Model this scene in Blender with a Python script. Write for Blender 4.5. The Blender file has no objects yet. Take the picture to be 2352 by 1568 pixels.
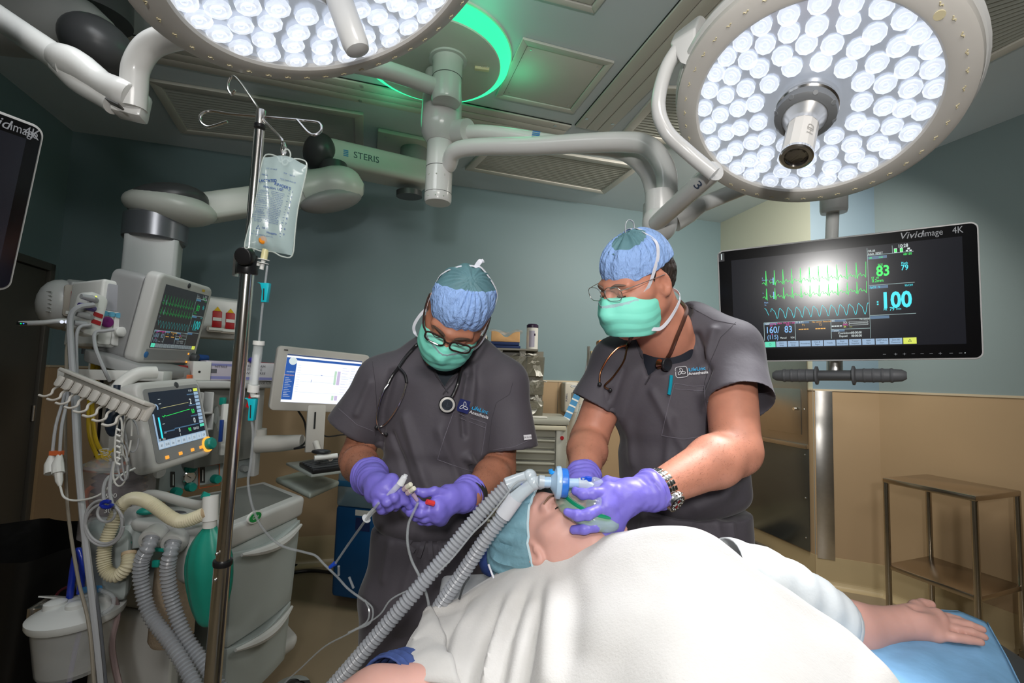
import bpy, bmesh, math, random
import numpy as np
from mathutils import Vector, Matrix, noise
random.seed(7)
S = bpy.context.scene
COL = S.collection
pi = math.pi
# ---------------------------------------------------------------- camera
F_PX, PITCH, ROLL, CAM_H = 1100.0, math.radians(4.26), math.radians(1.8), 1.48
_u0 = Vector((0, -math.sin(PITCH), math.cos(PITCH)))
CF = Vector((0, math.cos(PITCH), math.sin(PITCH)))
CR = math.cos(ROLL)*Vector((1, 0, 0)) + math.sin(ROLL)*_u0
CU = -math.sin(ROLL)*Vector((1, 0, 0)) + math.cos(ROLL)*_u0
CO = Vector((0, 0, CAM_H))
cam = bpy.data.cameras.new('camera'); cam_ob = bpy.data.objects.new('camera', cam); COL.objects.link(cam_ob)
cam.sensor_width = 36.0; cam.lens = 36.0*F_PX/2352.0; cam.clip_start = 0.02; cam.clip_end = 50
cam_ob.matrix_world = Matrix(((CR.x, CU.x, -CF.x, CO.x), (CR.y, CU.y, -CF.y, CO.y), (CR.z, CU.z, -CF.z, CO.z), (0, 0, 0, 1)))
S.camera = cam_ob
# ---------------------------------------------------------------- world, large lights, exposure
w = bpy.data.worlds.new('world'); S.world = w; w.use_nodes = True
bg = w.node_tree.nodes['Background']; bg.inputs[0].default_value = (0.6, 0.65, 0.7, 1); bg.inputs[1].default_value = 0.05
S.view_settings.view_transform = 'Standard'; S.view_settings.look = 'None'
S.view_settings.exposure = 0.0; S.view_settings.gamma = 1.0; S.view_settings.use_curve_mapping = False
def area_light(name, loc, target, size, power, color=(1, 1, 1), spread=180, sy=None):
    l = bpy.data.lights.new(name, 'AREA'); l.energy = power; l.color = color; l.size = size
    l.shape = 'RECTANGLE' if sy else 'SQUARE'
    if sy: l.size_y = sy
    l.spread = math.radians(spread)
    o = bpy.data.objects.new(name, l); COL.objects.link(o); o.location = loc
    o.rotation_euler = (Vector(target)-Vector(loc)).to_track_quat('-Z', 'Y').to_euler()
    return o
# added fill lights just under the ceiling, out of view, belonging to no fixture
area_light('added_fill_light', (0.3, -0.9, 3.05), (0.35, 1.6, 1.0), 1.2, 30, (1.0, 0.96, 0.92), 150, 0.6)
area_light('added_fill_light', (1.75, 2.75, 3.08), (1.3, 4.3, 1.3), 1.0, 75, (1.0, 0.95, 0.86), 150, 0.6)  # added behind the right lamp to brighten the back wall
area_light('added_fill_light', (-1.0, 1.0, 3.05), (-1.0, 2.2, 1.0), 0.8, 7, (0.95, 0.98, 1.0), 120, 0.5)
# the photographer's domed strobe beside and above the camera; it mirrors in the right monitor
_l = bpy.data.lights.new('domed_strobe', 'SPOT'); _l.energy = 95; _l.spot_size = math.radians(140); _l.spot_blend = 1.0; _l.color = (1.0, .98, .95); _l.shadow_soft_size = .08
_o = bpy.data.objects.new('domed_strobe', _l); COL.objects.link(_o); _o.location = (-.02, -.72, 1.87)
_o.rotation_euler = Vector((.95, 2.6, .15)).to_track_quat('-Z', 'Y').to_euler()


def P(px, py, d):
    "point seen at pixel (px,py) of the 2352x1568 frame, d metres along the view axis"
    return CO + CF*d + CR*((px-1176.0)*d/F_PX) + CU*((784.0-py)*d/F_PX)
def PZ(px, py, z):
    r = CF + CR*((px-1176.0)/F_PX) + CU*((784.0-py)/F_PX)
    return CO + r*((z-CAM_H)/r.z)
def PL(px, py, o, n):
    r = CF + CR*((px-1176.0)/F_PX) + CU*((784.0-py)/F_PX)
    return CO + r*((Vector(o)-CO).dot(n)/r.dot(n))
def V(*a): return Vector(a)
# ---------------------------------------------------------------- materials
MATS = {}
def mat(name, color=(.8, .8, .8), rough=.5, metal=0., var=.06, vscale=8., bump=0., bscale=60., spec=.5, emis=None, estr=0.,
        trans=0., ior=1.45, alpha=1., sss=0., sheen=0., stretch=(1, 1, 1), aniso=0., coat=0., detail=2., bdist=.002):
    if name in MATS: return MATS[name]
    m = bpy.data.materials.new(name); m.use_nodes = True; nt = m.node_tree; N = nt.nodes; L = nt.links
    b = N['Principled BSDF']
    tc = N.new('ShaderNodeTexCoord'); mp = N.new('ShaderNodeMapping'); mp.inputs['Scale'].default_value = stretch
    L.new(tc.outputs['Object'], mp.inputs['Vector'])
    no = N.new('ShaderNodeTexNoise'); no.inputs['Scale'].default_value = vscale; no.inputs['Detail'].default_value = detail
    L.new(mp.outputs[0], no.inputs['Vector'])
    mx = N.new('ShaderNodeMix'); mx.data_type = 'RGBA'
    c = Vector(color[:3])
    mx.inputs['A'].default_value = (*[max(0, v*(1-var)) for v in c], 1); mx.inputs['B'].default_value = (*[min(1, v*(1+var)) for v in c], 1)
    L.new(no.outputs['Fac'], mx.inputs['Factor']); L.new(mx.outputs['Result'], b.inputs['Base Color'])
    b.inputs['Roughness'].default_value = rough; b.inputs['Metallic'].default_value = metal
    b.inputs['Specular IOR Level'].default_value = spec; b.inputs['IOR'].default_value = ior
    b.inputs['Transmission Weight'].default_value = trans; b.inputs['Alpha'].default_value = alpha
    if sss: b.inputs['Subsurface Weight'].default_value = sss; b.inputs['Subsurface Radius'].default_value = (.02, .008, .004); b.inputs['Subsurface Scale'].default_value = .35
    if sheen: b.inputs['Sheen Weight'].default_value = sheen; b.inputs['Sheen Roughness'].default_value = .4
    if aniso: b.inputs['Anisotropic'].default_value = aniso
    if coat: b.inputs['Coat Weight'].default_value = coat; b.inputs['Coat Roughness'].default_value = .08
    if emis: b.inputs['Emission Color'].default_value = (*emis, 1); b.inputs['Emission Strength'].default_value = estr
    if bump:
        n2 = N.new('ShaderNodeTexNoise'); n2.inputs['Scale'].default_value = bscale; n2.inputs['Detail'].default_value = 3
        L.new(mp.outputs[0], n2.inputs['Vector'])
        bp = N.new('ShaderNodeBump'); bp.inputs['Strength'].default_value = bump; bp.inputs['Distance'].default_value = bdist
        L.new(n2.outputs['Fac'], bp.inputs['Height']); L.new(bp.outputs[0], b.inputs['Normal'])
    MATS[name] = m; return m
def emit(name, color, s=1.):
    if name in MATS: return MATS[name]
    m = bpy.data.materials.new(name); m.use_nodes = True; nt = m.node_tree
    b = nt.nodes['Principled BSDF']; b.inputs['Base Color'].default_value = (0.01, 0.01, 0.01, 1)
    b.inputs['Emission Color'].default_value = (*color, 1); b.inputs['Emission Strength'].default_value = s
    b.inputs['Roughness'].default_value = .4
    MATS[name] = m; return m
def hexc(h):
    h = h.lstrip('#'); v = [int(h[i:i+2], 16)/255 for i in (0, 2, 4)]
    return tuple(x/12.92 if x <= .04045 else ((x+.055)/1.055)**2.4 for x in v)
# ---------------------------------------------------------------- geometry helpers
def frame(o, x, y):
    o = Vector(o); x = Vector(x).normalized(); z = x.cross(Vector(y)).normalized(); y = z.cross(x)
    return Matrix(((x.x, y.x, z.x, o.x), (x.y, y.y, z.y, o.y), (x.z, y.z, z.z, o.z), (0, 0, 0, 1)))
def zframe(o, z, xh=(1, 0, 0)):
    z = Vector(z).normalized(); xh = Vector(xh)
    if abs(z.dot(xh.normalized())) > .98: xh = Vector((0, 1, 0))
    y = z.cross(xh).normalized(); x = y.cross(z)
    o = Vector(o)
    return Matrix(((x.x, y.x, z.x, o.x), (x.y, y.y, z.y, o.y), (x.z, y.z, z.z, o.z), (0, 0, 0, 1)))
def T(x=0, y=0, z=0): return Matrix.Translation((x, y, z))
def Rm(a, ax): return Matrix.Rotation(a, 4, ax)
ROOTM = {}
def thing(name, label, cat, loc=(0, 0, 0), group=None, M=None, kind=None):
    o = bpy.data.objects.new(name, None); COL.objects.link(o); o.empty_display_size = .05
    M = M if M is not None else Matrix.Translation(Vector(loc))
    o.matrix_world = M; ROOTM[o] = M.copy()
    if label: o['label'] = label
    if cat: o['category'] = cat
    if group: o['group'] = group
    if kind: o['kind'] = kind
    return o
def tag(o, label, cat, group=None, kind=None):
    o['label'] = label; o['category'] = cat
    if group: o['group'] = group
    if kind: o['kind'] = kind
    return o
def spline(pts, n=8, closed=False):
    P_ = [Vector(p) for p in pts]; out = []; m = len(P_)
    rng = range(m if closed else m-1)
    for i in rng:
        if closed: a, b, c, d = P_[(i-1) % m], P_[i], P_[(i+1) % m], P_[(i+2) % m]
        else: b, c = P_[i], P_[i+1]; a = P_[i-1] if i > 0 else b*2-c; d = P_[i+2] if i+2 < m else c*2-b
        for k in range(n):
            t = k/n
            out.append(.5*((2*b)+(c-a)*t+(2*a-5*b+4*c-d)*t*t+(3*b-a-3*c+d)*t**3))
    if not closed: out.append(P_[-1].copy())
    return out
def resample(pts, step):
    pts = [Vector(p) for p in pts]; L_ = [0]
    for a, b in zip(pts, pts[1:]): L_.append(L_[-1]+(b-a).length)
    n = max(2, int(L_[-1]/step)); out = []; j = 0
    for i in range(n+1):
        s = L_[-1]*i/n
        while j < len(pts)-2 and L_[j+1] < s: j += 1
        seg = L_[j+1]-L_[j]; t = (s-L_[j])/seg if seg > 1e-9 else 0
        out.append(pts[j].lerp(pts[j+1], min(1, max(0, t))))
    return out
class MB:
    def __init__(s): s.v = []; s.f = []
    def add(s, vs, fs, M=None):
        o = len(s.v)
        s.v += [(M @ Vector(v)) if M is not None else Vector(v) for v in vs]
        s.f += [[i+o for i in f] for f in fs]; return s
    def box(s, c, size, M=None):
        x, y, z = size[0]/2, size[1]/2, size[2]/2; c = Vector(c)
        vs = [c+Vector((a*x, b*y, d*z)) for a in (-1, 1) for b in (-1, 1) for d in (-1, 1)]
        return s.add(vs, [(0, 1, 3, 2), (4, 6, 7, 5), (0, 4, 5, 1), (2, 3, 7, 6), (0, 2, 6, 4), (1, 5, 7, 3)], M)
    def hexa(s, a, b):
        "a,b: two lists of 4 corners (bottom, top)"
        vs = list(a)+list(b)
        return s.add(vs, [(3, 2, 1, 0), (4, 5, 6, 7), (0, 1, 5, 4), (1, 2, 6, 5), (2, 3, 7, 6), (3, 0, 4, 7)])
    def tube(s, pts, r, n=10, closed=False, caps=True, M=None):
        pts = [Vector(p) for p in pts]; m = len(pts)
        if m < 2: return s
        rs = r if isinstance(r, (list, tuple)) else [r]*m
        rings = []; tprev = None; nrm = None
        for i in range(m):
            if closed: t = pts[(i+1) % m]-pts[i-1]
            else: t = pts[min(i+1, m-1)]-pts[max(i-1, 0)]
            if t.length < 1e-9: t = tprev or Vector((0, 0, 1))
            t = t.normalized()
            if nrm is None: nrm = t.orthogonal().normalized()
            else: nrm = (nrm - t*nrm.dot(t)); nrm = nrm.normalized() if nrm.length > 1e-6 else t.orthogonal().normalized()
            bn = t.cross(nrm); tprev = t
            rings.append([pts[i]+(nrm*math.cos(2*pi*k/n)+bn*math.sin(2*pi*k/n))*rs[i] for k in range(n)])
        vs = [v for R_ in rings for v in R_]; fs = []
        for i in range(m if closed else m-1):
            j = (i+1) % m
            for k in range(n): fs.append((i*n+k, i*n+(k+1) % n, j*n+(k+1) % n, j*n+k))
        if caps and not closed: fs.append(tuple(range(n-1, -1, -1))); fs.append(tuple((m-1)*n+k for k in range(n)))
        return s.add(vs, fs, M)
    def ribbon(s, pts, wdir, width, th=.0006, M=None):
        "flat strip along pts; wdir = width direction(s)"
        pts = [Vector(p) for p in pts]; vs = []; m = len(pts)
        for i, p in enumerate(pts):
            wd = Vector(wdir[i] if isinstance(wdir, list) else wdir)
            t = (pts[min(i+1, m-1)]-pts[max(i-1, 0)]).normalized(); wd = (wd-t*wd.dot(t)).normalized(); nn = t.cross(wd)
            for a, b in ((-1, -1), (1, -1), (1, 1), (-1, 1)): vs.append(p+wd*a*width/2+nn*b*th/2)
        fs = [(0, 1, 2, 3), tuple((m-1)*4+k for k in (3, 2, 1, 0))]
        for i in range(m-1):
            for k in range(4): fs.append((i*4+k, (i+1)*4+k, (i+1)*4+(k+1) % 4, i*4+(k+1) % 4))
        return s.add(vs, fs, M)
    def lathe(s, prof, M=None, n=24, a0=0., a1=2*pi):
        full = abs(a1-a0-2*pi) < 1e-6; nn = n if full else n+1; vs = []
        for r, z in prof:
            for k in range(nn):
                a = a0+(a1-a0)*k/n; vs.append((r*math.cos(a), r*math.sin(a), z))
        fs = []
        for i in range(len(prof)-1):
            for k in range(n):
                k2 = (k+1) % nn; fs.append((i*nn+k, i*nn+k2, (i+1)*nn+k2, (i+1)*nn+k))
        if full:
            if prof[0][0] > 1e-6: fs.append(tuple(range(nn-1, -1, -1)))
            if prof[-1][0] > 1e-6: fs.append(tuple((len(prof)-1)*nn+k for k in range(nn)))
        return s.add(vs, fs, M)
    def cyl(s, a, b, r, n=20, r2=None):
        a = Vector(a); b = Vector(b); M = zframe(a, b-a); return s.lathe([(r, 0), (r2 if r2 is not None else r, (b-a).length)], M, n)
    def prism(s, poly, z0, z1, M=None):
        n = len(poly)
        vs = [(p[0], p[1], z0) for p in poly]+[(p[0], p[1], z1) for p in poly]
        fs = [tuple(range(n-1, -1, -1)), tuple(range(n, 2*n))]+[(i, (i+1) % n, n+(i+1) % n, n+i) for i in range(n)]
        return s.add(vs, fs, M)
    def sphere(s, c, r, M=None, nu=16, nv=10):
        r = Vector(r) if not isinstance(r, (int, float)) else Vector((r, r, r)); c = Vector(c); vs = []; fs = []
        for j in range(1, nv):
            for i in range(nu):
                a, b = 2*pi*i/nu, pi*j/nv
                vs.append(c+Vector((r.x*math.sin(b)*math.cos(a), r.y*math.sin(b)*math.sin(a), r.z*math.cos(b))))
        for j in range(nv-2):
            for i in range(nu): fs.append((j*nu+i, (j+1)*nu+i, (j+1)*nu+(i+1) % nu, j*nu+(i+1) % nu))
        t = len(vs); vs += [c+Vector((0, 0, r.z)), c-Vector((0, 0, r.z))]
        for i in range(nu): fs.append((t, i, (i+1) % nu)); fs.append((t+1, (nv-2)*nu+(i+1) % nu, (nv-2)*nu+i))
        return s.add(vs, fs, M)
    def grid(s, fn, nu, nv, cu=False):
        vs = [fn(i/(nu if cu else nu-1), j/(nv-1)) for j in range(nv) for i in range(nu)]; fs = []
        for j in range(nv-1):
            for i in range(nu if cu else nu-1): fs.append((j*nu+i, j*nu+(i+1) % nu, (j+1)*nu+(i+1) % nu, (j+1)*nu+i))
        return s.add(vs, fs)
    def build(s, name, m, parent=None, bevel=0, segs=2, smooth=True, angle=35, sub=0, solid=0, local=False, kind=None, label=None):
        me = bpy.data.meshes.new(name)
        vs = s.v
        if parent is not None and not local:
            Mi = ROOTM[parent].inverted(); vs = [Mi @ v for v in vs]
        me.from_pydata([tuple(v) for v in vs], [], [tuple(f) for f in s.f])
        if bevel or sub or True:
            bm = bmesh.new(); bm.from_mesh(me)
            bmesh.ops.recalc_face_normals(bm, faces=bm.faces)
            if bevel:
                ed = [e for e in bm.edges if len(e.link_faces) == 2 and e.calc_face_angle(0) > math.radians(32)]
                bmesh.ops.bevel(bm, geom=ed, offset=bevel, segments=segs, affect='EDGES', profile=.5, clamp_overlap=True)
            bm.to_mesh(me); bm.free()
        if smooth:
            me.polygons.foreach_set('use_smooth', [True]*len(me.polygons))
            try: me.set_sharp_from_angle(angle=math.radians(angle))
            except Exception: pass
        me.materials.append(m)
        o = bpy.data.objects.new(name, me); COL.objects.link(o)
        if parent is not None:
            o.parent = parent; ROOTM[o] = ROOTM[parent]
        else: ROOTM[o] = Matrix.Identity(4)
        if sub: md = o.modifiers.new('sub', 'SUBSURF'); md.levels = sub; md.render_levels = sub
        if solid: md = o.modifiers.new('solid', 'SOLIDIFY'); md.thickness = solid; md.offset = 0
        if kind: o['kind'] = kind
        if label: o['label'] = label
        return o
def rrect(w, h, r, n=5, cx=0, cy=0):
    out = []
    for sx, sy, a in ((1, 1, 0), (-1, 1, pi/2), (-1, -1, pi), (1, -1, 3*pi/2)):
        for k in range(n+1):
            t = a+pi/2*k/n; out.append((cx+sx*(w/2-r)+r*math.cos(t), cy+sy*(h/2-r)+r*math.sin(t)))
    return out
def copy_tree(o, parent=None):
    c = o.copy(); COL.objects.link(c); c.parent = parent
    if parent is None: ROOTM[c] = ROOTM.get(o, Matrix.Identity(4)).copy()
    for ch in [x for x in o.children]: copy_tree(ch, c)
    return c
_tc = {}
def text(mb, s, size, M, align='CENTER', bold=0., shear=0., ext=0.):
    key = (s, align, bold, shear)
    if key not in _tc:
        cu = bpy.data.curves.new('t', 'FONT'); cu.body = s; cu.size = 1; cu.align_x = align; cu.align_y = 'CENTER'; cu.offset = bold*.5; cu.shear = shear
        cu.resolution_u = 3
        ob = bpy.data.objects.new('t', cu); me = ob.to_mesh()
        _tc[key] = ([Vector(v.co) for v in me.vertices], [tuple(p.vertices) for p in me.polygons])
        ob.to_mesh_clear(); bpy.data.objects.remove(ob); bpy.data.curves.remove(cu)
    vs, fs = _tc[key]
    mb.add([(v.x*size, v.y*size, ext) for v in vs], fs, M); return mb
def quad(mb, x0, y0, x1, y1, z, M=None):
    return mb.add([(x0, y0, z), (x1, y0, z), (x1, y1, z), (x0, y1, z)], [(0, 1, 2, 3)], M)
def corrug(pts, r, amp, pitch, sub=6):
    p = resample(spline(pts, 10), pitch/sub)
    return p, [r+amp*math.cos(2*pi*i/sub) for i in range(len(p))]
# shared materials
white_pl = mat('white_plastic', hexc('#d9dad6'), .38, var=.03)
lamp_white = mat('lamp_enamel', hexc('#d6d6d4'), .25, var=.02, coat=.3)
grey_pl = mat('grey_plastic', hexc('#8f9090'), .45)
dark_pl = mat('dark_plastic', hexc('#3c3f42'), .45)
black_pl = mat('black_plastic', (.012, .012, .013), .35)
rubber = mat('black_rubber', (.02, .02, .02), .6)
steel = mat('brushed_steel', (.62, .6, .57), .3, 1., var=.1, vscale=30)
chrome = mat('polished_chrome', (.78, .76, .73), .2, 1., var=.04)
clear_pl = mat('clear_plastic', (.9, .95, .95), .12, trans=.85, ior=1.25, var=.02)
teal_pl = mat('teal_plastic', hexc('#0f8a7c'), .4)
# ================================================================ the room
CEIL = 3.13
BR = V(2.107, 4.82, 0); C1 = V(2.346, 3.73, 0); C2 = V(2.73, 3.56, 0)
TH = math.radians(16)
RX = V(math.cos(TH), math.sin(TH), 0); RY = V(-math.sin(TH), math.cos(TH), 0)
BL = BR - RX*5.5                       # back left corner
WR_DIR = V(.24, -.78, 0).normalized()
FR = C2 + WR_DIR*6.2
FL = BL - RY*6.6
WAIN = 1.45; BASE = .215
blue_wall = mat('blue_wall_paint', hexc('#6f8489'), .55, var=.03, vscale=1.5, bump=.08, bscale=300)
cream_wall = mat('cream_wall_paint', hexc('#b3b6a5'), .55, var=.03, vscale=1.5, bump=.08, bscale=300)
slate_wall = mat('slate_wall_paint', hexc('#6c8290'), .55, var=.03, vscale=1.5, bump=.08, bscale=300)
tan_wain = mat('tan_wall_sheet', hexc('#a68e70'), .38, var=.04, vscale=2.)
tan_cove = mat('cream_cove_base', hexc('#b5a380'), .35, var=.04)
floor_m = mat('tan_vinyl_floor', hexc('#8a7c66'), .28, var=.12, vscale=3, detail=6)
ceil_m = mat('ceiling_paint', hexc('#d2dde4'), .6, var=.03, vscale=2)
panel_m = mat('ceiling_panel_paint', hexc('#d0d0c8'), .5, var=.03)
frame_m = mat('fixture_frame_paint', hexc('#d6d2c9'), .45, var=.03)
trim_m = mat('wall_trim_plastic', hexc('#b9ab93'), .4)
def struct(o, label=None):
    o['kind'] = 'structure'
    if label: o['label'] = label
    return o
def wall_piece(mb, a, b, z0, z1, n, th):
    a = Vector(a); b = Vector(b); n = Vector(n)*th
    mb.hexa([a+V(0, 0, z0), b+V(0, 0, z0), b+V(0, 0, z0)+n, a+V(0, 0, z0)+n], [a+V(0, 0, z1), b+V(0, 0, z1), b+V(0, 0, z1)+n, a+V(0, 0, z1)+n])
def wall(name, a, b, m, label, seams=(), outline=None):
    a = Vector(a); b = Vector(b); d = (b-a).normalized()
    n = V(-d.y, d.x, 0)
    mid = V(.3, 1.5, 0)
    if n.dot(mid-a) > 0: n = -n        # n points out of the room
    mb = MB(); wall_piece(mb, a, b, 0, CEIL, n, .1); o = struct(mb.build(name, m, smooth=False), label)
    inn = -n
    # wainscot sheets, each a part
    cuts = [0]+[s for s in seams]+[(b-a).length]
    for i in range(len(cuts)-1):
        p0 = a+d*(cuts[i]+.002); p1 = a+d*(cuts[i+1]-.002)
        mb = MB(); wall_piece(mb, p0, p1, BASE-.005, WAIN, inn, .006); mb.build('wainscot_panel', tan_wain, o, smooth=False)
    mb = MB(); wall_piece(mb, a, b, WAIN, WAIN+.014, inn, .011); mb.build('cap_trim', trim_m, o, smooth=False)
    nm = name.replace('wall', 'baseboard')
    mb = MB()
    for k in range(7):                 # coved foot of the sheet floor
        t0, t1 = k/7, (k+1)/7
        r = .05
        def q(t):
            an = t*pi/2; return (r*(1-math.sin(an)), r*(1-math.cos(an)))
        x0, z0 = q(t0); x1, z1 = q(t1)
        vs = [a+inn*(x0+.009)+V(0, 0, z0), b+inn*(x0+.009)+V(0, 0, z0), b+inn*(x1+.009)+V(0, 0, z1), a+inn*(x1+.009)+V(0, 0, z1)]
        mb.add(vs, [(0, 1, 2, 3)])
    wall_piece(mb, a+inn*.0, b+inn*.0, .05, BASE, inn, .009)
    struct(mb.build(nm, tan_cove, smooth=True), None)
    return o, inn
poly = [BL, BR, C1, C2, FR, FL]
mb = MB(); mb.prism([(p.x*1.03, p.y*1.03) for p in poly], -.08, 0); struct(mb.build('floor', floor_m, smooth=False), 'tan sheet vinyl floor of the operating room')
mb = MB(); mb.prism([(p.x*1.03, p.y*1.03) for p in poly], CEIL, CEIL+.08); ceiling = struct(mb.build('ceiling', ceil_m, smooth=False), 'grey painted operating room ceiling')
wb, wb_in = wall('wall_back', BL, BR, blue_wall, 'back wall, grey blue above tan wainscot', (1.3, 2.5, 3.75, 4.9))
wr, wr_in = wall('wall_right_rear', BR, C1, cream_wall, 'cream rear part of the right wall with a steel panel', ())
wc, wc_in = wall('wall_right_corner', C1, C2, slate_wall, 'narrow slate blue wall section with a steel corner guard', ())
wf, wf_in = wall('wall_right', C2, FR, mat('grey_green_wall_paint', hexc('#7c8a8c'), .55, var=.03, vscale=1.5, bump=.08, bscale=300), 'long right wall above the steel table', (1.2, 2.4, 3.6))
wl, wl_in = wall('wall_left', BL, FL, blue_wall, 'dark left wall with a steel door frame', (1.2, 2.4))
wk, wk_in = wall('wall_front', FL, FR, blue_wall, 'wall behind the photographer', ())
# steel panel set in the rear right wall, a pass-through hood with a dark lower half
dk = mat('dark_steel_panel', (.16, .18, .19), .22, .9, var=.2, vscale=3)
stl = mat('satin_steel_panel', (.50, .45, .39), .32, 1., var=.15, vscale=4)
d1 = (C1-BR).normalized(); Lw = (C1-BR).length
t = thing('wall_cabinet', 'tall stainless steel panel set in the wall behind the right clinician', 'cabinet', BR+d1*.5)
a, b = BR+d1*.25+wr_in*.012, BR+d1*(Lw-.03)+wr_in*.012
mb = MB(); wall_piece(mb, a, b, 1.02, 1.86, wr_in, .012); mb.build('upper_panel', stl, t, bevel=.003)
mb = MB(); wall_piece(mb, a, b, BASE+.01, 1.0, wr_in, .008); mb.build('lower_panel', dk, t, bevel=.003)
mb = MB(); wall_piece(mb, a, b, .995, 1.03, wr_in, .03); mb.build('ledge', stl, t, bevel=.004)
mb = MB(); wall_piece(mb, a+d1*.42, a+d1*.78, 1.10, 1.46, wr_in, .02); dd = mb.build('door', stl, t, bevel=.003)
mb = MB(); c = a+d1*.74+wr_in*.03+V(0, 0, 1.30); mb.cyl(c, c+wr_in*.02, .012); mb.build('latch', chrome, dd)
for z in (.32, .62, .95, 1.3, 1.55):
    mb = MB(); c = b-d1*.03+wr_in*.012+V(0, 0, z); mb.sphere(c, .006, nu=8, nv=5); mb.build('screw', chrome, t)
# corner guard
d2 = (C2-C1).normalized()
mb = MB(); wall_piece(mb, C1+d2*.012+wc_in*.008, C1+d2*.125+wc_in*.008, BASE-.02, WAIN+.0, wc_in, .004)
tag(mb.build('corner_guard', steel, bevel=.001), 'vertical stainless steel corner guard on the angled wall section', 'wall guard')
# left wall: steel door frame and door slab
dl = (FL-BL).normalized()
t = thing('door_1', None, None, BL+dl*.3, kind='structure')
dgm = mat('grey_door_paint', hexc('#4b4842'), .45); dgf = mat('grey_frame_paint', hexc('#57544e'), .4, .3)
for s0, s1, nm in ((.12, .17, 'jamb'), (1.15, 1.20, 'jamb')):
    mb = MB(); wall_piece(mb, BL+dl*s0, BL+dl*s1, 0, 2.14, wl_in, .05); mb.build('door_frame', dgf, t, bevel=.004)
mb = MB(); wall_piece(mb, BL+dl*.12, BL+dl*1.2, 2.09, 2.14, wl_in, .05); mb.build('door_frame', dgf, t, bevel=.004)
mb = MB(); wall_piece(mb, BL+dl*.175, BL+dl*1.145, .01, 2.085, wl_in, .03); sl = mb.build('door_slab', dgm, t, bevel=.003)
for z in (.35, 1.1, 1.75):
    mb = MB(); c = BL+dl*.18+wl_in*.04; mb.cyl(c+V(0, 0, z), c+V(0, 0, z+.1), .008); mb.build('hinge', steel, t)
# ---------------------------------------------------------------- ceiling fixtures
def CP(px, py, dz=0): return PZ(px, py, CEIL+dz)
cz = V(0, 0, -1)
def border(a, b, c, d, w):
    "inset quad by w"
    out = []
    q = [a, b, c, d]
    for i in range(4):
        e1 = (q[(i+1) % 4]-q[i]).normalized(); e0 = (q[i-1]-q[i]).normalized(); sn = abs(e1.cross(e0).z)
        out.append(q[i]+(e1+e0)*w/max(.3, sn))
    return out
def ceil_frame(q, w, h, m, parent, name='frame'):
    i = border(*q, w); mb = MB()
    for k in range(4):
        a, b, c, d = q[k], q[(k+1) % 4], i[(k+1) % 4], i[k]
        mb.hexa([a, b, c, d], [p+cz*h for p in (a, b, c, d)])
    mb.build(name, m, parent, bevel=.002); return i
def squared(cx, w, d, th=TH):
    rx = V(math.cos(th), math.sin(th), 0); ry = V(-math.sin(th), math.cos(th), 0)
    return [cx-rx*w/2-ry*d/2, cx+rx*w/2-ry*d/2, cx+rx*w/2+ry*d/2, cx-rx*w/2+ry*d/2]
lens_m = mat('prismatic_lens', hexc('#a3a69e'), .25, var=.1, vscale=4, emis=(.8, .9, .85), estr=.01)
def troffer(label, q, n=16):
    c = sum(q, V(0, 0, 0))/4
    t = thing('ceiling_light', label, 'ceiling light', c)
    i = ceil_frame(q, .055, .02, frame_m, t)
    mb = MB()
    for k in range(n):                 # ribbed lens
        t0, t1, tm = k/n, (k+1)/n, (k+.5)/n
        for (u0, u1, h0, h1) in ((t0, tm, .004, .014), (tm, t1, .014, .004)):
            mb.add([i[0].lerp(i[3], u0)+cz*h0, i[1].lerp(i[2], u0)+cz*h0, i[1].lerp(i[2], u1)+cz*h1, i[0].lerp(i[3], u1)+cz*h1], [(0, 1, 2, 3)])
    mb.build('lens', lens_m, t, smooth=False)
    return t
troffer('large unlit ceiling light with ribbed lens, behind the drip pole hooks', [CP(415, 300, -.001), CP(835, 345, -.001), CP(835, 258, -.001), CP(340, 178, -.001)])
q = [CP(1072, 378), CP(1372, 440), CP(1455, 395), CP(1120, 338)]
troffer('ceiling light with ribbed lens above the space between the two clinicians', [CP(1068, 385, -.001), CP(1388, 441, -.001), CP(1475, 378, -.001), CP(1130, 322, -.001)])
troffer('ceiling light with ribbed lens partly behind the right surgical lamp', [CP(1424, 306, -.001), CP(1640, 345, -.001), CP(1800, 200, -.001), CP(1520, 195, -.001)])
troffer('darkened ceiling light in the top right corner of the room', [CP(2246, 148, -.001), CP(2420, 60, -.001), CP(2560, -140, -.001), CP(2150, -20, -.001)])
# access panel
q = [CP(1138, 219, -.001), CP(1317, 257, -.001), CP(1411, 139, -.001), CP(1201, 84, -.001)]
t = thing('ceiling_panel', 'square access panel in the ceiling beside the green light ring', 'ceiling panel', sum(q, V(0, 0, 0))/4)
i = ceil_frame(q, .035, .014, panel_m, t)
mb = MB(); i2 = border(*i, .004); mb.hexa(i2, [p+cz*.008 for p in i2]); mb.build('hatch', panel_m, t, bevel=.002)
for k in range(4):
    c = i2[k].lerp(i2[(k+2) % 4], .06)+cz*.008; mb = MB(); mb.cyl(c, c+cz*.002, .005, 8); mb.build('screw', steel, t)
q = [CP(1225, -12, -.001), CP(1365, 25, -.001), CP(1400, -20, -.001), CP(1260, -60, -.001)]
t = thing('ceiling_panel', 'ceiling panel cut off by the top edge of the picture', 'ceiling panel', sum(q, V(0, 0, 0))/4)
i = ceil_frame(q, .03, .014, panel_m, t); mb = MB(); i2 = border(*i, .004); mb.hexa(i2, [p+cz*.008 for p in i2]); mb.build('hatch', panel_m, t, bevel=.002)
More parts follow.
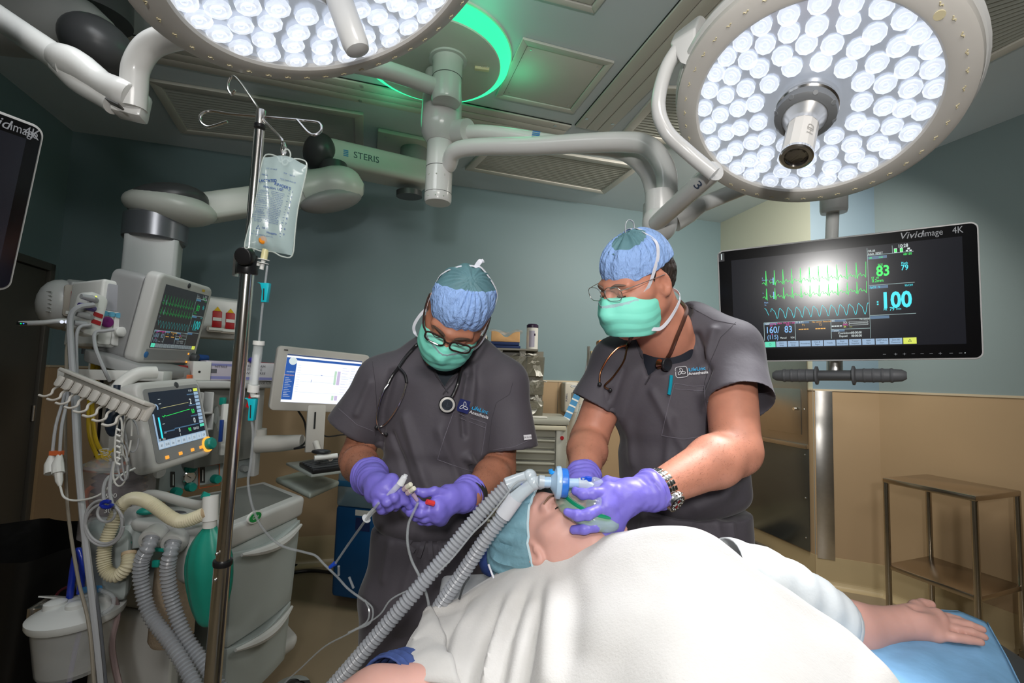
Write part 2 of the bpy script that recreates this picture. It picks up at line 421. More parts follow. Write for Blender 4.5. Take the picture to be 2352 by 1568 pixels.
# linear air diffusers: three boards with dark slots
slot_m = mat('dark_slot', (.02, .022, .022), .8)
def diffuser(label, A, B, C_, D_, n=3):
    "A,B near end corners; D_,C_ far end"
    t = thing('air_diffuser', label, 'air diffuser', (A+B+C_+D_)/4)
    mb = MB(); mb.hexa([A, B, C_, D_], [p+cz*.006 for p in (A, B, C_, D_)]); mb.build('slot_backing', slot_m, t, smooth=False)
    for k in range(n):
        u0, u1 = k/n+.012, (k+1)/n-.012
        q = [A.lerp(B, u0), A.lerp(B, u1), D_.lerp(C_, u1), D_.lerp(C_, u0)]
        mb = MB(); mb.hexa(q, [p+cz*.016 for p in q]); mb.build('diffuser_board', frame_m, t, bevel=.003)
    for u in (.12, .88):
        for s in (.04, .5, .96):
            c = A.lerp(B, u).lerp(D_.lerp(C_, u), s)+cz*.016; mb = MB(); mb.cyl(c, c+cz*.004, .011, 10); mb.build('screw', steel, t)
    return t
A, B = CP(1320, 286), CP(1396, 301); dr = (CP(1559, 0)-A).normalized()
dr2 = (CP(1560, 0)-CP(1320, 286)); dr2 = dr2.normalized()
diffuser('long slotted air diffuser running towards the right surgical lamp', A, B, B+dr2*3.0, A+dr2*3.0)
A, B = CP(1313, 285), CP(1281, 318); e = (CP(1049, 231)-A).normalized()
diffuser('long slotted air diffuser behind the central lamp column', A, B, B+e*2.6, A+e*2.6)
# ================================================================ surgical lamps and ceiling booms
rim_m = mat('lamp_rim_plastic', hexc('#cfcbc4'), .4, var=.02)
refl = mat('lamp_reflector', (.42, .45, .52), .25, .8, var=.15, vscale=14, emis=(.8, .88, 1), estr=.3)
lensg = mat('led_lens_glass', (.55, .6, .7), .05, alpha=.42, spec=1., var=.01, emis=(.9, .94, 1), estr=1.0)
petal = mat('led_carrier_plastic', (.9, .93, .97), .3, var=.02, emis=(.85, .92, 1), estr=.9)
chip = emit('led_chip', (.93, .96, 1.0), 14.)
cover = mat('clear_cover', (1, 1, 1), .03, alpha=.02, var=0.)
mark_m = mat('cream_mark', hexc('#e8dcb4'), .4)
def lens_mesh():
    mb = MB()
    n = 10
    pr = [(.009, 0), (.0165, .010), (.0225, .026), (.0205, .031), (.0135, .032), (.0125, .026), (.0065, .025), (.005, .030), (0, .030)]
    mb.lathe(pr, None, n); return mb
def lamp_head(label, C, n, R, xh, power, handle, s_aim=None):
    M = zframe(C, n, xh)
    t = thing('surgical_lamp', label, 'surgical lamp', M=M)
    k = R/.29
    def L(mb, name, m, **kw): return mb.build(name, m, t, local=True, **kw)
    mb = MB(); mb.lathe([(.287*k, -.045), (.287*k, -.002), (.292*k, .003), (.300*k, .004), (.342*k, -.004), (.352*k, -.012), (.356*k, -.03), (.352*k, -.045)], None, 96)
    L(mb, 'rim', rim_m, bevel=0)
    mb = MB(); mb.lathe([(.360*k, -.046), (.366*k, -.055), (.364*k, -.075), (.33*k, -.10), (.2*k, -.125), (.08*k, -.13), (0, -.13)], None, 64); mb.lathe([(.360*k, -.046), (.345*k, -.04)], None, 64)
    L(mb, 'back_shell', lamp_white)
    mb = MB(); mb.lathe([(.0, -.040), (.287*k, -.040)], None, 48); mb.lathe([(.287*k, -.040), (.2865*k, -.012)], None, 64); L(mb, 'reflector', refl)
    mb = MB(); mb.lathe([(0, -.0015), (.288*k, -.0015)], None, 48); L(mb, 'cover_glass', cover)
    lm = None; pm = None
    idx = 0
    for r, cnt, ph in ((.263, 29, .0), (.217, 23, .1), (.171, 18, .3), (.125, 13, .2)):
        for i in range(cnt):
            a = 2*pi*i/cnt+ph+.04*math.sin(7*i+r*50); rr = r*k+.004*math.sin(i*2.7)
            Ml = T(rr*math.cos(a), rr*math.sin(a), -.036) @ Rm(a, 'Z') @ Rm(.16, 'Y') @ Matrix.Scale(1.13, 4)
            if lm is None:
                o = lens_mesh().build('led_lens', lensg, t, local=True, smooth=False)
                lm = o; pb = MB(); pb.lathe([(0, .001), (.0085, .0012)], None, 10); q = pb.build('led_chip', chip, t, local=True); q.parent = o
                pp = MB(); pp.prism(rrect(.032, .060, .014, 3), -.003, .001, T(0, .028, 0)); pm = pp.build('led_carrier', petal, t, local=True, bevel=0)
                o.matrix_basis = Ml; pm.matrix_basis = Ml
            else:
                c = lm.copy(); COL.objects.link(c); c.parent = t; c.matrix_basis = Ml
                q2 = q.copy(); COL.objects.link(q2); q2.parent = c
                if idx % 3: c2 = pm.copy(); COL.objects.link(c2); c2.parent = t; c2.matrix_basis = Ml
            idx += 1
    # wavy marks on the rim
    wm = None
    for i in range(44):
        a = 2*pi*i/44+.05; Mw = T(.325*k*math.cos(a), .325*k*math.sin(a), .0005) @ Rm(a, 'Z') @ Rm(.1, 'Y')
        if wm is None:
            mb = MB(); pts = [(.0022*math.sin(j*.9), (j-5)*.0013, 0) for j in range(11)]; mb.tube(pts, .0013, 4)
            wm = L(mb, 'rim_mark', mark_m); wm.matrix_basis = Mw
        else: c = wm.copy(); COL.objects.link(c); c.parent = t; c.matrix_basis = Mw
    mb = MB(); mb.lathe([(.011, -.001), (.011, .002), (0, .002)], T(.312*k*math.cos(2.85), .312*k*math.sin(2.85), .002), 16); L(mb, 'rim_port', mark_m)
    if handle:
        mb = MB(); mb.lathe([(.062, -.03), (.074, -.02), (.078, 0), (.074, .004), (.06, .004)], None, 40); L(mb, 'hub_collar', chrome)
        gm = mat('grip_ring_grey', hexc('#77797b'), .4)
        mb = MB(); mb.lathe([(.055, .004), (.073, .004), (.077, .012), (.075, .030), (.066, .037), (.048, .038)], None, 40); g = L(mb, 'grip_ring', gm)
        for i in range(8):
            a = 2*pi*i/8+.3; Mk = T(.070*math.cos(a), .070*math.sin(a), .028) @ Rm(a, 'Z') @ Rm(.8, 'Y')
            mb = MB(); mb.lathe([(.0085, 0), (.0085, .003), (.006, .005), (0, .005)], Mk, 12)
            b = L(mb, 'button', gm); b.parent = g
        mb = MB(); mb.lathe([(.056, .036), (.055, .040), (.040, .062), (.038, .076)], None, 40); L(mb, 'cone', steel)
        hm = mat('camera_handle_white', hexc('#e6e2dc'), .35)
        mb = MB(); mb.lathe([(.0375, .07), (.0385, .078), (.0385, .165), (.040, .184), (.039, .188)], None, 12); h = L(mb, 'camera_handle', hm, angle=20)
        mb = MB(); mb.lathe([(.040, .184), (.040, .192), (.036, .195), (.0285, .195), (.0275, .190)], None, 40); L(mb, 'camera_bezel', chrome)
        mb = MB(); mb.lathe([(0, .184), (.012, .186), (.020, .190), (.0275, .190)], None, 32); L(mb, 'camera_lens', mat('camera_glass', (.02, .012, .01), .08, coat=1.))
        tb = MB(); ang = math.atan2(*[(M.inverted().to_3x3() @ V(0, -1, -.15))[i] for i in (1, 0)])
        Mt = Rm(ang, 'Z') @ T(.0392, 0, .108) @ frame((0, 0, 0), (0, 0, 1), (0, -1, 0))
        Mt = Rm(ang, 'Z') @ Matrix(((0, 0, 1, .0392), (0, 1, 0, 0), (-1, 0, 0, .125), (0, 0, 0, 1)))
        text(tb, 'HD', .026, Mt, bold=.004); tt = L(tb, 'lettering', mat('grey_relief', hexc('#b0aba4'), .4), smooth=False); tt.parent = h
    else:
        mb = MB(); mb.lathe([(.05, -.03), (.055, 0), (.05, .02), (.028, .045)], None, 32); L(mb, 'hub_collar', lamp_white)
        mb = MB(); mb.lathe([(.026, .03), (.026, .14), (.023, .152), (.012, .156), (0, .156)], None, 32); L(mb, 'handle', lamp_white)
    # the light the LEDs throw
    for i in range(5):
        a = 2*pi*i/5; rr = .19*k if i else 0.02
        l = bpy.data.lights.new('led_beam', 'SPOT'); l.energy = power/5; l.color = (.98, .98, 1.0); l.spot_size = math.radians(42); l.spot_blend = .8; l.shadow_soft_size = .035
        o = bpy.data.objects.new('led_beam', l); COL.objects.link(o); o.parent = t
        p = V(.17*k*math.cos(a), .17*k*math.sin(a), .012)
        tgt = M.inverted() @ s_aim if s_aim is not None else V(0, 0, 1.2)
        d = (tgt-p); q_ = d.to_track_quat('-Z', 'Y')
        o.matrix_basis = Matrix.Translation(p) @ q_.to_matrix().to_4x4()
    return t, M
aim = P(1720, 1480, .72)
lampR, MR = lamp_head('right surgical lamp with camera handle, lit face turned to the viewer', V(.796, 1.276, 2.245), V(-.355, -.334, -.873), .29, (0, 1, 0), 105, True, aim)
lampL, ML = lamp_head('left surgical lamp cut by the top edge of the picture, above the drip pole', V(-.382, .894, 2.261), V(.365, .12, -.923), .297, (0, 1, 0), 15, False, P(1350, 1350, .85))
# yoke of the right lamp
mb = MB(); mb.tube(spline([P(1562, 105, 1.42), P(1530, 160, 1.42), P(1512, 240, 1.42), P(1530, 300, 1.42), P(1580, 350, 1.42), P(1640, 400, 1.40)], 8), .021, 16); mb.build('yoke', lamp_white, lampR)
mb = MB(); c = [P(1545, 105, 1.40), P(1640, 5, 1.40), P(1600, 165, 1.36), P(1570, 165, 1.36)]
mb.hexa([P(1536, 100, 1.42), P(1560, 145, 1.38), P(1590, 160, 1.36), P(1600, 60, 1.36)], [P(1545, 80, 1.5), P(1570, 120, 1.46), P(1640, 60, 1.46), P(1610, 30, 1.5)])
mb.build('yoke_bracket', lamp_white, lampR, bevel=.01, segs=3)
# ---------------- central column with the green ring
g_on = emit('green_glow', (.03, .9, .33), 1.5)
cc = V(-.44, 2.337, 0)
t = thing('ceiling_mount', 'round ceiling mount ringed by a glowing green light', 'ceiling mount', cc+V(0, 0, 3.05))
mb = MB(); mb.lathe([(.372, 3.128), (.388, 3.116), (.380, 3.080), (.338, 3.060)], Matrix.Translation(cc), 96); mb.build('light_ring', g_on, t)
mb = MB(); mb.lathe([(.395, 3.13), (.395, 3.119), (.36, 3.119)], Matrix.Translation(cc), 96); mb.build('outer_flange', frame_m, t)
mb = MB(); mb.lathe([(.338, 3.061), (.332, 3.055), (0, 3.055)], Matrix.Translation(cc), 96); mb.build('cover_plate', panel_m, t)
c = PZ(1107, 157, 3.052)
mb = MB(); mb.box((0, 0, 0), (.075, .02, .022), Matrix.Translation(c) @ Rm(.15, 'Z')); b = mb.build('terminal_block', mark_m, t, bevel=.003)
for i in range(6): mb = MB(); mb.sphere(c+V((i-2.5)*.011, -.011, .0), .0028, nu=6, nv=4); x = mb.build('terminal_screw', steel, t)
l = bpy.data.lights.new('green_ring_light', 'POINT'); l.energy = .4; l.color = (.05, 1, .45); l.shadow_soft_size = .1
for a in (0.3, 2.3, 4.4, 5.4):
    o = bpy.data.objects.new('green_ring_light', l); COL.objects.link(o); o.location = cc+V(.45*math.cos(a), .45*math.sin(a), 3.01); 
t = thing('lamp_mast', 'white enamelled central column carrying the lamp and monitor arms', 'column', V(-.41, 2.42, 2.39))
ax = V(-.405, 2.41, 0)
seam = mat('dark_seam', (.08, .08, .08), .6)
A0 = V(-.365, 2.29, 0)
mb = MB(); mb.cyl(A0+V(0, 0, 3.06), A0+V(0, 0, 3.045), .095, 40); mb.lathe([(.08, 3.05), (.074, 3.03), (.074, 2.955)], Matrix.Translation(A0), 40); mb.build('upper_sleeve', lamp_white, t)
mb = MB(); mb.lathe([(.073, 2.953), (.073, 2.84), (.068, 2.828), (0, 2.825)], Matrix.Translation(A0), 40); mb.build('upper_joint', lamp_white, t)
mb = MB(); mb.lathe([(.095, 3.05), (.103, 2.9), (.105, 2.78), (.098, 2.72), (.07, 2.68)], Matrix.Translation(ax), 40); mb.build('main_housing', lamp_white, t)
mb = MB(); mb.lathe([(.068, 2.70), (.068, 2.545)], Matrix.Translation(ax), 40); mb.build('lower_sleeve', lamp_white, t)
mb = MB(); mb.lathe([(.0685, 2.542), (.0685, 2.41)], Matrix.Translation(ax), 40); mb.build('lower_joint', lamp_white, t)
mb = MB(); mb.lathe([(.0695, 2.407), (.0695, 2.375), (.064, 2.362), (0, 2.360)], Matrix.Translation(ax), 40); mb.build('end_cap', lamp_white, t)
for a in (-2.2, -1.6, -1.0):
    for z in (2.49, 2.38): mb = MB(); p = ax+V(.0685*math.cos(a), .0685*math.sin(a), z); mb.sphere(p, .004, nu=6, nv=4); mb.build('screw', steel, t)
for c_, r_, z_ in ((A0, .0745, 2.953), (ax, .069, 2.543), (ax, .070, 2.407)):
    mb = MB(); mb.lathe([(r_, z_), (r_, z_+.0025)], Matrix.Translation(c_), 40); mb.build('joint_line', seam, t)
# arm towards the left lamp
a0 = A0+V(0, 0, 2.9)
t = thing('lamp_boom', 'white tubular arm leaving the column to the left, behind the left lamp', 'lamp arm', a0)
mb = MB(); mb.tube(spline([A0+V(-.04, 0, 2.905), P(880, 160, 2.2), P(700, 120, 1.95), P(520, 70, 1.75)], 8), .042, 20); mb.build('arm_tube', lamp_white, t)
# two arms sweeping right to the joint
def arm(label, pts, r, cat='lamp arm'):
    t = thing('lamp_boom', label, cat, pts[0]); mb = MB(); mb.tube(spline(pts, 10), r, 20); mb.build('arm_tube', lamp_white, t); return t
tA = arm('rear white arm bending down above the right clinician, marked with a blue emblem', [ax+V(.03, 0, 2.73), P(1120, 305, 2.4), P(1300, 332, 2.25), P(1420, 345, 2.12), P(1480, 385, 2.04), P(1502, 440, 2.0), P(1500, 500, 1.98)], .037)
mb = MB(); mb.tube(spline([ax+V(.05, 0, 2.74), P(1075, 300, 2.42)], 6), .058, 20); mb.build('sleeve', lamp_white, tA)
mb = MB(); mb.cyl(P(1501, 470, 2.0), P(1499, 520, 1.99), .042, 24); mb.build('elbow_sleeve', lamp_white, tA)
tb = MB(); blue_e = mat('blue_emblem', hexc('#3f7fc0'), .4)
Mt = frame(P(1232, 309, 2.262), P(1260, 314, 2.24)-P(1232, 309, 2.262), V(0, -.35, 1))
for k in range(4): quad(tb, -.02, -.014+k*.008, .02, -.009+k*.008, .006, Mt)
tb.build('emblem', blue_e, tA, smooth=False)
tB = arm('front white arm bending down to the round joint over the right clinician', [ax+V(.05, -.03, 2.55), P(1060, 342, 2.36), P(1230, 335, 2.18), P(1420, 326, 2.0), P(1490, 338, 1.93), P(1527, 390, 1.89), P(1532, 450, 1.87), P(1528, 520, 1.85)], .041)
J = P(1515, 512, 1.84)
mb = MB(); mb.sphere(J, (.066, .066, .075), nu=28, nv=16); mb.cyl(J, J+V(0, 0, .12), .055, 28); mb.build('ball_joint', lamp_white, tB)
# arm marked 3 up to the lamp
p0, p1 = P(1508, 512, 1.80), P(1640, 392, 1.43)
t3 = thing('lamp_boom', 'short white arm with a printed 3, rising to the right lamp', 'lamp arm', p0)
mb = MB(); mb.tube([p0, p1], .031, 20); mb.build('arm_tube', lamp_white, t3)
tb = MB(); dirv = (p1-p0).normalized(); nrm = (CO-p1); nrm = (nrm-dirv*nrm.dot(dirv)).normalized()
text(tb, '3', .05, frame(p0.lerp(p1, .86)+nrm*.0316, nrm.cross(dirv)*-1, dirv), bold=.01)
tb.build('lettering', mat('ink_blue_grey', hexc('#44536a'), .5), t3, smooth=False)
t4 = thing('monitor_boom', 'white arm running behind the right lamp to the wall monitor hanger', 'monitor arm', P(1560, 500, 1.9))
mb = MB(); mb.tube([P(1545, 505, 1.87), P(1580, 485, 1.87), P(1612, 468, 1.87)], [.05, .047, .033], 20); mb.build('arm_cone', lamp_white, t4)
mb = MB(); mb.tube(spline([P(1600, 475, 1.87), P(1690, 438, 1.85), P(1800, 400, 1.82), P(1905, 395, 1.80)], 8), .03, 20); mb.build('arm_tube', lamp_white, t4)
h0, h1 = P(1915, 400, 1.80), P(1915, 482, 1.80)
mb = MB(); mb.cyl(h0, h1, .045, 32); mb.lathe([(.045, 0), (.042, .012), (0, .013)], zframe(h1, h1-h0), 32); mb.build('hanger_joint', lamp_white, t4)
mb = MB(); mb.cyl(P(1913, 480, 1.80), P(1908, 600, 1.80), .021, 20); mb.build('hanger_pole', lamp_white, t4)
# ---------------- left foreground arm of the left lamp
tl = thing('lamp_boom', 'white arm and spring joint at the top left, holding the left lamp', 'lamp arm', P(300, 240, 1.25))
mb = MB(); mb.tube(spline([P(-60, 0, 1.45), P(40, 70, 1.35), P(120, 125, 1.28), P(165, 158, 1.25)], 6), [.034]*25 if False else .034, 20); mb.build('arm_tube', lamp_white, tl)
pts = spline([P(135, 130, 1.26), P(190, 160, 1.25), P(240, 195, 1.24), P(290, 218, 1.23), P(305, 225, 1.23)], 6)
rs = [.036+.0*i for i in range(len(pts))]; mb = MB(); mb.tube(pts, [.034, .037, .040, .041, .041, .040, .039, .037, .036, .035, .034, .033, .033, .034, .035, .036, .037, .038, .038, .037, .036, .035, .034, .033, .030][:len(pts)], 20); mb.build('spring_arm_shell', lamp_white, tl)
mb = MB(); mb.tube(spline([P(138, 150, 1.26), P(180, 190, 1.25), P(240, 225, 1.24), P(262, 240, 1.235)], 6), .026, 16); mb.build('lower_cover', lamp_white, tl)
a, b = P(262, 232, 1.215), P(296, 248, 1.205)
mb = MB(); mb.box((0, 0, 0), (.045, .004, .018), frame((a+b)/2+V(0, -.02, -.01), b-a, V(0, .3, 1))); mb.build('rating_plate', mat('plate_grey', hexc('#6d6d6d'), .3, .5), tl)
mb = MB(); mb.box((0, 0, 0), (.07, .075, .055), frame(P(303, 240, 1.25), (1, .3, -.1), (0, 0, 1))); mb.build('end_block', lamp_white, tl, bevel=.01)
mb = MB(); mb.tube(spline([P(305, 250, 1.24), P(308, 200, 1.24), P(314, 150, 1.235), P(345, 105, 1.225), P(400, 85, 1.21), P(460, 78, 1.2)], 8), .031, 20); mb.build('curved_tube', lamp_white, tl)
# dark boom at the top left corner
tb_ = thing('equipment_boom', 'dark equipment boom knuckle in the top left corner', 'boom', P(180, 60, 1.9))
dkb = mat('boom_dark_grey', hexc('#47484a'), .35); mdk = mat('boom_mid_grey', hexc('#9a9c9a'), .4)
mb = MB(); mb.tube([P(-80, 30, 1.9), P(60, 50, 1.9), P(200, 75, 1.9), P(225, 90, 1.9)], [.14, .13, .115, .09], 28); mb.build('boom_arm', mdk, tb_)
mb = MB(); mb.sphere((0, 0, 0), (.125, .12, .10), frame(P(225, 105, 1.85), (1, 0, -.45), (0, 1, 0)), 28, 16); mb.build('knuckle', dkb, tb_)
mb = MB(); mb.cyl(P(210, 40, 2.0), P(215, -260, 2.0), .14, 40); mb.build('drop_tube', dkb, tb_)
mb = MB(); mb.box((0, 0, 0), (.03, .01, .09), frame(P(176, 0, 1.85), (1, 0, 0), (0, 1, 0))); mb.build('status_light', emit('dim_green', (.0, .35, .08), .5), tb_, bevel=.004)
# ---------------- anaesthesia boom
plate = [PZ(862, 398, CEIL-.001), PZ(1022, 403, CEIL-.001), PZ(1052, 330, CEIL-.001), PZ(868, 292, CEIL-.001)]
tm = thing('boom_mount', 'square white ceiling plate with a stub tube, behind the central column', 'ceiling mount', sum(plate, V(0, 0, 0))/4)
mb = MB(); mb.hexa(plate, [p+cz*.03 for p in plate]); mb.build('plate', frame_m, tm, bevel=.01)
for k in range(4):
    c = plate[k].lerp(plate[(k+2) % 4], .1)+cz*.03; mb = MB(); mb.cyl(c, c+cz*.003, .008, 8); mb.build('screw', steel, tm)
pc = PZ(952, 345, CEIL-.03)
mb = MB(); mb.cyl(pc, pc+cz*.17, .10, 32); mb.build('stub_tube', grey_pl, tm)
tg = thing('equipment_boom', 'long white equipment boom reaching from the ceiling plate to the anaesthesia column', 'boom', P(355, 600, 2.5))
p0, p1 = P(985, 408, 3.45), P(738, 355, 3.05)
boom_w = mat('boom_white', hexc('#c9cdc6'), .3, var=.02)
Mb = frame(p0, p1-p0, V(0, 0, 1)); Lb = (p1-p0).length
mb = MB(); mb.prism(rrect(Lb, .17, .05, 5, Lb/2, 0), -.11, .11, Mb); mb.build('upper_arm', boom_w, tg, bevel=.035, segs=4)
mb = MB(); mb.cyl(P(940, 440, 3.4), P(940, 452, 3.4), .09, 28); mb.build('pivot_cap', dkb, tg)
mb = MB(); mb.sphere((0, 0, 0), (.10, .12, .135), frame(P(735, 352, 3.03), p1-p0, V(0, 0, 1)), 28, 16); mb.build('knuckle_cap', dkb, tg, angle=80)
mb = MB(); mb.cyl(P(765, 380, 3.02), P(768, 425, 3.0), .085, 28); mb.build('knuckle_drum', dkb, tg)
tb = MB(); e = (p1-p0).normalized()
def steris(mbk, c, size): text(mbk, 'STERIS', size, c, bold=.01)
Mt = frame(P(842, 362, 3.08), -(p1-p0), V(0, -.2, 1))
nface = (CO-P(840, 362, 3.2)).normalized()
# lettering lies on the near side face of the arm
fn = Mb.to_3x3() @ V(0, 0, 1)
if fn.dot(nface) < 0: fn = -fn
cpt = PL(842, 362, p0.lerp(p1, .5)+fn*.111, fn)
Mt = frame(cpt, -(p1-p0), V(0, 0, 1))
text(tb, 'STERIS', .058, Mt, bold=.012); tb.build('lettering', mat('ink_dark', hexc('#4c5560'), .5), tg, smooth=False)
tb = MB()
for k in range(4): quad(tb, -.145, -.02+k*.011, -.115, -.013+k*.011, 0, Mt)
tb.build('emblem', blue_e, tg, smooth=False)
# lower arm
q0, q1 = P(775, 432, 2.98), P(398, 488, 2.52)
mb = MB(); pts = spline([P(835, 435, 3.02), P(800, 430, 3.0), P(760, 430, 2.98), P(720, 432, 2.95), P(690, 440, 2.92)], 5); mb.tube(pts, [.035, .06, .085, .1, .112, .12, .125, .128, .128, .128, .125, .12, .115, .112, .11, .11, .11, .11, .11, .11, .11][:len(pts)], 28); mb.build('elbow_shell', boom_w, tg)
mb = MB(); mb.sphere((0, 0, 0), (.19, .10, .055), frame(P(762, 462, 2.93), q1-q0, (0, 1, 0)), 24, 12); mb.build('elbow_underside', grey_pl, tg)
Ml_ = frame(P(700, 445, 2.93), q1-q0, V(0, 0, 1)); L2 = (P(700, 445, 2.93)-P(430, 480, 2.56)).length
mb = MB(); mb.prism(rrect(L2, .15, .05, 5, L2/2, 0), -.075, .075, Ml_); mb.build('lower_arm', boom_w, tg, bevel=.025, segs=3)
hc = P(392, 478, 2.5); Mh = frame(hc, (1, .2, -.08), (0, 1, 0))
mb = MB(); mb.sphere((0, 0, 0), (.215, .16, .085), Mh, 36, 18); mb.build('head_shell', boom_w, tg)
mb = MB(); mb.sphere((-.01, 0, .035), (.19, .145, .088), Mh @ Rm(-.28, 'Y'), 32, 16); mb.build('head_cap', dkb, tg)
ce = P(361, 498, 2.5)
mb = MB(); mb.lathe([(.125, 0), (.14, -.012), (.14, -.125), (.132, -.135)], Matrix.Translation(ce), 48); mb.build('collar', mat('collar_grey', hexc('#7d8086'), .28, .7), tg)
colm = mat('column_white', hexc('#c4c8c8'), .35, var=.02)
bt = ce+V(0, 0, -.13)
mb = MB(); mb.prism(rrect(.225, .20, .02, 4), bt.z-.62, bt.z, Matrix.Translation((bt.x, bt.y, 0)) @ Rm(.5, 'Z')); mb.build('column', colm, tg, angle=30)
# service head: long box across the column foot with outlets
u0, u1 = P(148, 700, 2.25), P(545, 735, 2.85)
Ms = frame(u0, u1-u0, V(0, 0, 1)); Ls = (u1-u0).length
unit = mat('service_head_white', hexc('#c6c7c6'), .3, var=.03)
prof = [(-.11, .10), (-.115, -.05), (-.06, -.12), (.06, -.12), (.075, -.04), (.06, .09), (.0, .125)]
mb = MB(); mb.add([(0, p[1], p[0]*-1) for p in prof]+[(Ls, p[1], p[0]*-1) for p in prof], [tuple(range(7)), tuple(range(13, 6, -1))]+[(i, (i+1) % 7, 7+(i+1) % 7, 7+i) for i in range(7)], Ms)
mb.build('service_head', unit, tg, bevel=.012, segs=3)
mb = MB(); mb.sphere((-.015, 0, 0), (.085, .118, .11), Ms, 20, 12); ec = mb.build('end_cap', unit, tg)
for k in range(6):
    mb = MB(); mb.tube([Ms @ V(-.085+.003*abs(k-2.5), .05-.018*k, .075-.03), Ms @ V(-.06, .046-.018*k, .1)], .0022, 6); x = mb.build('vent_rib', unit, tg); x.parent = ec
red = mat('outlet_red', hexc('#a3141c'), .4); ylw = mat('outlet_yellow', hexc('#d9b21a'), .4); plt = mat('outlet_plate_tan', hexc('#a79f95'), .35)
sg = 1 if (Ms.to_3x3() @ V(0, 0, 1)).dot(CO-u0) > 0 else -1
for (px, py, dd) in ((177, 692, 2.2), (226, 699, 2.3), (497, 733, 2.70), (527, 737, 2.74)):
    n_ = Ms.to_3x3() @ V(0, 0, sg); pp = PL(px, py, u0+n_*.105, n_)
    Mo = frame(pp, Ms.to_3x3() @ V(1, 0, 0), Ms.to_3x3() @ V(0, 1, 0))
    if sg < 0: Mo = Mo @ Rm(pi, 'Y')
    mb = MB(); mb.prism(rrect(.095, .145, .012), -.006, .006, Mo); p_ = mb.build('outlet', plt, tg, bevel=.003)
    mb = MB(); mb.prism(rrect(.048, .09, .004), .006, .011, Mo); x = mb.build('outlet_face', red, tg, bevel=.001); x.parent = p_
    mb = MB(); mb.box((0, .0, .0125), (.044, .018, .002), Mo); x = mb.build('outlet_label', white_pl, tg); x.parent = p_
    mb = MB(); mb.prism([(-.018, .046), (.018, .046), (0, .07)], .006, .011, Mo); x = mb.build('warning_triangle', ylw, tg, smooth=False); x.parent = p_
    mb = MB(); mb.box((0, -.055, .008), (.075, .014, .003), Mo); x = mb.build('outlet_label', white_pl, tg); x.parent = p_
mb = MB(); n_ = Ms.to_3x3() @ V(0, 0, sg); pp = PL(180, 712, u0+n_*.12, n_); mb.cyl(pp, pp+n_*.05, .024, 16, r2=.02); mb.tube(spline([pp+n_*.05, pp+n_*.07+V(.02, 0, -.05), pp+n_*.05+V(.03, 0, -.2)], 6), .007, 8); mb.build('power_plug', dark_pl, tg)
# brake handle bar below it
mb = MB(); mb.tube(spline([P(45, 743, 2.0), P(100, 741, 2.03), P(150, 737, 2.08), P(240, 745, 2.2)], 6), .011, 12); tray = mb.build('brake_handle', unit, tg)
mb = MB(); mb.box((0, 0, 0), (.03, .01, .014), frame(P(50, 743, 1.985), (1, 0, 0), (0, 0, 1))); x = mb.build('handle_display', black_pl, tg); x.parent = tray
for i, c_ in enumerate(((0, .9, .2), (.05, .2, 1))):
    mb = MB(); mb.sphere(P(48+i*6, 743, 1.977), .0025, nu=8, nv=6); x = mb.build('indicator', emit('ind%d' % i, c_, 1.5), tg); x.parent = tray
for i in range(2):
    mb = MB(); mb.sphere(P(142+i*11, 739, 2.05), .007, nu=12, nv=8); x = mb.build('indicator', emit('ind_w', (.8, .85, 1), 1.), tg); x.parent = tray
# ================================================================ wall-size monitor on the right
blk_gloss = mat('monitor_black_glass', (.004, .004, .005), .16, spec=.5, var=0.)
scr_dark = mat('screen_black', (.006, .006, .008), .19, spec=.5, var=0., emis=(.012, .013, .018), estr=.6)
g_tr = emit('trace_green', (.02, .9, .12), 1.1); c_tr = emit('trace_cyan', (.03, .75, .85), 1.1); b_tr = emit('trace_blue', (.22, .52, .95), .9)
w_tr = emit('trace_white', (.75, .85, .85), .9); m_tr = emit('trace_magenta', (.9, .03, .45), .8); o_tr = emit('trace_orange', (1, .5, .08), .9)
y_tr = emit('trace_yellow', (.75, .85, .1), .9); key_m = emit('key_blue', (.33, .5, .72), .8); key_g = emit('key_green', (.1, .75, .5), .9); hdr = emit('header_blue', (.1, .25, .45), .5); line_m = emit('line_pale', (.45, .65, .65), .8)
ink = mat('key_ink', (.02, .03, .05), .5)
def face_frame(TL, TR, BL):
    o = (TR+BL)/2; M = frame(o, TR-TL, TL-BL); return M, (TR-TL).length, (TL-BL).length
def polyline(mb, pts, wd, z, M):
    for a, b in zip(pts, pts[1:]):
        a = Vector((*a, 0)); b = Vector((*b, 0)); d = b-a
        if d.length < 1e-7: continue
        n = Vector((-d.y, d.x, 0)).normalized()*wd/2; e = d.normalized()*wd*.3
        mb.add([p+V(0, 0, z) for p in (a-n-e, b-n+e, b+n+e, a+n-e)], [(0, 1, 2, 3)], M)
class Layers:
    "flat print: coloured strokes and letters lying on a screen"
    def __init__(s, M, parent, own): s.M = M; s.d = {}; s.p = parent; s.own = own; s.z = .0006; s.k = 1.
    def g(s, m): return s.d.setdefault(m.name, (MB(), m))[0]
    def rect(s, m, x0, y0, x1, y1, dz=0): quad(s.g(m), min(x0, x1), min(y0, y1), max(x0, x1), max(y0, y1), s.z+dz, s.M)
    def line(s, m, pts, w): polyline(s.g(m), pts, w*s.k, s.z+.0002, s.M)
    def txt(s, m, t, x, y, size, align='CENTER', bold=.0): text(s.g(m), t, size*s.k, s.M @ T(x, y, s.z+.0004) @ Matrix.Diagonal((.76, 1, 1, 1)), align, bold)
    def done(s, name='screen_print'):
        for mb, m in s.d.values():
            o = mb.build(name, m, s.own, smooth=False, kind='stuff'); o.parent = s.p
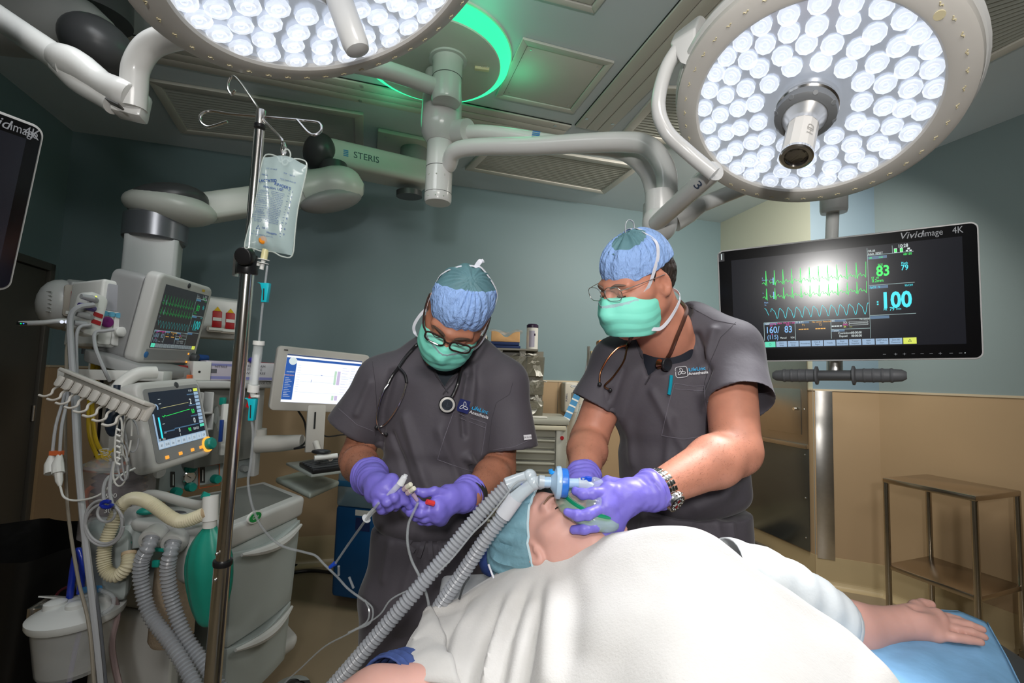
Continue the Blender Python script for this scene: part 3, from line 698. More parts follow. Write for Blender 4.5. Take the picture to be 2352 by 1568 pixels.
def patient_screen(L, W, H, x0, x1, y0, y1, full=True):
    """monitor picture between x0..x1 (left,right) and y0..y1 (bottom,top)"""
    w, h = x1-x0, y1-y0; L.k = w/.47
    X = lambda u: x0+u*w
    Y = lambda v: y0+v*h
    xs = .722
    def ecg(yb, amp, n=11):
        pts = []
        for i in range(n+1):
            c = .03+.062*i
            for du, dv in ((-.03, .0), (-.018, .012), (-.012, 0), (-.004, -.02), (0, amp), (.004, -.03), (.008, 0), (.018, .02), (.024, .028), (.03, .0)):
                if i == n and du > 0: continue
                pts.append((X(c+du), Y(yb+dv*(1 if abs(dv) < .05 else 1))))
        L.line(g_tr, [p for p in pts if p[0] < X(.035)], .0016)
        L.line(g_tr, [p for p in pts if p[0] > X(.048)], .0014)
    ecg(.72, .14); ecg(.56, .10)
    pts = [(X(.055+.005*i), Y(.385+.052*(math.sin(i*.53)+.35*math.sin(i*1.06+.8)))) for i in range(134)]
    L.line(c_tr, pts, .0013)
    L.line(c_tr, [(X(0.01), Y(.44)), (X(.02), Y(.43)), (X(.04), Y(.36))], .0013)
    for v in (.72, .56): L.rect(b_tr, X(.078), Y(v-.02), X(.086), Y(v+.06))
    L.txt(b_tr, 'II\nMonitor ... 1 mV', X(.0), Y(.77), .008, 'LEFT'); L.txt(b_tr, 'V', X(.0), Y(.61), .008, 'LEFT'); L.txt(b_tr, 'Pleth\n1x', X(.01), Y(.49), .009, 'LEFT')
    L.rect(line_m, X(xs), Y(.07), X(xs+.002), Y(1.0))
    for v in (.92, .61, .30): L.rect(line_m, X(xs), Y(v), X(1), Y(v+.004))
    L.rect(line_m, X(.875), Y(.92), X(.877), Y(1.0))
    for v in (.88, .575, .265): L.rect(hdr, X(xs+.003), Y(v), X(xs+.12), Y(v+.03))
    L.txt(w_tr, 'OR-05\nAdult  RESET', X(xs+.004), Y(.95), .0105, 'LEFT', .01)
    L.txt(w_tr, '10:28', X(.94), Y(.985), .017, bold=.02)
    for u in (.895, .93): L.rect(w_tr, X(u-.009), Y(.925), X(u+.009), Y(.967)); L.rect(g_tr, X(u-.007), Y(.929), X(u+.007), Y(.961), .0002)
    L.rect(w_tr, X(.965), Y(.945), X(.98), Y(.962)); L.rect(w_tr, X(.956), Y(.927), X(.969), Y(.94)); L.rect(w_tr, X(.977), Y(.927), X(.99), Y(.94))
    L.txt(g_tr, 'HR          /min', X(xs+.01), Y(.893), .009, 'LEFT'); L.txt(g_tr, '60/150', X(.965), Y(.9), .011, bold=.01)
    L.txt(g_tr, 'ECG', X(.80), Y(.815), .010, bold=.02); L.txt(g_tr, '83', X(.815), Y(.748), .052, bold=.05); L.txt(g_tr, 'ST  dII', X(.765), Y(.685), .011, bold=.01); L.txt(g_tr, '0.2mm', X(.78), Y(.655), .016, bold=.02)
    L.txt(c_tr, 'Pleth', X(.945), Y(.81), .012, bold=.01); L.txt(c_tr, '79', X(.945), Y(.765), .027, bold=.03)
    L.txt(c_tr, 'SpO2   %', X(xs+.01), Y(.59), .010, 'LEFT'); L.txt(c_tr, '90/OFF', X(.965), Y(.585), .010)
    L.txt(c_tr, '100', X(.885), Y(.44), .078, bold=.06); L.rect(c_tr, X(.77), Y(.405), X(.78), Y(.42)); L.rect(c_tr, X(.77), Y(.43), X(.78), Y(.445))
    L.txt(c_tr, 'PR', X(.82), Y(.355), .012, bold=.01); L.txt(c_tr, '79', X(.86), Y(.357), .018, bold=.03); L.txt(c_tr, '/min', X(.90), Y(.357), .011)
    # lower boxes
    for v in (.275,): L.rect(line_m, X(.0), Y(v), X(xs), Y(v+.004))
    for u in (.0, .225, .47): L.rect(line_m, X(u), Y(.075), X(u+.003), Y(.275)); L.rect(hdr, X(u+.003), Y(.252), X(u+.1), Y(.274))
    L.rect(line_m, X(.47), Y(.17), X(xs), Y(.174)); L.rect(hdr, X(.473), Y(.147), X(.56), Y(.17))
    L.txt(w_tr, 'NIBP', X(.01), Y(.263), .010, 'LEFT'); L.txt(m_tr, 'mmHg  Adult', X(.09), Y(.263), .010); L.txt(m_tr, 'SYS 80 / 200', X(.185), Y(.263), .010); L.txt(m_tr, 'SYS', X(.055), Y(.24), .009); L.txt(m_tr, 'DIA', X(.175), Y(.242), .009)
    L.txt(b_tr, '160/', X(.062), Y(.19), .036, bold=.025); L.txt(b_tr, '83', X(.178), Y(.19), .036, bold=.025); L.txt(b_tr, '(115)', X(.063), Y(.11), .024, bold=.02); L.txt(m_tr, 'M', X(.06), Y(.142), .009)
    L.txt(w_tr, 'Manual', X(.14), Y(.1), .010); L.txt(w_tr, '9:54', X(.205), Y(.1), .010)
    L.txt(w_tr, 'T1 & T2', X(.232), Y(.263), .010, 'LEFT'); L.txt(o_tr, 'No sensor detected', X(.41), Y(.262), .010); L.txt(o_tr, 'T1', X(.285), Y(.23), .011); L.txt(o_tr, 'T2', X(.40), Y(.23), .011); L.txt(o_tr, '----', X(.285), Y(.195), .034, bold=.02); L.txt(o_tr, '----', X(.40), Y(.195), .034, bold=.02)
    L.txt(w_tr, 'BIS', X(.478), Y(.263), .010, 'LEFT'); L.txt(w_tr, 'No sensor', X(.69), Y(.27), .009); L.txt(w_tr, '----', X(.51), Y(.215), .034, bold=.02)
    L.txt(w_tr, 'SQI', X(.565), Y(.24), .010); L.txt(m_tr, 'EMG', X(.567), Y(.217), .010); L.txt(y_tr, 'SR', X(.562), Y(.196), .010); L.txt(y_tr, '---', X(.6), Y(.196), .012)
    for v in (.233, .211): L.line(w_tr, [(X(.59), Y(v)), (X(.71), Y(v)), (X(.71), Y(v+.014)), (X(.59), Y(v+.014)), (X(.59), Y(v))], .0008)
    L.txt(w_tr, 'Timers', X(.478), Y(.158), .010, 'LEFT'); L.txt(w_tr, 'Countdown', X(.56), Y(.13), .011); L.txt(w_tr, '00:00:00', X(.635), Y(.13), .012, bold=.01); L.txt(w_tr, 'Elapsed', X(.55), Y(.098), .011); L.txt(w_tr, '00:00:00', X(.635), Y(.098), .012, bold=.01)
    keys = [('', key_g), ('Alarm\nSetup', key_m), ('Monitor\nSetup', key_m), ('Procedures', key_m), ('Data &\nPages', key_m), ('Trends', key_m), ('Print\nWaveforms', key_m), ('Freeze/\nSnapshot', key_m), ('NIBP\nStart', key_m), ('NIBP Auto\nStart', key_m), ('Zero All\nPressures', key_m), ('', y_tr)]
    for i, (s_, m_) in enumerate(keys):
        a, b = i/12+.003, (i+1)/12-.003
        L.rect(m_, X(a), Y(.0), X(b), Y(.062))
        if s_: L.txt(ink, s_, X((a+b)/2), Y(.031), .0085)
        elif i == 0: L.line(ink, [(X((a+b)/2+.008*math.cos(k)), Y(.031+.012*math.sin(k))) for k in np.linspace(0, 2*pi, 7)], .0008)
        else: L.line(ink, [(X((a+b)/2+.01*math.cos(k)), Y(.031+.016*math.sin(k))) for k in (pi/2, pi/2+2*pi/3, pi/2+4*pi/3, pi/2)], .0012)
TLm, TRm, BLm = P(1648, 576, 1.93), P(2251, 506, 1.55), P(1655, 832, 1.93)
BRm = P(2238, 814, 1.55)
def big_monitor(label, TLm, TRm, BLm, first):
    M, W, H = face_frame(TLm, TRm, BLm)
    t = thing('display_monitor', label, 'monitor', M=M)
    o = MB(); o.prism(rrect(W, H, .022, 6), -.045, -.002, M); o.build('casing', mat('monitor_edge_white', hexc('#c9c9c9'), .3), t, bevel=.004)
    o = MB(); o.prism(rrect(W-.012, H-.012, .018, 6), -.004, .001, M); g = o.build('front_glass', blk_gloss, t)
    return t, M, W, H, g
t, M, W, H, g = big_monitor('large flat monitor on the right showing green and cyan vital sign traces', TLm, TRm, BLm, True)
sw, sh = W*.86, H*.80
o = MB(); quad(o, -W*.435, -H*.385, W*.445, H*.40, .0014, M); scr = o.build('screen', scr_dark, t, smooth=False)
L = Layers(M, scr, t); L.z = .0018
patient_screen(L, W, H, -W*.30, W*.285, -H*.375, H*.385)
lbl = emit('label_grey', (.35, .36, .38), .55)
L.txt(lbl, 'Vivid', W*.335, H*.445, .034, 'RIGHT', 0.004) if False else None
text(L.g(lbl), 'Vivid', .032, M @ T(W*.318, H*.447, .0022), 'RIGHT', .008, .25); L.txt(lbl, 'image', W*.319, H*.447, .030, 'LEFT'); L.txt(lbl, '4K', W*.432, H*.447, .032, 'CENTER')
L.txt(lbl, 'STERIS', -W*.33, -H*.445, .026); L.rect(mat('tag_grey', hexc('#3a3b40'), .4), -W*.492, H*.40, -W*.466, H*.475); L.txt(w_tr, '1', -W*.479, H*.437, .034, bold=.02)
for i, u in enumerate((.17, .21, .24, .27, .30, .33, .36, .395, .425)):
    s_ = '-^v<>=#o*'[i] if False else ['–', '↑', '↓', '←', '→', '=', '≡', '□', 'o'][i]
    L.line(lbl, [(W*u-.004, -H*.452), (W*u+.004, -H*.452)], .0012); 
    if i in (1, 2, 6): L.line(lbl, [(W*u, -H*.46), (W*u, -H*.444)], .0012)
L.rect(w_tr, W*.438, -H*.454, W*.441, -H*.449)
L.done()
# mount and handle bar
zf = M.to_3x3() @ V(0, 0, 1)
o = MB(); o.cyl(P(1916, 700, 1.86), P(1917, 855, 1.80), .026, 20); o.build('rear_post', steel, t)
gb = mat('handle_grey', hexc('#5b5c5f'), .5)
a, b = P(1775, 862, 1.86), P(2083, 862, 1.60); dd = (b-a).normalized(); Lh = (b-a).length
o = MB(); o.cyl(a+dd*.12, b-dd*.12, .019, 20); o.build('handle_bar', mat('bar_grey', hexc('#5f6062'), .35, .4), t)
for s0, s1, e in ((a, a+dd*.15, 1), (b, b-dd*.15, -1)):
    Mg = zframe(s0, s1-s0); o = MB(); o.lathe([(.012, 0), (.020, .012), (.023, .05), (.024, .10), (.023, .138), (.034, .142), (.034, .149), (.022, .152)], Mg, 24); gg = o.build('hand_grip', gb, t)
    for k in range(4): o = MB(); o.lathe([(.0235, .035+k*.025), (.0255, .04+k*.025), (.0235, .045+k*.025)], Mg, 24); x = o.build('grip_rib', gb, t); x.parent = gg
# dark monitor on the left
TL2, TR2, BL2 = P(-420, 95, .78), P(99, 292, 1.05), P(-480, 690, .80)
M2, W2, H2 = face_frame(TL2, TR2, TL2+(P(34, 672, 1.07)-TR2))
t, M2, W2, H2, g = big_monitor('switched-off monitor cut by the left edge of the picture', TL2, TR2, TL2+(P(34, 672, 1.07)-TR2), False)
o = MB(); quad(o, -W2*.44, -H2*.40, W2*.40, H2*.40, .0014, M2); scr = o.build('screen', scr_dark, t, smooth=False)
L = Layers(M2, scr, t); L.z = .0018
text(L.g(lbl), 'Vivid', .028, M2 @ T(W2*.30, H2*.44, .0022), 'RIGHT', .008, .25); L.txt(lbl, 'image', W2*.301, H2*.44, .026, 'LEFT'); L.txt(lbl, '4K', W2*.422, H2*.44, .030, 'CENTER'); L.done()
mb = MB(); c_ = M2 @ V(0, 0, -.06); mb.tube([c_, c_+V(-.05, .1, 0), c_+V(-.05, .1, .5), V(c_.x-.05, c_.y+.1, CEIL-.01)], .025, 12); mb.build('ceiling_pole', lamp_white, t)
# ================================================================ anaesthesia machine
mach = mat('machine_grey_white', hexc('#b9bab8'), .4, var=.03)
mach2 = mat('machine_mid_grey', hexc('#8e9291'), .42, var=.04)
mach_t = mat('machine_pale_teal', hexc('#a3acab'), .4, var=.03)
mat_top = mat('worktop_grey_mat', hexc('#6a6c69'), .45, var=.08)
hose_cream = mat('cream_hose', hexc('#d3ccb0'), .35, var=.03)
hose_clear = mat('frosted_hose', hexc('#a9adb3'), .22, var=.05, alpha=.62, spec=.7)
tube_clear = mat('pvc_tube', hexc('#b0b6b9'), .12, alpha=.42, spec=.9)
cable_g = mat('grey_cable', hexc('#a9abae'), .4)
am = thing('anesthesia_machine', 'grey white anaesthesia machine with worktop, drawers and shelf on the left', 'anesthesia machine', V(-1.2, 1.9, 0))
zw = .93
A = PZ(524, 1213, zw); B = PZ(702, 1139, zw); C_ = PZ(609, 1104, zw); E = PZ(374, 1150, zw)
def polyextr(mb, top, bot):
    n = len(top); mb.add(list(top)+list(bot), [tuple(range(n)), tuple(range(2*n-1, n-1, -1))]+[(i, (i+1) % n, n+(i+1) % n, n+i) for i in range(n)]); return mb
def lower(ps, dz, k=1., c=None):
    c = c or sum(ps, V(0, 0, 0))/len(ps); return [V(c.x+(p.x-c.x)*k, c.y+(p.y-c.y)*k, p.z-dz) for p in ps]
top = [A, B, C_, E]
mb = MB(); polyextr(mb, top, lower(top, .085, .97)); mb.build('worktop', mach, am, bevel=.018, segs=4)
ins = [A.lerp(C_, .13).lerp(A.lerp(E, .12), .1), B.lerp(E, .10), C_.lerp(A, .10), E.lerp(B, .12)]
mb = MB(); polyextr(mb, [p+V(0, 0, .002) for p in ins], [p-V(0, 0, .002) for p in ins]); mb.build('worktop_mat', mat_top, am)
cbt = lower(top, .075, .93)
mb = MB(); polyextr(mb, cbt, lower(cbt, .62, .86)); mb.build('cabinet', mach_t, am, bevel=.03, segs=3)
# drawer fronts on the A-B side
ctr = sum(top, V(0, 0, 0))/4
nAB = (B-A).cross(V(0, 0, 1)).normalized()
if nAB.dot(A-ctr) < 0: nAB = -nAB
for k, (z0, z1) in enumerate(((.50, .825), (.26, .488))):
    def pt(u, z):
        s = .93-(.93-z)*.14/.62 if False else 1
        kk = .93*(1-(.855-z)/.62*.14); a = ctr+(A-ctr)*kk; b = ctr+(B-ctr)*kk; a.z = b.z = z
        return a.lerp(b, u)
    mb = MB(); n1 = 12
    def fn(u, v):
        zt = z1-.03*math.sin(pi*u)*0; zz = z0+(zt-z0)*v+.05*(math.sin(pi*u)-.3)*(-1 if k == 0 else -1)*v*(0.6)
        return pt(.03+.94*u, zz)+nAB*(.012+.014*math.sin(pi*u))
    front = [[fn(i/n1, j/5) for i in range(n1+1)] for j in range(6)]
    vs = [p for r_ in front for p in r_]+[p-nAB*.03 for r_ in front for p in r_]; N_ = (n1+1)*6; fs = []
    for j in range(5):
        for i in range(n1):
            a_ = j*(n1+1)+i; fs.append((a_, a_+1, a_+n1+2, a_+n1+1)); fs.append((N_+a_, N_+a_+n1+1, N_+a_+n1+2, N_+a_+1))
    for i in range(n1): fs.append((i, N_+i, N_+i+1, i+1)); a_ = 5*(n1+1)+i; fs.append((a_, a_+1, N_+a_+1, N_+a_))
    for j in range(5): a_ = j*(n1+1); fs.append((a_, a_+n1+1, N_+a_+n1+1, N_+a_)); a_ += n1; fs.append((a_, N_+a_, N_+a_+n1+1, a_+n1+1))
    mb.add(vs, fs); dr = mb.build('drawer', mach_t, am, bevel=.004)
    mb = MB(); pts = [pt(.08+.84*i/12, z1-.006+.05*(math.sin(pi*(.08+.84*i/12))-.3)*-.6)+nAB*(.03+.018*math.sin(pi*i/12)) for i in range(13)]
    mb.tube(pts, [.006+.012*math.sin(pi*i/12) for i in range(13)], 8); x = mb.build('drawer_pull', mach, am); x.parent = dr
# green O2 badge
pb = PL(584, 1187, A-V(0, 0, .04)+nAB*.004, nAB)
Mg = frame(pb, (B-A), V(0, 0, 1)); 
mb = MB(); mb.prism([(.038*math.cos(a), .022*math.sin(a)) for a in np.linspace(0, 2*pi, 24, endpoint=False)], -.004, .004, Mg if (Mg.to_3x3() @ V(0, 0, 1)).dot(nAB) > 0 else Mg @ Rm(pi, 'Y')); bd = mb.build('badge', white_pl, am)
Mg2 = Mg if (Mg.to_3x3() @ V(0, 0, 1)).dot(nAB) > 0 else Mg @ Rm(pi, 'Y')
mb = MB(); mb.prism([(.032*math.cos(a), .017*math.sin(a)) for a in np.linspace(0, 2*pi, 24, endpoint=False)], .004, .006, Mg2); x = mb.build('badge_face', mat('badge_green', hexc('#138a43'), .4), am); x.parent = bd
tb = MB(); text(tb, 'O2+', .018, Mg2 @ T(0, 0, .0066), bold=.02); x = tb.build('lettering', white_pl, am, smooth=False); x.parent = bd
# base platform with castor
bz = .22
bq = [PZ(440, 1640, bz), PZ(690, 1455, bz), PZ(640, 1400, bz), PZ(300, 1490, bz), PZ(200, 1600, bz)]
mb = MB(); polyextr(mb, bq, lower(bq, .07, .96)); mb.build('base', mach, am, bevel=.03, segs=4)
wc = PZ(700, 1600, .0); wc = V(*P(700, 1530, 2.05)); 
mb = MB(); cw = V(wc.x-.02, wc.y, .085)
Mwh = zframe(cw-V(.03, .0, 0), V(.85, -.5, 0))
mb.lathe([(.03, -.02), (.062, -.02), (.068, -.012), (.068, .012), (.062, .02), (.03, .02)], Mwh, 28); cs = mb.build('castor_wheel', rubber, am)
mb = MB(); mb.lathe([(0, -.026), (.05, -.024), (.05, .024), (0, .026)], Mwh, 24); x = mb.build('wheel_cover', mach, am); x.parent = cs
mb = MB(); mb.lathe([(.08, 0), (.086, .05), (.07, .085), (.03, .095)], Matrix.Translation((cw.x-.03, cw.y, .055)), 24, .6, 4.6); x = mb.build('castor_hood', mach2, am); x.parent = cs
# rear upright panel and top shelf
r0 = P(455, 900, 2.05); r1 = P(592, 900, 2.33)
def upright(px0, py0, d0, px1, py1, d1, z0, z1, th, name, m, parent=None, bevel=.006, label=None):
    a = P(px0, py0, d0); b = P(px1, py1, d1); a.z = b.z = 0; dd = (b-a).normalized(); nn = V(-dd.y, dd.x, 0)*th
    mb = MB(); mb.hexa([a+V(0, 0, z0), b+V(0, 0, z0), b+nn+V(0, 0, z0), a+nn+V(0, 0, z0)], [a+V(0, 0, z1), b+V(0, 0, z1), b+nn+V(0, 0, z1), a+nn+V(0, 0, z1)])
    return mb.build(name, m, parent or am, bevel=bevel), a, b, nn
upright(455, 960, 2.05, 592, 960, 2.35, 1.05, 1.40, .12, 'rear_panel', mat('panel_grey', hexc('#83847f'), .5, var=.05))
cp, ca, cb, cn = upright(366, 1100, 1.98, 583, 1085, 2.36, .955, 1.14, .10, 'control_panel', mach_t)
cd = (cb-ca).normalized(); Lc = (cb-ca).length; Mc = frame(ca, cd, V(0, 0, 1)); 
if (Mc.to_3x3() @ V(0, 0, 1)).dot(cn) > 0: pass
fz = (Mc.to_3x3() @ V(0, 0, 1))
sgn = 1 if fz.dot(CO-ca) > 0 else -1
def onpanel(px, py): return PL(px, py, ca, cn.normalized())
def knob(px, py, r, h, m, parent=am, nm='knob'):
    p = onpanel(px, py); mb = MB(); mb.lathe([(r, 0), (r, h*.7), (r*.85, h), (0, h)], zframe(p, -cn.normalized()), 16); x = mb.build(nm, m, am); x.parent = parent; return x
for (px, py) in ((434, 1074), (434, 1117), (401, 1129), (492, 1099)): knob(px, py, .02, .03, teal_pl, cp)
knob(557, 1075, .017, .025, mach2, cp); knob(360, 1083, .028, .02, mach, cp)
gp = onpanel(432, 1095); Mz = zframe(gp, -cn.normalized())
mb = MB(); mb.lathe([(.028, 0), (.028, .012), (.024, .016), (.022, .013)], Mz, 24); gg = mb.build('pressure_gauge', chrome, am); gg.parent = cp
mb = MB(); mb.lathe([(.022, .012), (0, .012)], Mz, 24); x = mb.build('gauge_face', white_pl, am); x.parent = cp
mb = MB(); mb.box((0, .004, .0135), (.002, .022, .001), Mz @ Rm(.9, 'Z')); x = mb.build('gauge_needle', black_pl, am); x.parent = cp
def plate(px0, py0, px1, py1, m, off, nm, th=.002):
    a, b, c, d = onpanel(px0, py1), onpanel(px1, py1), onpanel(px1, py0), onpanel(px0, py0); o = -cn.normalized()
    mb = MB(); mb.hexa([p+o*off for p in (a, b, c, d)], [p+o*(off+th) for p in (a, b, c, d)]); x = mb.build(nm, m, am, smooth=False); x.parent = cp; return x
wpl = mat('flow_plate_black', (.03, .03, .03), .3)
for (x0, y0, x1, y1) in ((391, 1083, 401, 1118), (459, 1072, 470, 1108)):
    plate(x0, y0, x1, y1, wpl, .001, 'flow_scale'); plate(x0+4, y0+6, x0+6, y1-4, white_pl, .004, 'flow_tube')
oran = mat('panel_orange', hexc('#d2683c'), .4)
def pframe(px0, py0, px1, py1, skew, w, m):
    tl, tr, br, bl = onpanel(px0, py0), onpanel(px1, py0+skew), onpanel(px1, py1+skew), onpanel(px0, py1); o = -cn.normalized()*.003; mb = MB()
    for a, b in ((tl, tr), (tr, br), (br, bl), (bl, tl)): mb.tube([a+o, b+o], w, 4)
    x = mb.build('panel_border', m, am); x.parent = cp
pframe(456, 1066, 503, 1121, -8, .0022, oran)
tb = MB(); Mt = zframe(onpanel(478, 1066), -cn.normalized(), cd); tb.box((0, 0, .003), (.10, .014, .002), Mt); x = tb.build('orange_header', oran, am); x.parent = cp
# shelf
shz = 1.425
s0, s1, s2, s3 = P(250, 895, 1.72), P(642, 882, 2.36), P(620, 868, 2.62), P(235, 862, 1.98)
shv = [V(p.x, p.y, shz) for p in (s0, s1, s2, s3)]
mb = MB(); polyextr(mb, shv, lower(shv, .035, 1.)); mb.build('top_shelf', mach, am, bevel=.01, segs=3)
tb = MB(); dsh = (shv[1]-shv[0]).normalized(); nsh = dsh.cross(V(0, 0, 1)); 
if nsh.dot(CO-shv[0]) < 0: nsh = -nsh
pl_ = PL(604, 879, shv[0]+nsh*.001, nsh); text(tb, 'Avance CS2', .022, frame(pl_, dsh, V(0, 0, 1)), bold=.01); tb.build('lettering', mat('ink_grey', hexc('#6d6d6b'), .5), am, smooth=False)
mb = MB(); pk = shv[1]-V(0, 0, .017); mb.cyl(pk, pk+dsh*.02, .012, 16); mb.build('shelf_knob', steel, am)
# side posts under the shelf (back frame)
mb = MB(); c = P(592, 960, 2.36); mb.box((c.x, c.y, 1.2), (.03, .05, .48)); mb.build('rear_post', mach, am, bevel=.008)
mb = MB(); c = P(258, 960, 1.85); mb.box((c.x, c.y, 1.15), (.04, .06, .52)); mb.build('rear_post', mach, am, bevel=.008)
# wall of storage pockets and clear hooks on the rear panel
for (px, py, w_, h_) in ((467, 925, .05, .09), (467, 968, .05, .07)):
    c = P(px, py, 1.99); Mo = frame(c, cd, V(0, 0, 1)); mb = MB(); mb.prism([(-w_/2, h_/2), (-w_/2, -h_/2), (w_/2, -h_/2), (w_/2, h_/2), (w_/2-.008, h_/2), (w_/2-.008, -h_/2+.008), (-w_/2+.008, -h_/2+.008), (-w_/2+.008, h_/2)], -.03, .03, Mo); mb.build('side_pocket', mach, am, bevel=.003)
c = P(528, 985, 2.1); mb = MB(); mb.box((0, 0, 0), (.075, .03, .22), Matrix.Translation(c) @ Rm(.9, 'Z')); jn = mb.build('vaporizer_body', white_pl, am, bevel=.006)
mb = MB(); mb.box((0, -.017, .02), (.03, .004, .1), Matrix.Translation(c) @ Rm(.9, 'Z')); x = mb.build('yellow_strip', mat('strip_yellow', hexc('#d8b62a'), .4), am); x.parent = jn
for i in range(3):
    c = P(488+i*9, 930+i*22, 2.12); mb = MB(); mb.sphere(c, (.012, .012, .04), nu=10, nv=8); mb.build('clear_hook', clear_pl, am)
c = P(512, 921, 2.1); mb = MB(); mb.box(c, (.022, .02, .032)); mb.build('teal_clip', teal_pl, am, bevel=.003)
# breathing system block (front left)
bs = [P(372, 1200, 1.42), P(484, 1215, 1.30), P(500, 1190, 1.62), P(360, 1178, 1.72)]
hz = PZ(372, 1195, .98)
def pz4(l, z): return [PZ(x, y, z) for x, y in l]
blk = [PZ(378, 1215, 1.0), PZ(478, 1228, 1.0), PZ(500, 1175, .97), PZ(384, 1170, .97)]
mb = MB(); polyextr(mb, blk, lower(blk, .155, .93)); mb.build('absorber_block', mach, am, bevel=.02, segs=3)
hd = [PZ(296, 1195, 1.02), PZ(482, 1212, 1.02), PZ(494, 1165, .99), PZ(350, 1160, .99)]
mb = MB(); polyextr(mb, hd, lower(hd, .035, .97)); mb.build('absorber_cover', mach, am, bevel=.014, segs=3)
col = P(300, 1190, 1.5)
mb = MB(); mb.cyl(P(307, 1165, 1.5), P(303, 1215, 1.48), .032, 24); mb.build('manifold_stub', mach, am)
mb = MB(); mb.cyl(P(303, 1205, 1.46), P(300, 1262, 1.44), .045, 28, r2=.043); sc = mb.build('sensor_column', mach_t, am, bevel=.006)
mb = MB(); mb.sphere(P(293, 1246, 1.398), (.012, .006, .008), nu=14, nv=8); x = mb.build('teal_button', teal_pl, am); x.parent = sc
# big rounded left housing
lh = [PZ(192, 1210, 1.0), PZ(300, 1222, 1.0), PZ(330, 1160, 1.0), PZ(205, 1155, 1.0)]
mb = MB(); polyextr(mb, lh, lower(lh, .20, 1.12)); mb.build('bellows_housing', mach_t, am, bevel=.03, segs=4)
lb = [PZ(178, 1300, .80), PZ(384, 1330, .80), PZ(440, 1200, .80), PZ(240, 1190, .80)]
mb = MB(); polyextr(mb, lb, lower(lb, .13, .9)); mb.build('side_housing', mach2, am, bevel=.03, segs=4)
lc = [PZ(215, 1400, .67), PZ(400, 1420, .67), PZ(470, 1290, .67), PZ(300, 1270, .67)]
mb = MB(); polyextr(mb, lc, lower(lc, .5, 1.05)); mb.build('lower_body', mach, am, bevel=.03, segs=4)
# bellows under a clear dome
bc = P(272, 1165, 1.58); mb = MB(); pr = []
for i in range(9): z = -.085+.021*i; pr += [(.075, z), (.058, z+.0105)]
mb.lathe(pr+[(.0, .10)], Matrix.Translation(bc+V(0, 0, .02)), 32); mb.build('bellows', mat('bellows_black', (.02, .02, .022), .5), am)
mb = MB(); mb.lathe([(.098, -.10), (.094, .12), (.088, .135), (.06, .142), (0, .144)], Matrix.Translation(bc+V(0, 0, .02)), 36); dm = mb.build('bellows_dome', mat('smoked_clear', (.55, .5, .52), .08, alpha=.28, spec=.9), am)
mb = MB(); mb.lathe([(.10, .11), (.103, .118), (.10, .127)], Matrix.Translation(bc+V(0, 0, .02)), 36); x = mb.build('dome_ring', clear_pl, am); x.parent = dm
tb = MB()
for i, s_ in enumerate(('500', '300', '200')): 
    text(tb, s_, .02, frame(bc+V(.045, -.09, .06-.045*i), V(.9, .45, 0), V(0, 0, 1)))
x = tb.build('scale_print', white_pl, am, smooth=False); x.parent = dm
# teal knob & ports & tray dots
mb = MB(); mb.sphere(P(338, 1172, 1.5), (.03, .03, .012), nu=16, nv=8); mb.build('teal_dial', teal_pl, am)
mb = MB(); mb.box(P(352, 1150, 1.52), (.022, .02, .035)); mb.build('teal_clip', teal_pl, am, bevel=.003)
for px in (404, 445):
    c = PZ(px, 1177+ (px-404)*.12, 1.003); mb = MB(); mb.sphere(c, (.033, .02, .004), nu=18, nv=6); mb.build('cover_recess', mat('recess_grey', hexc('#4b4b50'), .4), am)
for (px, py) in ((349, 1238), (399, 1247)):
    c = P(px, py, 1.37); Mp = zframe(c, V(.15, -1, -.25)); mb = MB(); mb.lathe([(.032, -.03), (.033, 0), (.030, .010), (.020, .012), (.018, -.01)], Mp, 28); mb.build('hose_port', mach, am)
mb = MB(); c = P(376, 1262, 1.36); mb.box(c, (.05, .01, .01)); mb.build('teal_latch', teal_pl, am, bevel=.002)
mb = MB(); mb.box(P(358, 1294, 1.34), (.02, .01, .02)); mb.build('teal_latch', teal_pl, am, bevel=.004)
ab = P(400, 1380, 1.44)
mb = MB(); mb.lathe([(.05, .13), (.055, .1), (.058, -.1), (.05, -.115), (0, -.12)], Matrix.Translation(ab), 28); cn_ = mb.build('absorber_canister', mat('granule_tan', hexc('#a3937f'), .6, var=.2, vscale=120, bump=.5, bscale=200), am)
# green reservoir bag
bg_ = mat('teal_bag_rubber', hexc('#1a8c78'), .42, var=.08, vscale=10, bump=.3, bscale=12, bdist=.01)
tbag = thing('reservoir_bag', 'green rubber breathing bag hanging behind the chrome pole', 'breathing bag', P(483, 1430, 1.33))
bt_, bb_ = P(482, 1200, 1.33), P(480, 1437, 1.33); mb = MB(); Mbg = zframe(bb_, bt_-bb_, (1, 0, 0)); Lb_ = (bt_-bb_).length
pr = [(0, 0), (.022, .002), (.036, .02), (.052, .07), (.062, .13), (.063, .17), (.055, .215), (.036, .25), (.018, .268), (.013, .285)]
vs = []; fs = []; nb = 40
for j, (r_, z_) in enumerate(pr):
    for i in range(nb):
        a = 2*pi*i/nb; rr = r_*(1+.07*math.cos(4*a+.4)*math.sin(pi*z_/.285)+.04*math.sin(9*a+z_*20)*(z_ > .03)); vs.append((rr*1.02*math.cos(a), rr*.7*math.sin(a), z_*Lb_/.285))
for j in range(len(pr)-1):
    for i in range(nb): fs.append((j*nb+i, j*nb+(i+1) % nb, (j+1)*nb+(i+1) % nb, (j+1)*nb+i))
mb.add(vs, fs, Mbg); mb.build('bag', bg_, tbag, sub=1, angle=80)
mb = MB(); mb.cyl(bt_-V(0, 0, .012), bt_+V(0, 0, .03), .017, 20); mb.build('bag_neck', white_pl, tbag)
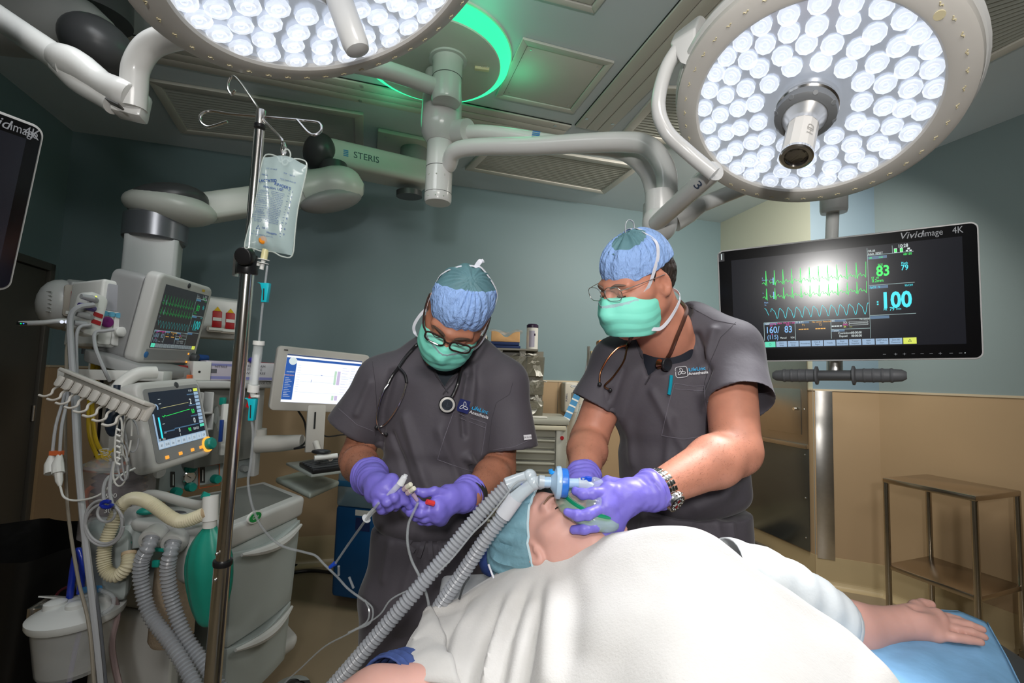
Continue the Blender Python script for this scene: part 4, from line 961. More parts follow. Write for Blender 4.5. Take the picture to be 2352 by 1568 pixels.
# APL valve / bag arm
mb = MB(); mb.tube(spline([P(310, 1170, 1.5), P(330, 1140, 1.5), P(360, 1136, 1.48), P(430, 1155, 1.42), P(462, 1160, 1.38), P(482, 1150, 1.35)], 8), .014, 14); mb.build('bag_arm', mat('frosted_arm', hexc('#b4b4b0'), .25), am)
mb = MB(); mb.cyl(P(484, 1138, 1.34), P(483, 1195, 1.33), .020, 20); mb.build('arm_valve', white_pl, am)
mb = MB(); mb.tube([P(480, 1140, 1.34), P(464, 1136, 1.33)], [.008, .010], 8); mb.build('valve_lever', teal_pl, am)
# cream corrugated hose
def hose(name, label, pts, r, amp, pitch, m, cuff=None, cat='hose'):
    t = thing(name, label, cat, pts[0]); p, rr = corrug(pts, r, amp, pitch, 4); mb = MB(); mb.tube(p, rr, 14); mb.build('corrugated_tube', m, t, angle=60)
    if cuff:
        for a, b in ((p[0], p[5]), (p[-1], p[-6])): mb = MB(); mb.tube([a, a.lerp(b, 1)], r*1.12, 16); mb.build('cuff', cuff, t)
    return t, p
hose('breathing_hose', 'cream corrugated hose looping in front of the absorber, joined to the bag arm', [P(297, 1268, 1.36), P(292, 1300, 1.34), P(268, 1322, 1.33), P(243, 1308, 1.33), P(240, 1260, 1.34), P(258, 1205, 1.36), P(275, 1165, 1.38), P(305, 1144, 1.38), P(345, 1155, 1.36), P(395, 1190, 1.34), P(425, 1196, 1.33), P(478, 1176, 1.33)], .0165, .0018, .0065, hose_cream, mat('tan_cuff', hexc('#bfa98a'), .4))
hose('breathing_hose', 'left of the two frosted hoses plugged into the absorber ports', [P(349, 1236, 1.33), P(340, 1258, 1.31), P(325, 1290, 1.31), P(325, 1340, 1.31), P(345, 1410, 1.30), P(395, 1480, 1.27), P(440, 1560, 1.24), P(470, 1640, 1.2)], .0175, .0022, .0105, hose_clear)
hose('breathing_hose', 'right of the two frosted hoses plugged into the absorber ports', [P(399, 1246, 1.33), P(392, 1270, 1.31), P(385, 1310, 1.31), P(395, 1380, 1.31), P(425, 1460, 1.30), P(465, 1520, 1.29), P(520, 1600, 1.27)], .0175, .0022, .0105, hose_clear)
# ---------------- ventilator display
TLv, TRv, BLv = P(322, 884, 1.52), P(458, 872, 1.80), P(352, 1080, 1.50)
Mv, Wv, Hv = face_frame(TLv, TRv, BLv)
tv = thing('display_monitor', 'lower touch screen of the anaesthesia machine with teal knob, below the cable hook rail', 'monitor', M=Mv)
bez = mat('bezel_grey_white', hexc('#c6c6c3'), .38, var=.02)
o = MB(); o.prism(rrect(Wv+.02, Hv+.02, .03, 6), -.07, 0, Mv); o.build('casing', bez, tv, bevel=.016, segs=4)
o = MB(); o.prism(rrect(Wv-.02, Hv-.03, .012, 4), -.001, .002, Mv); o.build('bezel_inset', grey_pl, tv)
sx0, sx1, sy0, sy1 = -Wv*.40, Wv*.43, -Hv*.29, Hv*.40
scr_v = mat('screen_navy', (.004, .006, .012), .2, var=0., emis=(.01, .015, .03), estr=.6)
o = MB(); quad(o, sx0, sy0, sx1, sy1, .0028, Mv); scr = o.build('screen', scr_v, tv, smooth=False)
L = Layers(Mv, scr, tv); L.z = .0034; L.k = .72; w_, h_ = sx1-sx0, sy1-sy0
X = lambda u: sx0+u*w_
Y = lambda v: sy0+v*h_
lb_ = emit('soft_blue', (.35, .52, .72), .8)
L.rect(lb_, X(0), Y(0), X(1), Y(.14))
for i in range(9): L.rect(emit('pale_key', (.55, .68, .8), .8), X(i/9+.006), Y(.01), X((i+1)/9-.006), Y(.125), .0003); L.txt(ink, ['.00', '10.00', 'Set', 'PIP', '500', '10', '2.0', '5', 'Off'][i], X((i+.5)/9), Y(.06), .015)
for i in range(11): L.rect(y_tr if i == 0 else (key_g if i == 10 else lb_), X(.90), Y(.93-.07*i), X(.995), Y(.985-.07*i))
L.rect(lb_, X(0), Y(.14), X(.03), Y(.62)); L.rect(c_tr, X(.085), Y(.18), X(.115), Y(.55))
L.line(emit('trace_straw', (.75, .7, .3), .8), [(X(.17), Y(.70)), (X(.74), Y(.73))], .0018); L.line(g_tr, [(X(.17), Y(.56)), (X(.2), Y(.54)), (X(.22), Y(.57)), (X(.24), Y(.55)), (X(.74), Y(.60))], .0022)
for v in (.92, .84, .48, .32): L.line(w_tr, [(X(.15), Y(v-.06)), (X(.19), Y(v-.06))], .002)
L.txt(w_tr, '2', X(.79), Y(.74), .038, bold=.02); L.txt(g_tr, '10', X(.80), Y(.55), .030, bold=.02); L.txt(w_tr, '0', X(.80), Y(.37), .036, bold=.02); L.txt(g_tr, '98', X(.66), Y(.22), .026); L.txt(w_tr, '0.0 0.0', X(.80), Y(.22), .018); L.txt(w_tr, '0', X(.45), Y(.25), .026); L.txt(w_tr, '1', X(.45), Y(.17), .02); L.txt(w_tr, '11:28', X(.82), Y(.95), .014)
L.txt(w_tr, '20   10.0', X(.09), Y(.16), .014)
L.line(key_m, [(X(.07+.05*math.cos(a)), Y(.72+.06*math.sin(a))) for a in np.linspace(-.5, pi+.5, 14)], .006)
for (u0, u1, v) in ((.74, .89, .87), (.74, .89, .66), (.74, .89, .455), (.36, .88, .29), (.15, .36, .27)): L.rect(hdr, X(u0), Y(v), X(u1), Y(v+.02))
L.done()
mb = MB(); c = (.42*Wv, -Hv*.385, .0); mb.lathe([(.028, 0), (.028, .006)], Mv @ T(*c), 24); mb.build('knob_ring', emit('amber_ring', (1, .45, .05), 1.2), tv)
mb = MB(); mb.lathe([(.021, .0), (.022, .02), (.018, .026), (0, .027)], Mv @ T(*c), 24); mb.build('control_knob', teal_pl, tv)
for i, u in enumerate((-.30, -.08, .13, .29)):
    mb = MB(); mb.box((Wv*u, -Hv*.40, .003), (.016, .011, .003), Mv); mb.build('lit_key', emit('amber_key', (1, .42, .05), 1.), tv, bevel=.002)
mb = MB(); mb.sphere((Wv*.08, Hv*.455, .0), (.011, .012, .004), Mv, 14, 8); mb.build('logo_button', dark_pl, tv)
# ---------------- patient monitor on top
TLp, TRp, BLp = P(372, 628, 1.76), P(489, 664, 2.12), P(318, 832, 1.74)
Mp, Wp, Hp = face_frame(TLp, TRp, BLp)
tp = thing('display_monitor', 'patient monitor with dim green traces standing on top of the anaesthesia machine', 'monitor', M=Mp)
o = MB(); o.prism(rrect(Wp+.015, Hp+.01, .03, 6), -.055, 0, Mp); o.build('casing', bez, tp, bevel=.015, segs=4)
o = MB(); o.prism(rrect(Wp*.9, Hp*.98, .03, 5, -.02, -.01), -.17, -.055, Mp); o.build('rear_housing', grey_pl, tp, bevel=.012)
sx0, sx1, sy0, sy1 = -Wp*.40, Wp*.44, -Hp*.33, Hp*.40
o = MB(); quad(o, sx0, sy0, sx1, sy1, .0012, Mp); scr = o.build('screen', mat('screen_grey_black', (.016, .018, .02), .25, var=0., emis=(.02, .022, .024), estr=.8), tp, smooth=False)
o = MB(); quad(o, -Wp*.43, -Hp*.47, Wp*.46, -Hp*.345, .001, Mp); o.build('lower_bezel', grey_pl, tp, smooth=False)
save = (g_tr, c_tr, b_tr, w_tr, key_m)
g_tr, c_tr, b_tr, w_tr, key_m = emit('dim_green_t', (.02, .4, .08), .6), emit('dim_cyan_t', (.02, .42, .42), .7), emit('dim_blue_t', (.2, .3, .4), .6), emit('dim_white_t', (.4, .45, .45), .5), emit('dim_key_t', (.3, .36, .38), .5)
L = Layers(Mp, scr, tp); L.z = .0018; patient_screen(L, Wp, Hp, sx0+.004, sx1-.004, sy0+.003, sy1-.005); L.done()
g_tr, c_tr, b_tr, w_tr, key_m = save
mb = MB(); mb.lathe([(.017, 0), (.018, .02), (.015, .026), (0, .027)], Mp @ T(Wp*.42, -Hp*.42, 0), 20); mb.build('control_knob', dark_pl, tp)
for dy in (.0, -.035): mb = MB(); mb.box((Wp*.33, -Hp*.38+dy, .002), (.008, .008, .003), Mp); mb.build('lit_key', emit('amber_key', (1, .42, .05), 1.), tp, bevel=.001)
mb = MB(); mb.sphere((Wp*.0, Hp*.455, .0), (.010, .011, .004), Mp, 14, 8); mb.build('logo_button', dark_pl, tp)
mb = MB(); mb.sphere((-Wp*.41, -Hp*.41, .0), (.013, .013, .003), Mp, 14, 8); mb.build('round_badge', mat('badge_blue', hexc('#2c6ca8'), .4), tp)
mb = MB(); quad(mb, Wp*.27, Hp*.43, Wp*.33, Hp*.46, .001, Mp); mb.build('yellow_sticker', mat('strip_yellow', hexc('#d8b62a'), .4), tp)
# module rack left of it, with strip recorder
TLr, TRr, BLr = P(250, 642, 1.72), P(312, 655, 1.80), P(203, 792, 1.66)
Mr, Wr, Hr = face_frame(TLr, TRr, BLr)
o = MB(); o.prism(rrect(Wr, Hr, .012, 4), -.20, 0, Mr); rk = o.build('module_rack', white_pl, tp, bevel=.01, segs=3)
o = MB(); o.prism(rrect(Wr*.72, Hr*.40, .006, 3, Wr*.03, Hr*.24), 0, .004, Mr); x = o.build('recorder_door', mat('recorder_grey', hexc('#a3a4aa'), .35), tp, bevel=.002); x.parent = rk
for sx in (-1, 1):
    o = MB(); o.prism(rrect(Wr*.47, Hr*.50, .008, 3, Wr*.245*sx, -Hr*.22), 0, .012, Mr); x = o.build('plug_in_module', white_pl, tp, bevel=.004); x.parent = rk
for i in range(4):
    o = MB(); o.prism([(.013*math.cos(a), .009*math.sin(a)) for a in np.linspace(0, 2*pi, 16, endpoint=False)], .012, .015, Mr @ T(-Wr*.36+i*Wr*.24, Hr*.0-.004, 0)); x = o.build('blue_key', mat('key_sky', hexc('#5fa8c4'), .4), tp); x.parent = rk
o = MB(); o.lathe([(.019, .012), (.019, .018), (.014, .02), (0, .018)], Mr @ T(-Wr*.25, -Hr*.14, 0), 20); x = o.build('round_socket', mat('socket_magenta', hexc('#6d1c66'), .4), tp); x.parent = rk
o = MB(); o.lathe([(.018, .012), (.018, .03), (.012, .034), (0, .034)], Mr @ T(Wr*.22, -Hr*.26, 0), 20); x = o.build('cable_plug', white_pl, tp); x.parent = rk
mb = MB(); q = [P(192, 800, 1.64), P(345, 845, 1.74), P(440, 846, 2.0), P(260, 800, 1.9)]; polyextr(mb, q, lower(q, .045, 1.)); mb.build('mounting_tray', grey_pl, tp, bevel=.01)
mb = MB(); mb.cyl(P(340, 838, 1.72), P(352, 880, 1.74), .03, 20) if False else mb.box((P(395, 862, 1.95)), (.10, .08, .05)); mb.build('mount_foot', grey_pl, tp, bevel=.01)
# patient data module with plugs
Md = frame(P(206, 722, 1.60), P(224, 726, 1.64)-P(196, 716, 1.60), P(218, 690, 1.62)-P(200, 755, 1.59))
o = MB(); o.prism(rrect(.07, .145, .02, 4), -.03, .02, Md); pd = o.build('data_module', white_pl, tp, bevel=.008)
for i, m_ in enumerate((cable_g, mat('plug_violet', hexc('#4a3a86'), .4), cable_g, cable_g)):
    o = MB(); y_ = .045-.03*i; o.tube([Md @ V(-.01, y_, .02), Md @ V(-.035, y_-.004, .035), Md @ V(-.065, y_-.008, .03)], [.010, .011, .008], 10); x = o.build('cable_plug', m_, tp); x.parent = pd
for i in range(3): o = MB(); o.box((-.012+.0*i, .058-.008*i, .021), (.004, .004, .002), Md); x = o.build('indicator', emit('ind_y', (.8, .9, .1), 1.2), tp); x.parent = pd
for i in range(2): o = MB(); o.box((.01, .0-.025*i, .021), (.03, .014, .004), Md); x = o.build('red_socket', red, tp); x.parent = pd
# white curved support arm
mb = MB(); mb.tube(spline([P(358, 855, 1.62), P(318, 858, 1.58), P(282, 880, 1.55), P(260, 912, 1.53)], 8), [.021]*25, 16); mb.build('hook_rail_arm', white_pl, am)
# ---------------- hook rail (cable organiser)
hr0, hr1 = P(142, 868, 1.36), P(338, 950, 1.20)
th_ = thing('cable_rail', 'white rail of nine cable hooks in front of the lower screen', 'cable rail', hr0)
cr_m = mat('rail_cream_white', hexc('#cfccc5'), .35, var=.02)
dh = (hr1-hr0); Lr = dh.length; dh = dh.normalized(); Mh_ = frame(hr0, dh, V(0, .35, 1))
mb = MB(); mb.prism([(0, -.02), (Lr, -.02), (Lr, .026), (0, .026)], -.012, .0, Mh_); mb.box((Lr/2, .022, .006), (Lr, .010, .03), Mh_); mb.build('back_rail', cr_m, th_, bevel=.003)
for i in range(9):
    u = Lr*(i+.55)/9.1; Mq = Mh_ @ T(u, 0, 0)
    mb = MB(); mb.lathe([(.0115, -.024), (.0135, -.014), (.0135, .006)], Mq @ T(0, 0, .006) @ Rm(-pi/2, 'X'), 14, -.2, pi+.2); mb.prism(rrect(.027, .03, .008, 3, 0, -.008), .010, .0165, Mq); mb.build('hook_cup', cr_m, th_, bevel=.001)
    if i < 8:
        s_ = -1 if i % 2 == 0 else -.6
        pts = [Mq @ V(-.006, -.02, .004), Mq @ V(-.013, -.034, .008), Mq @ V(-.003, -.047, .012), Mq @ V(-.013, -.058, .018), Mq @ V(-.030, -.060, .022)]
        mb = MB(); mb.tube(spline(pts, 5), .0032, 8); mb.build('hook', cr_m, th_)
# ---------------- cables and tubes
def cable(name, label, pts, r, m, cat='cable', group=None):
    o = MB(); o.tube(spline(pts, 8), r, 8); x = o.build(name, m); return tag(x, label, cat, group)
cable('monitor_cable', 'thick grey cable curving up from the violet plug and down the left side', [P(215, 700, 1.56), P(180, 706, 1.52), P(162, 730, 1.5), P(163, 800, 1.48), P(170, 900, 1.45), P(178, 1050, 1.4), P(196, 1240, 1.32), P(215, 1400, 1.28), P(236, 1600, 1.24)], .0085, cable_g)
cable('monitor_cable', 'grey cable just right of the thick one, hanging straight to the floor', [P(208, 745, 1.55), P(178, 760, 1.52), P(176, 850, 1.5), P(182, 980, 1.46), P(188, 1150, 1.4), P(206, 1330, 1.32), P(226, 1500, 1.27), P(232, 1600, 1.24)], .005, cable_g)
cable('monitor_cable', 'thin leftmost cable running down beside the suction canister', [P(182, 760, 1.55), P(156, 790, 1.5), P(152, 850, 1.48), P(150, 1000, 1.45), P(155, 1160, 1.4), P(178, 1320, 1.3), P(205, 1440, 1.26), P(218, 1600, 1.22)], .0042, mat('taupe_tube', hexc('#8c8578'), .3))
cable('monitor_cable', 'dark grey lead hanging to the right of the thick grey cable', [P(172, 900, 1.46), P(176, 1080, 1.42), P(200, 1260, 1.34), P(226, 1400, 1.28), P(246, 1600, 1.22)], .0038, mat('dark_lead', hexc('#55575b'), .35))
cable('monitor_cable', 'cable curving down from the white plug of the module rack', [P(262, 757, 1.62), P(240, 760, 1.6), P(218, 765, 1.58), P(220, 800, 1.56), P(240, 850, 1.56), P(252, 875, 1.58)], .0055, cable_g)
tt = thing('lead_splitter', 'pair of white plug bodies with an orange band hanging at far left', 'cable plug', P(125, 1090, 1.36))
for dx in (0, 17):
    mb = MB(); mb.tube([P(120+dx, 1043, 1.38), P(118+dx, 1056, 1.375), P(116+dx, 1066, 1.37), P(117+dx, 1087, 1.36)], [.006, .011, .014, .015], 10); mb.build('plug_body', white_pl, tt, bevel=0)
    mb = MB(); mb.tube(spline([P(120+dx, 1043, 1.38), P(128+dx*.8, 980, 1.4), P(142+dx*.6, 930, 1.43), P(150+dx*.4, 900, 1.45)], 6), .0042, 8); mb.build('lead', cable_g, tt)
mb = MB(); mb.box((0, 0, 0), (.03, .012, .014), frame(P(130, 1040, 1.38), (1, .1, 0), (0, 0, 1))); mb.build('orange_band', oran, tt)
mb = MB(); mb.tube([P(134, 1086, 1.36), P(136, 1104, 1.355), P(138, 1116, 1.35)], [.010, .009, .004], 10); mb.build('plug_body', white_pl, tt)
cable('ecg_lead', 'thin white lead swinging from the hanging plug to the coil', [P(138, 1116, 1.35), P(148, 1142, 1.34), P(180, 1149, 1.34), P(230, 1135, 1.34), P(275, 1093, 1.36), P(310, 1075, 1.4)], .0028, white_pl)
def loop(cx, cy, d, rx, ry, a0, a1, n=18, tilt=0, dd=0):
    return [P(cx+rx*math.cos(a)*math.cos(tilt)-ry*math.sin(a)*math.sin(tilt), cy+rx*math.cos(a)*math.sin(tilt)+ry*math.sin(a)*math.cos(tilt), d+dd*i/n) for i, a in enumerate(np.linspace(a0, a1, n))]
tt = thing('coiled_tube', 'grey sampling tube coiled in loops and tied with a blue clip', 'tube', P(245, 1165, 1.3))
for (cx, cy, rx, ry, ti) in ((240, 1205, 44, 48, .1), (238, 1198, 42, 50, -.2), (244, 1178, 20, 20, 0)):
    mb = MB(); mb.tube(spline(loop(cx, cy, 1.31, rx, ry, 0, 2*pi, 20, ti, .02), 3), .0036, 8); mb.build('tube_loop', cable_g, tt)
mb = MB(); mb.tube(spline([P(240, 1160, 1.31), P(238, 1120, 1.33), P(250, 1095, 1.36), P(275, 1092, 1.38)], 6), .0045, 8); mb.build('tube_tail', cable_g, tt)
mb = MB(); mb.tube(spline([P(258, 1160, 1.31), P(252, 1120, 1.33), P(262, 1060, 1.36)], 6), .0045, 8); mb.build('tube_tail', cable_g, tt)
mb = MB(); mb.tube(loop(245, 1158, 1.30, 12, 7, 0, 5.4, 10), .0055, 8); mb.build('blue_clip', mat('clip_blue', hexc('#1c2fa0'), .35), tt)
tt = thing('ecg_leads', 'bundle of white looped leads hanging from the last hooks of the rail', 'cable bundle', P(290, 960, 1.22))
for i, (cx, cy, rx, ry) in enumerate(((272, 1010, 7, 52), (281, 1060, 12, 44), (292, 1000, 10, 50), (302, 1000, 16, 38), (276, 1080, 16, 36), (286, 1040, 8, 60))):
    mb = MB(); mb.tube(spline(loop(cx, cy, 1.22+.02*i, rx, ry, .2, 2*pi, 14, .08*(-1)**i), 3), .0022, 6); mb.build('lead', cable_g if i % 2 else white_pl, tt)
for i in range(7):
    mb = MB(); mb.tube([P(268, 985+i*13, 1.2), P(277, 989+i*13, 1.2)], .0028, 6); mb.build('lead_clip', white_pl, tt)
yel = mat('hose_yellow', hexc('#d9b92c'), .4); org = mat('hose_orange', hexc('#c9652f'), .4)
cable('gas_hose', 'yellow hose hanging left of the black strap, behind the hook rail', [P(215, 810, 1.8), P(212, 860, 1.8), P(205, 930, 1.8), P(206, 1000, 1.78), P(225, 1050, 1.75), P(250, 1090, 1.72)], .007, yel, 'hose')
cable('gas_hose', 'second yellow hose crossing down to the bellows dome', [P(228, 825, 1.82), P(222, 860, 1.8), P(212, 930, 1.8), P(220, 1010, 1.76), P(245, 1048, 1.72), P(262, 1060, 1.70)], .007, yel, 'hose')
cable('gas_hose', 'orange hose looping over the bellows dome', [P(222, 1060, 1.6), P(232, 1078, 1.56), P(255, 1088, 1.54), P(280, 1080, 1.54), P(288, 1062, 1.58)], .0055, org, 'hose')
cable('gas_hose', 'orange hose bundle low at the left of the bellows', [P(216, 1115, 1.62), P(200, 1130, 1.6), P(196, 1155, 1.58), P(206, 1180, 1.58)], .009, org, 'hose')
cable('black_strap', 'black strap hanging behind the hook rail', [P(234, 845, 1.86), P(232, 930, 1.86), P(226, 1010, 1.84), P(220, 1050, 1.82)], .006, black_pl, 'strap')
tt = thing('pulse_cable_bundle', 'tangle of thin yellow wires above the bellows dome', 'cable bundle', P(250, 1050, 1.6))
for i in range(7):
    mb = MB(); mb.tube(spline([P(236+random.uniform(-10, 26), 1036+random.uniform(-8, 24), 1.6) for k in range(5)], 6), .0022, 6); mb.build('wire', yel if i % 3 else white_pl, tt)
mb = MB(); c = P(262, 960, 1.3); mb.sphere(c, (.022, .02, .05), nu=14, nv=10); mb.cyl(c+V(0, 0, .04), c+V(0, 0, .09), .008, 10)
tag(mb.build('blood_pressure_bulb', mat('navy_rubber', hexc('#1f2c3c'), .45)), 'dark navy squeeze bulb hanging behind the hook rail', 'bulb')
# ---------------- suction canister
ts = thing('suction_canister', 'clear suction canister with white lid and blue handle at the lower left', 'suction canister', P(185, 1545, 1.3))
lc_ = P(178, 1408, 1.34); bcn = P(172, 1535, 1.33)
Mcn = zframe(bcn, lc_-bcn); Hc = (lc_-bcn).length
mb = MB(); mb.lathe([(0, .004), (.078, .004), (.083, .012), (.098, Hc)], Mcn, 40); mb.lathe([(.095, Hc), (.080, .014), (0, .009)], Mcn, 40); mb.build('jar', mat('jar_clear', (.9, .93, .93), .05, alpha=.22, spec=1.), ts)
lidm = mat('lid_milky', hexc('#cfd2d0'), .25, var=.05)
mb = MB(); mb.lathe([(.104, Hc-.012), (.108, Hc-.004), (.108, Hc+.008), (.098, Hc+.014), (.06, Hc+.03), (.03, Hc+.034), (0, Hc+.034)], Mcn, 44); ld = mb.build('lid', lidm, ts)
for (x_, y_, r_) in ((-.045, -.02, .028), (.02, -.03, .024), (.05, .02, .026), (-.01, .04, .022)):
    mb = MB(); mb.lathe([(r_, Hc+.01), (r_*.9, Hc+.04), (r_*.5, Hc+.046), (0, Hc+.046)], Mcn @ T(x_, y_, 0), 18); x = mb.build('lid_port', lidm, ts); x.parent = ld
blu = mat('handle_royal_blue', hexc('#1430a0'), .3, coat=.4)
mb = MB(); mb.tube(spline([P(160, 1372, 1.36), P(168, 1310, 1.36), P(176, 1268, 1.36), P(184, 1268, 1.36), P(190, 1300, 1.355), P(184, 1362, 1.35)], 8), .0085, 14); mb.build('tubing_elbow', blu, ts)
mb = MB(); mb.tube([P(190, 1356, 1.34), P(205, 1352, 1.335), P(228, 1352, 1.33)], .009, 12); mb.build('tube_connector', mat('connector_blue', hexc('#3f86bf'), .3), ts)
mb = MB(); mb.tube(spline([P(228, 1354, 1.33), P(258, 1368, 1.32), P(258, 1392, 1.31), P(235, 1410, 1.3)], 8), .005, 10); mb.build('lid_tube', tube_clear, ts)
mb = MB(); mb.box((0, 0, 0), (.05, .04, .07), frame(P(105, 1400, 1.42), (1, .2, 0), (0, 0, 1))); mb.box((0, 0, 0), (.012, .06, .09), frame(P(92, 1405, 1.42), (1, .2, 0), (0, 0, 1))); mb.build('rail_clamp', steel, ts, bevel=.003)
mb = MB(); mb.box((0, 0, 0), (.10, .004, .05), frame(P(140, 1372, 1.45), (1, -.1, 0), (0, .4, 1))); mb.build('label_plate', lidm, ts)
cable('suction_tube', 'clear violet tube running down through the suction canister', [P(190, 1420, 1.3), P(176, 1480, 1.3), P(160, 1560, 1.3), P(150, 1640, 1.3)], .006, mat('violet_tube', hexc('#8a86b0'), .15, alpha=.7), 'tube')
cable('suction_tube', 'pinkish grey tube hanging right of the canister down to the floor', [P(262, 1372, 1.36), P(270, 1410, 1.36), P(258, 1470, 1.35), P(262, 1520, 1.34), P(280, 1600, 1.32)], .008, mat('pink_tube', hexc('#8f7d7c'), .3), 'tube')
cable('suction_tube', 'thin maroon tube at the left of the blue handle', [P(120, 1380, 1.5), P(140, 1355, 1.5), P(178, 1338, 1.48)], .004, mat('maroon_tube', hexc('#4c1226'), .4), 'tube')
# dark lower left: hamper bag
mb = MB()
hc_ = P(40, 1330, 1.9)
mb.grid(lambda u, v: V(hc_.x-.05+(.30+.05*math.sin(5*2*pi*u)+.06*v)*math.cos(2*pi*u), hc_.y+(.28+.03*math.sin(7*2*pi*u))*math.sin(2*pi*u), .02+.75*v), 40, 8, True)
tag(mb.build('hamper_bag', mat('black_bin_liner', (.008, .008, .008), .35, bump=.4, bscale=6, bdist=.02), angle=80), 'black bin liner bag standing in the dark lower left corner', 'bag')
# ================================================================ items on the shelf, computer stand, rear carts
def on_shelf(px, d): p = P(px, 870, d); return V(p.x, p.y, 1.426)
pw = mat('carton_white', hexc('#c9c8cc'), .5)
def sbox(name, label, px, d, w_, h_, dp, m, ang=.95, cat='box', z=1.426, bevel=.002, base=None):
    p = base or on_shelf(px, d); p = V(p.x, p.y, z)
    M = Matrix.Translation(p) @ Rm(ang, 'Z'); t = thing(name, label, cat, M=M)
    mb = MB(); mb.box((0, 0, h_/2), (w_, dp, h_)); mb.build('carton', m, t, local=True, bevel=bevel); return t
t = sbox('glove_box', 'white and pink carton of gloves on the shelf left of the chrome pole', 497, 2.14, .115, .085, .11, mat('carton_lilac', hexc('#b9b3c0'), .5), .8)
mb = MB(); mb.box((0, -.0555, .068), (.085, .001, .01)); mb.box((.0, -.0555, .012), (.11, .001, .012)); mb.build('printed_band', mat('print_lilac', hexc('#7f82b5'), .5), t, local=True, kind='stuff')
mb = MB(); mb.box((-.03, -.0555, .04), (.03, .001, .018)); mb.build('barcode_patch', mat('print_dark', hexc('#5b5b62'), .5), t, local=True)
tb = MB(); text(tb, 'NITRILE', .014, Matrix.Translation((.0, -.0566, .06)) @ Rm(pi/2, 'X'), bold=.01); tb.build('lettering', mat('print_dark', hexc('#5b5b62'), .5), t, local=True, smooth=False)
t = sbox('glove_box', 'white carton of nitrile exam gloves behind the drip chamber', 578, 2.28, .17, .085, .11, pw, .75)
tb = MB(); text(tb, 'NITRILE EXAM\nVITAMIN E\nPOWDER-FREE', .016, Matrix.Translation((-.01, -.0566, .05)) @ Rm(pi/2, 'X')); tb.build('lettering', mat('print_dark', hexc('#5b5b62'), .5), t, local=True, smooth=False)
mb = MB(); mb.box((0, -.0555, .01), (.165, .001, .012)); mb.build('printed_band', mat('print_lilac', hexc('#7f82b5'), .5), t, local=True)
mb = MB(); mb.box((0, 0, .0855), (.168, .108, .002)); mb.build('red_edge', red, t, local=True)
gl = MB(); c = on_shelf(556, 2.2)+V(0, 0, .095)
for i in range(6): gl.sphere(c+V(random.uniform(-.035, .035), random.uniform(-.02, .02), random.uniform(-.005, .012)), (.018, .016, .014), Rm(0, 'X'), 10, 7)
tag(gl.build('nitrile_glove', mat('violet_nitrile', hexc('#3f37a0'), .4), angle=80), 'dark violet glove bunched on top of the glove cartons', 'glove')
t = sbox('tissue_box', 'small white box with a round hole on the shelf', 452, 2.06, .07, .08, .09, white_pl, .95)
mb = MB(); mb.cyl(V(-.01, -.046, .035), V(-.01, -.044, .035), .005, 10); mb.build('hole', slot_m, t, local=True)
mb = MB(); q = [on_shelf(448, 2.1), on_shelf(478, 2.2), on_shelf(470, 2.35), on_shelf(440, 2.25)]
q = [p+V(0, 0, .082) for p in q]; polyextr(mb, [p+V(0, 0, .03) for p in q], q); tag(mb.build('folded_drape', mat('drape_blue', hexc('#1d4a8c'), .7, bump=.4, bscale=20, bdist=.01), bevel=.012, segs=3), 'folded blue drape lying behind the patient monitor knob', 'drape')
mb = MB(); c = on_shelf(429, 1.98); mb.lathe([(.02, 0), (.02, .02), (.018, .022), (0, .022)], Matrix.Translation(c), 20); tag(mb.build('orange_cap', oran), 'orange bottle cap on the shelf under the patient monitor', 'cap')
mb = MB(); c = on_shelf(416, 1.99); mb.box(c+V(0, 0, .03), (.02, .05, .06)); tag(mb.build('red_carton', red, bevel=.003), 'small red and white carton beside the orange cap', 'box')
t = sbox('printed_packet', 'white packet printed with rows of black text beside the yellow hoses', 250, 1.86, .13, .09, .03, white_pl, .2)
tb = MB()
for r_ in range(4):
    for c2 in range(2): tb.box((-.03+.055*c2, -.0156, .02+.02*r_), (.035, .0006, .010-.002*(r_ % 2)))
tb.build('printed_rows', mat('print_dark', hexc('#5b5b62'), .5), t, local=True)
t = sbox('document_tray', 'long white tray across the shelf end under the module rack', 270, 1.70, .30, .035, .1, white_pl, .35)
# ---------------- charting computer on its arm
TLc, TRc, BLc = P(636, 793, 2.2), P(848, 816, 2.46), P(621, 942, 2.2)
Mc_, Wc, Hc2 = face_frame(TLc, TRc, BLc)
tc_ = thing('charting_computer', 'white framed charting computer showing a bright spreadsheet page, on an arm', 'computer', M=Mc_)
o = MB(); o.prism(rrect(Wc, Hc2, .02, 5), -.04, 0, Mc_); o.build('casing', mat('pc_white', hexc('#c2bfb8'), .4), tc_, bevel=.006)
x0, x1, y0, y1 = -Wc*.40, Wc*.41, -Hc2*.36, Hc2*.39
o = MB(); quad(o, x0, y0, x1, y1, .001, Mc_); scr = o.build('screen', emit('page_white', (.80, .84, .95), 1.25), tc_, smooth=False)
L = Layers(Mc_, scr, tc_); L.z = .0016; X = lambda u: x0+u*(x1-x0); Y = lambda v: y0+v*(y1-y0)
pb_ = emit('page_blue', (.03, .13, .5), .8); pg = emit('page_grey', (.55, .6, .72), .9); pgn = emit('page_green', (.6, .85, .65), .9); ppk = emit('page_lilac', (.7, .6, .85), .9)
L.rect(pb_, X(0), Y(.88), X(1), Y(.93)); L.rect(emit('page_top', (.08, .12, .25), .7), X(0), Y(.97), X(1), Y(1)); L.rect(pb_, X(0), Y(.05), X(.13), Y(.88)); L.rect(w_tr, X(.02), Y(.62), X(.12), Y(.645)); L.rect(o_tr, X(.0), Y(.55), X(.12), Y(.575))
L.d.setdefault(w_tr.name, (MB(), w_tr))[0].lathe([(0, .003), (.018, .003)], Mc_ @ T(X(.08), Y(.86), 0), 16)
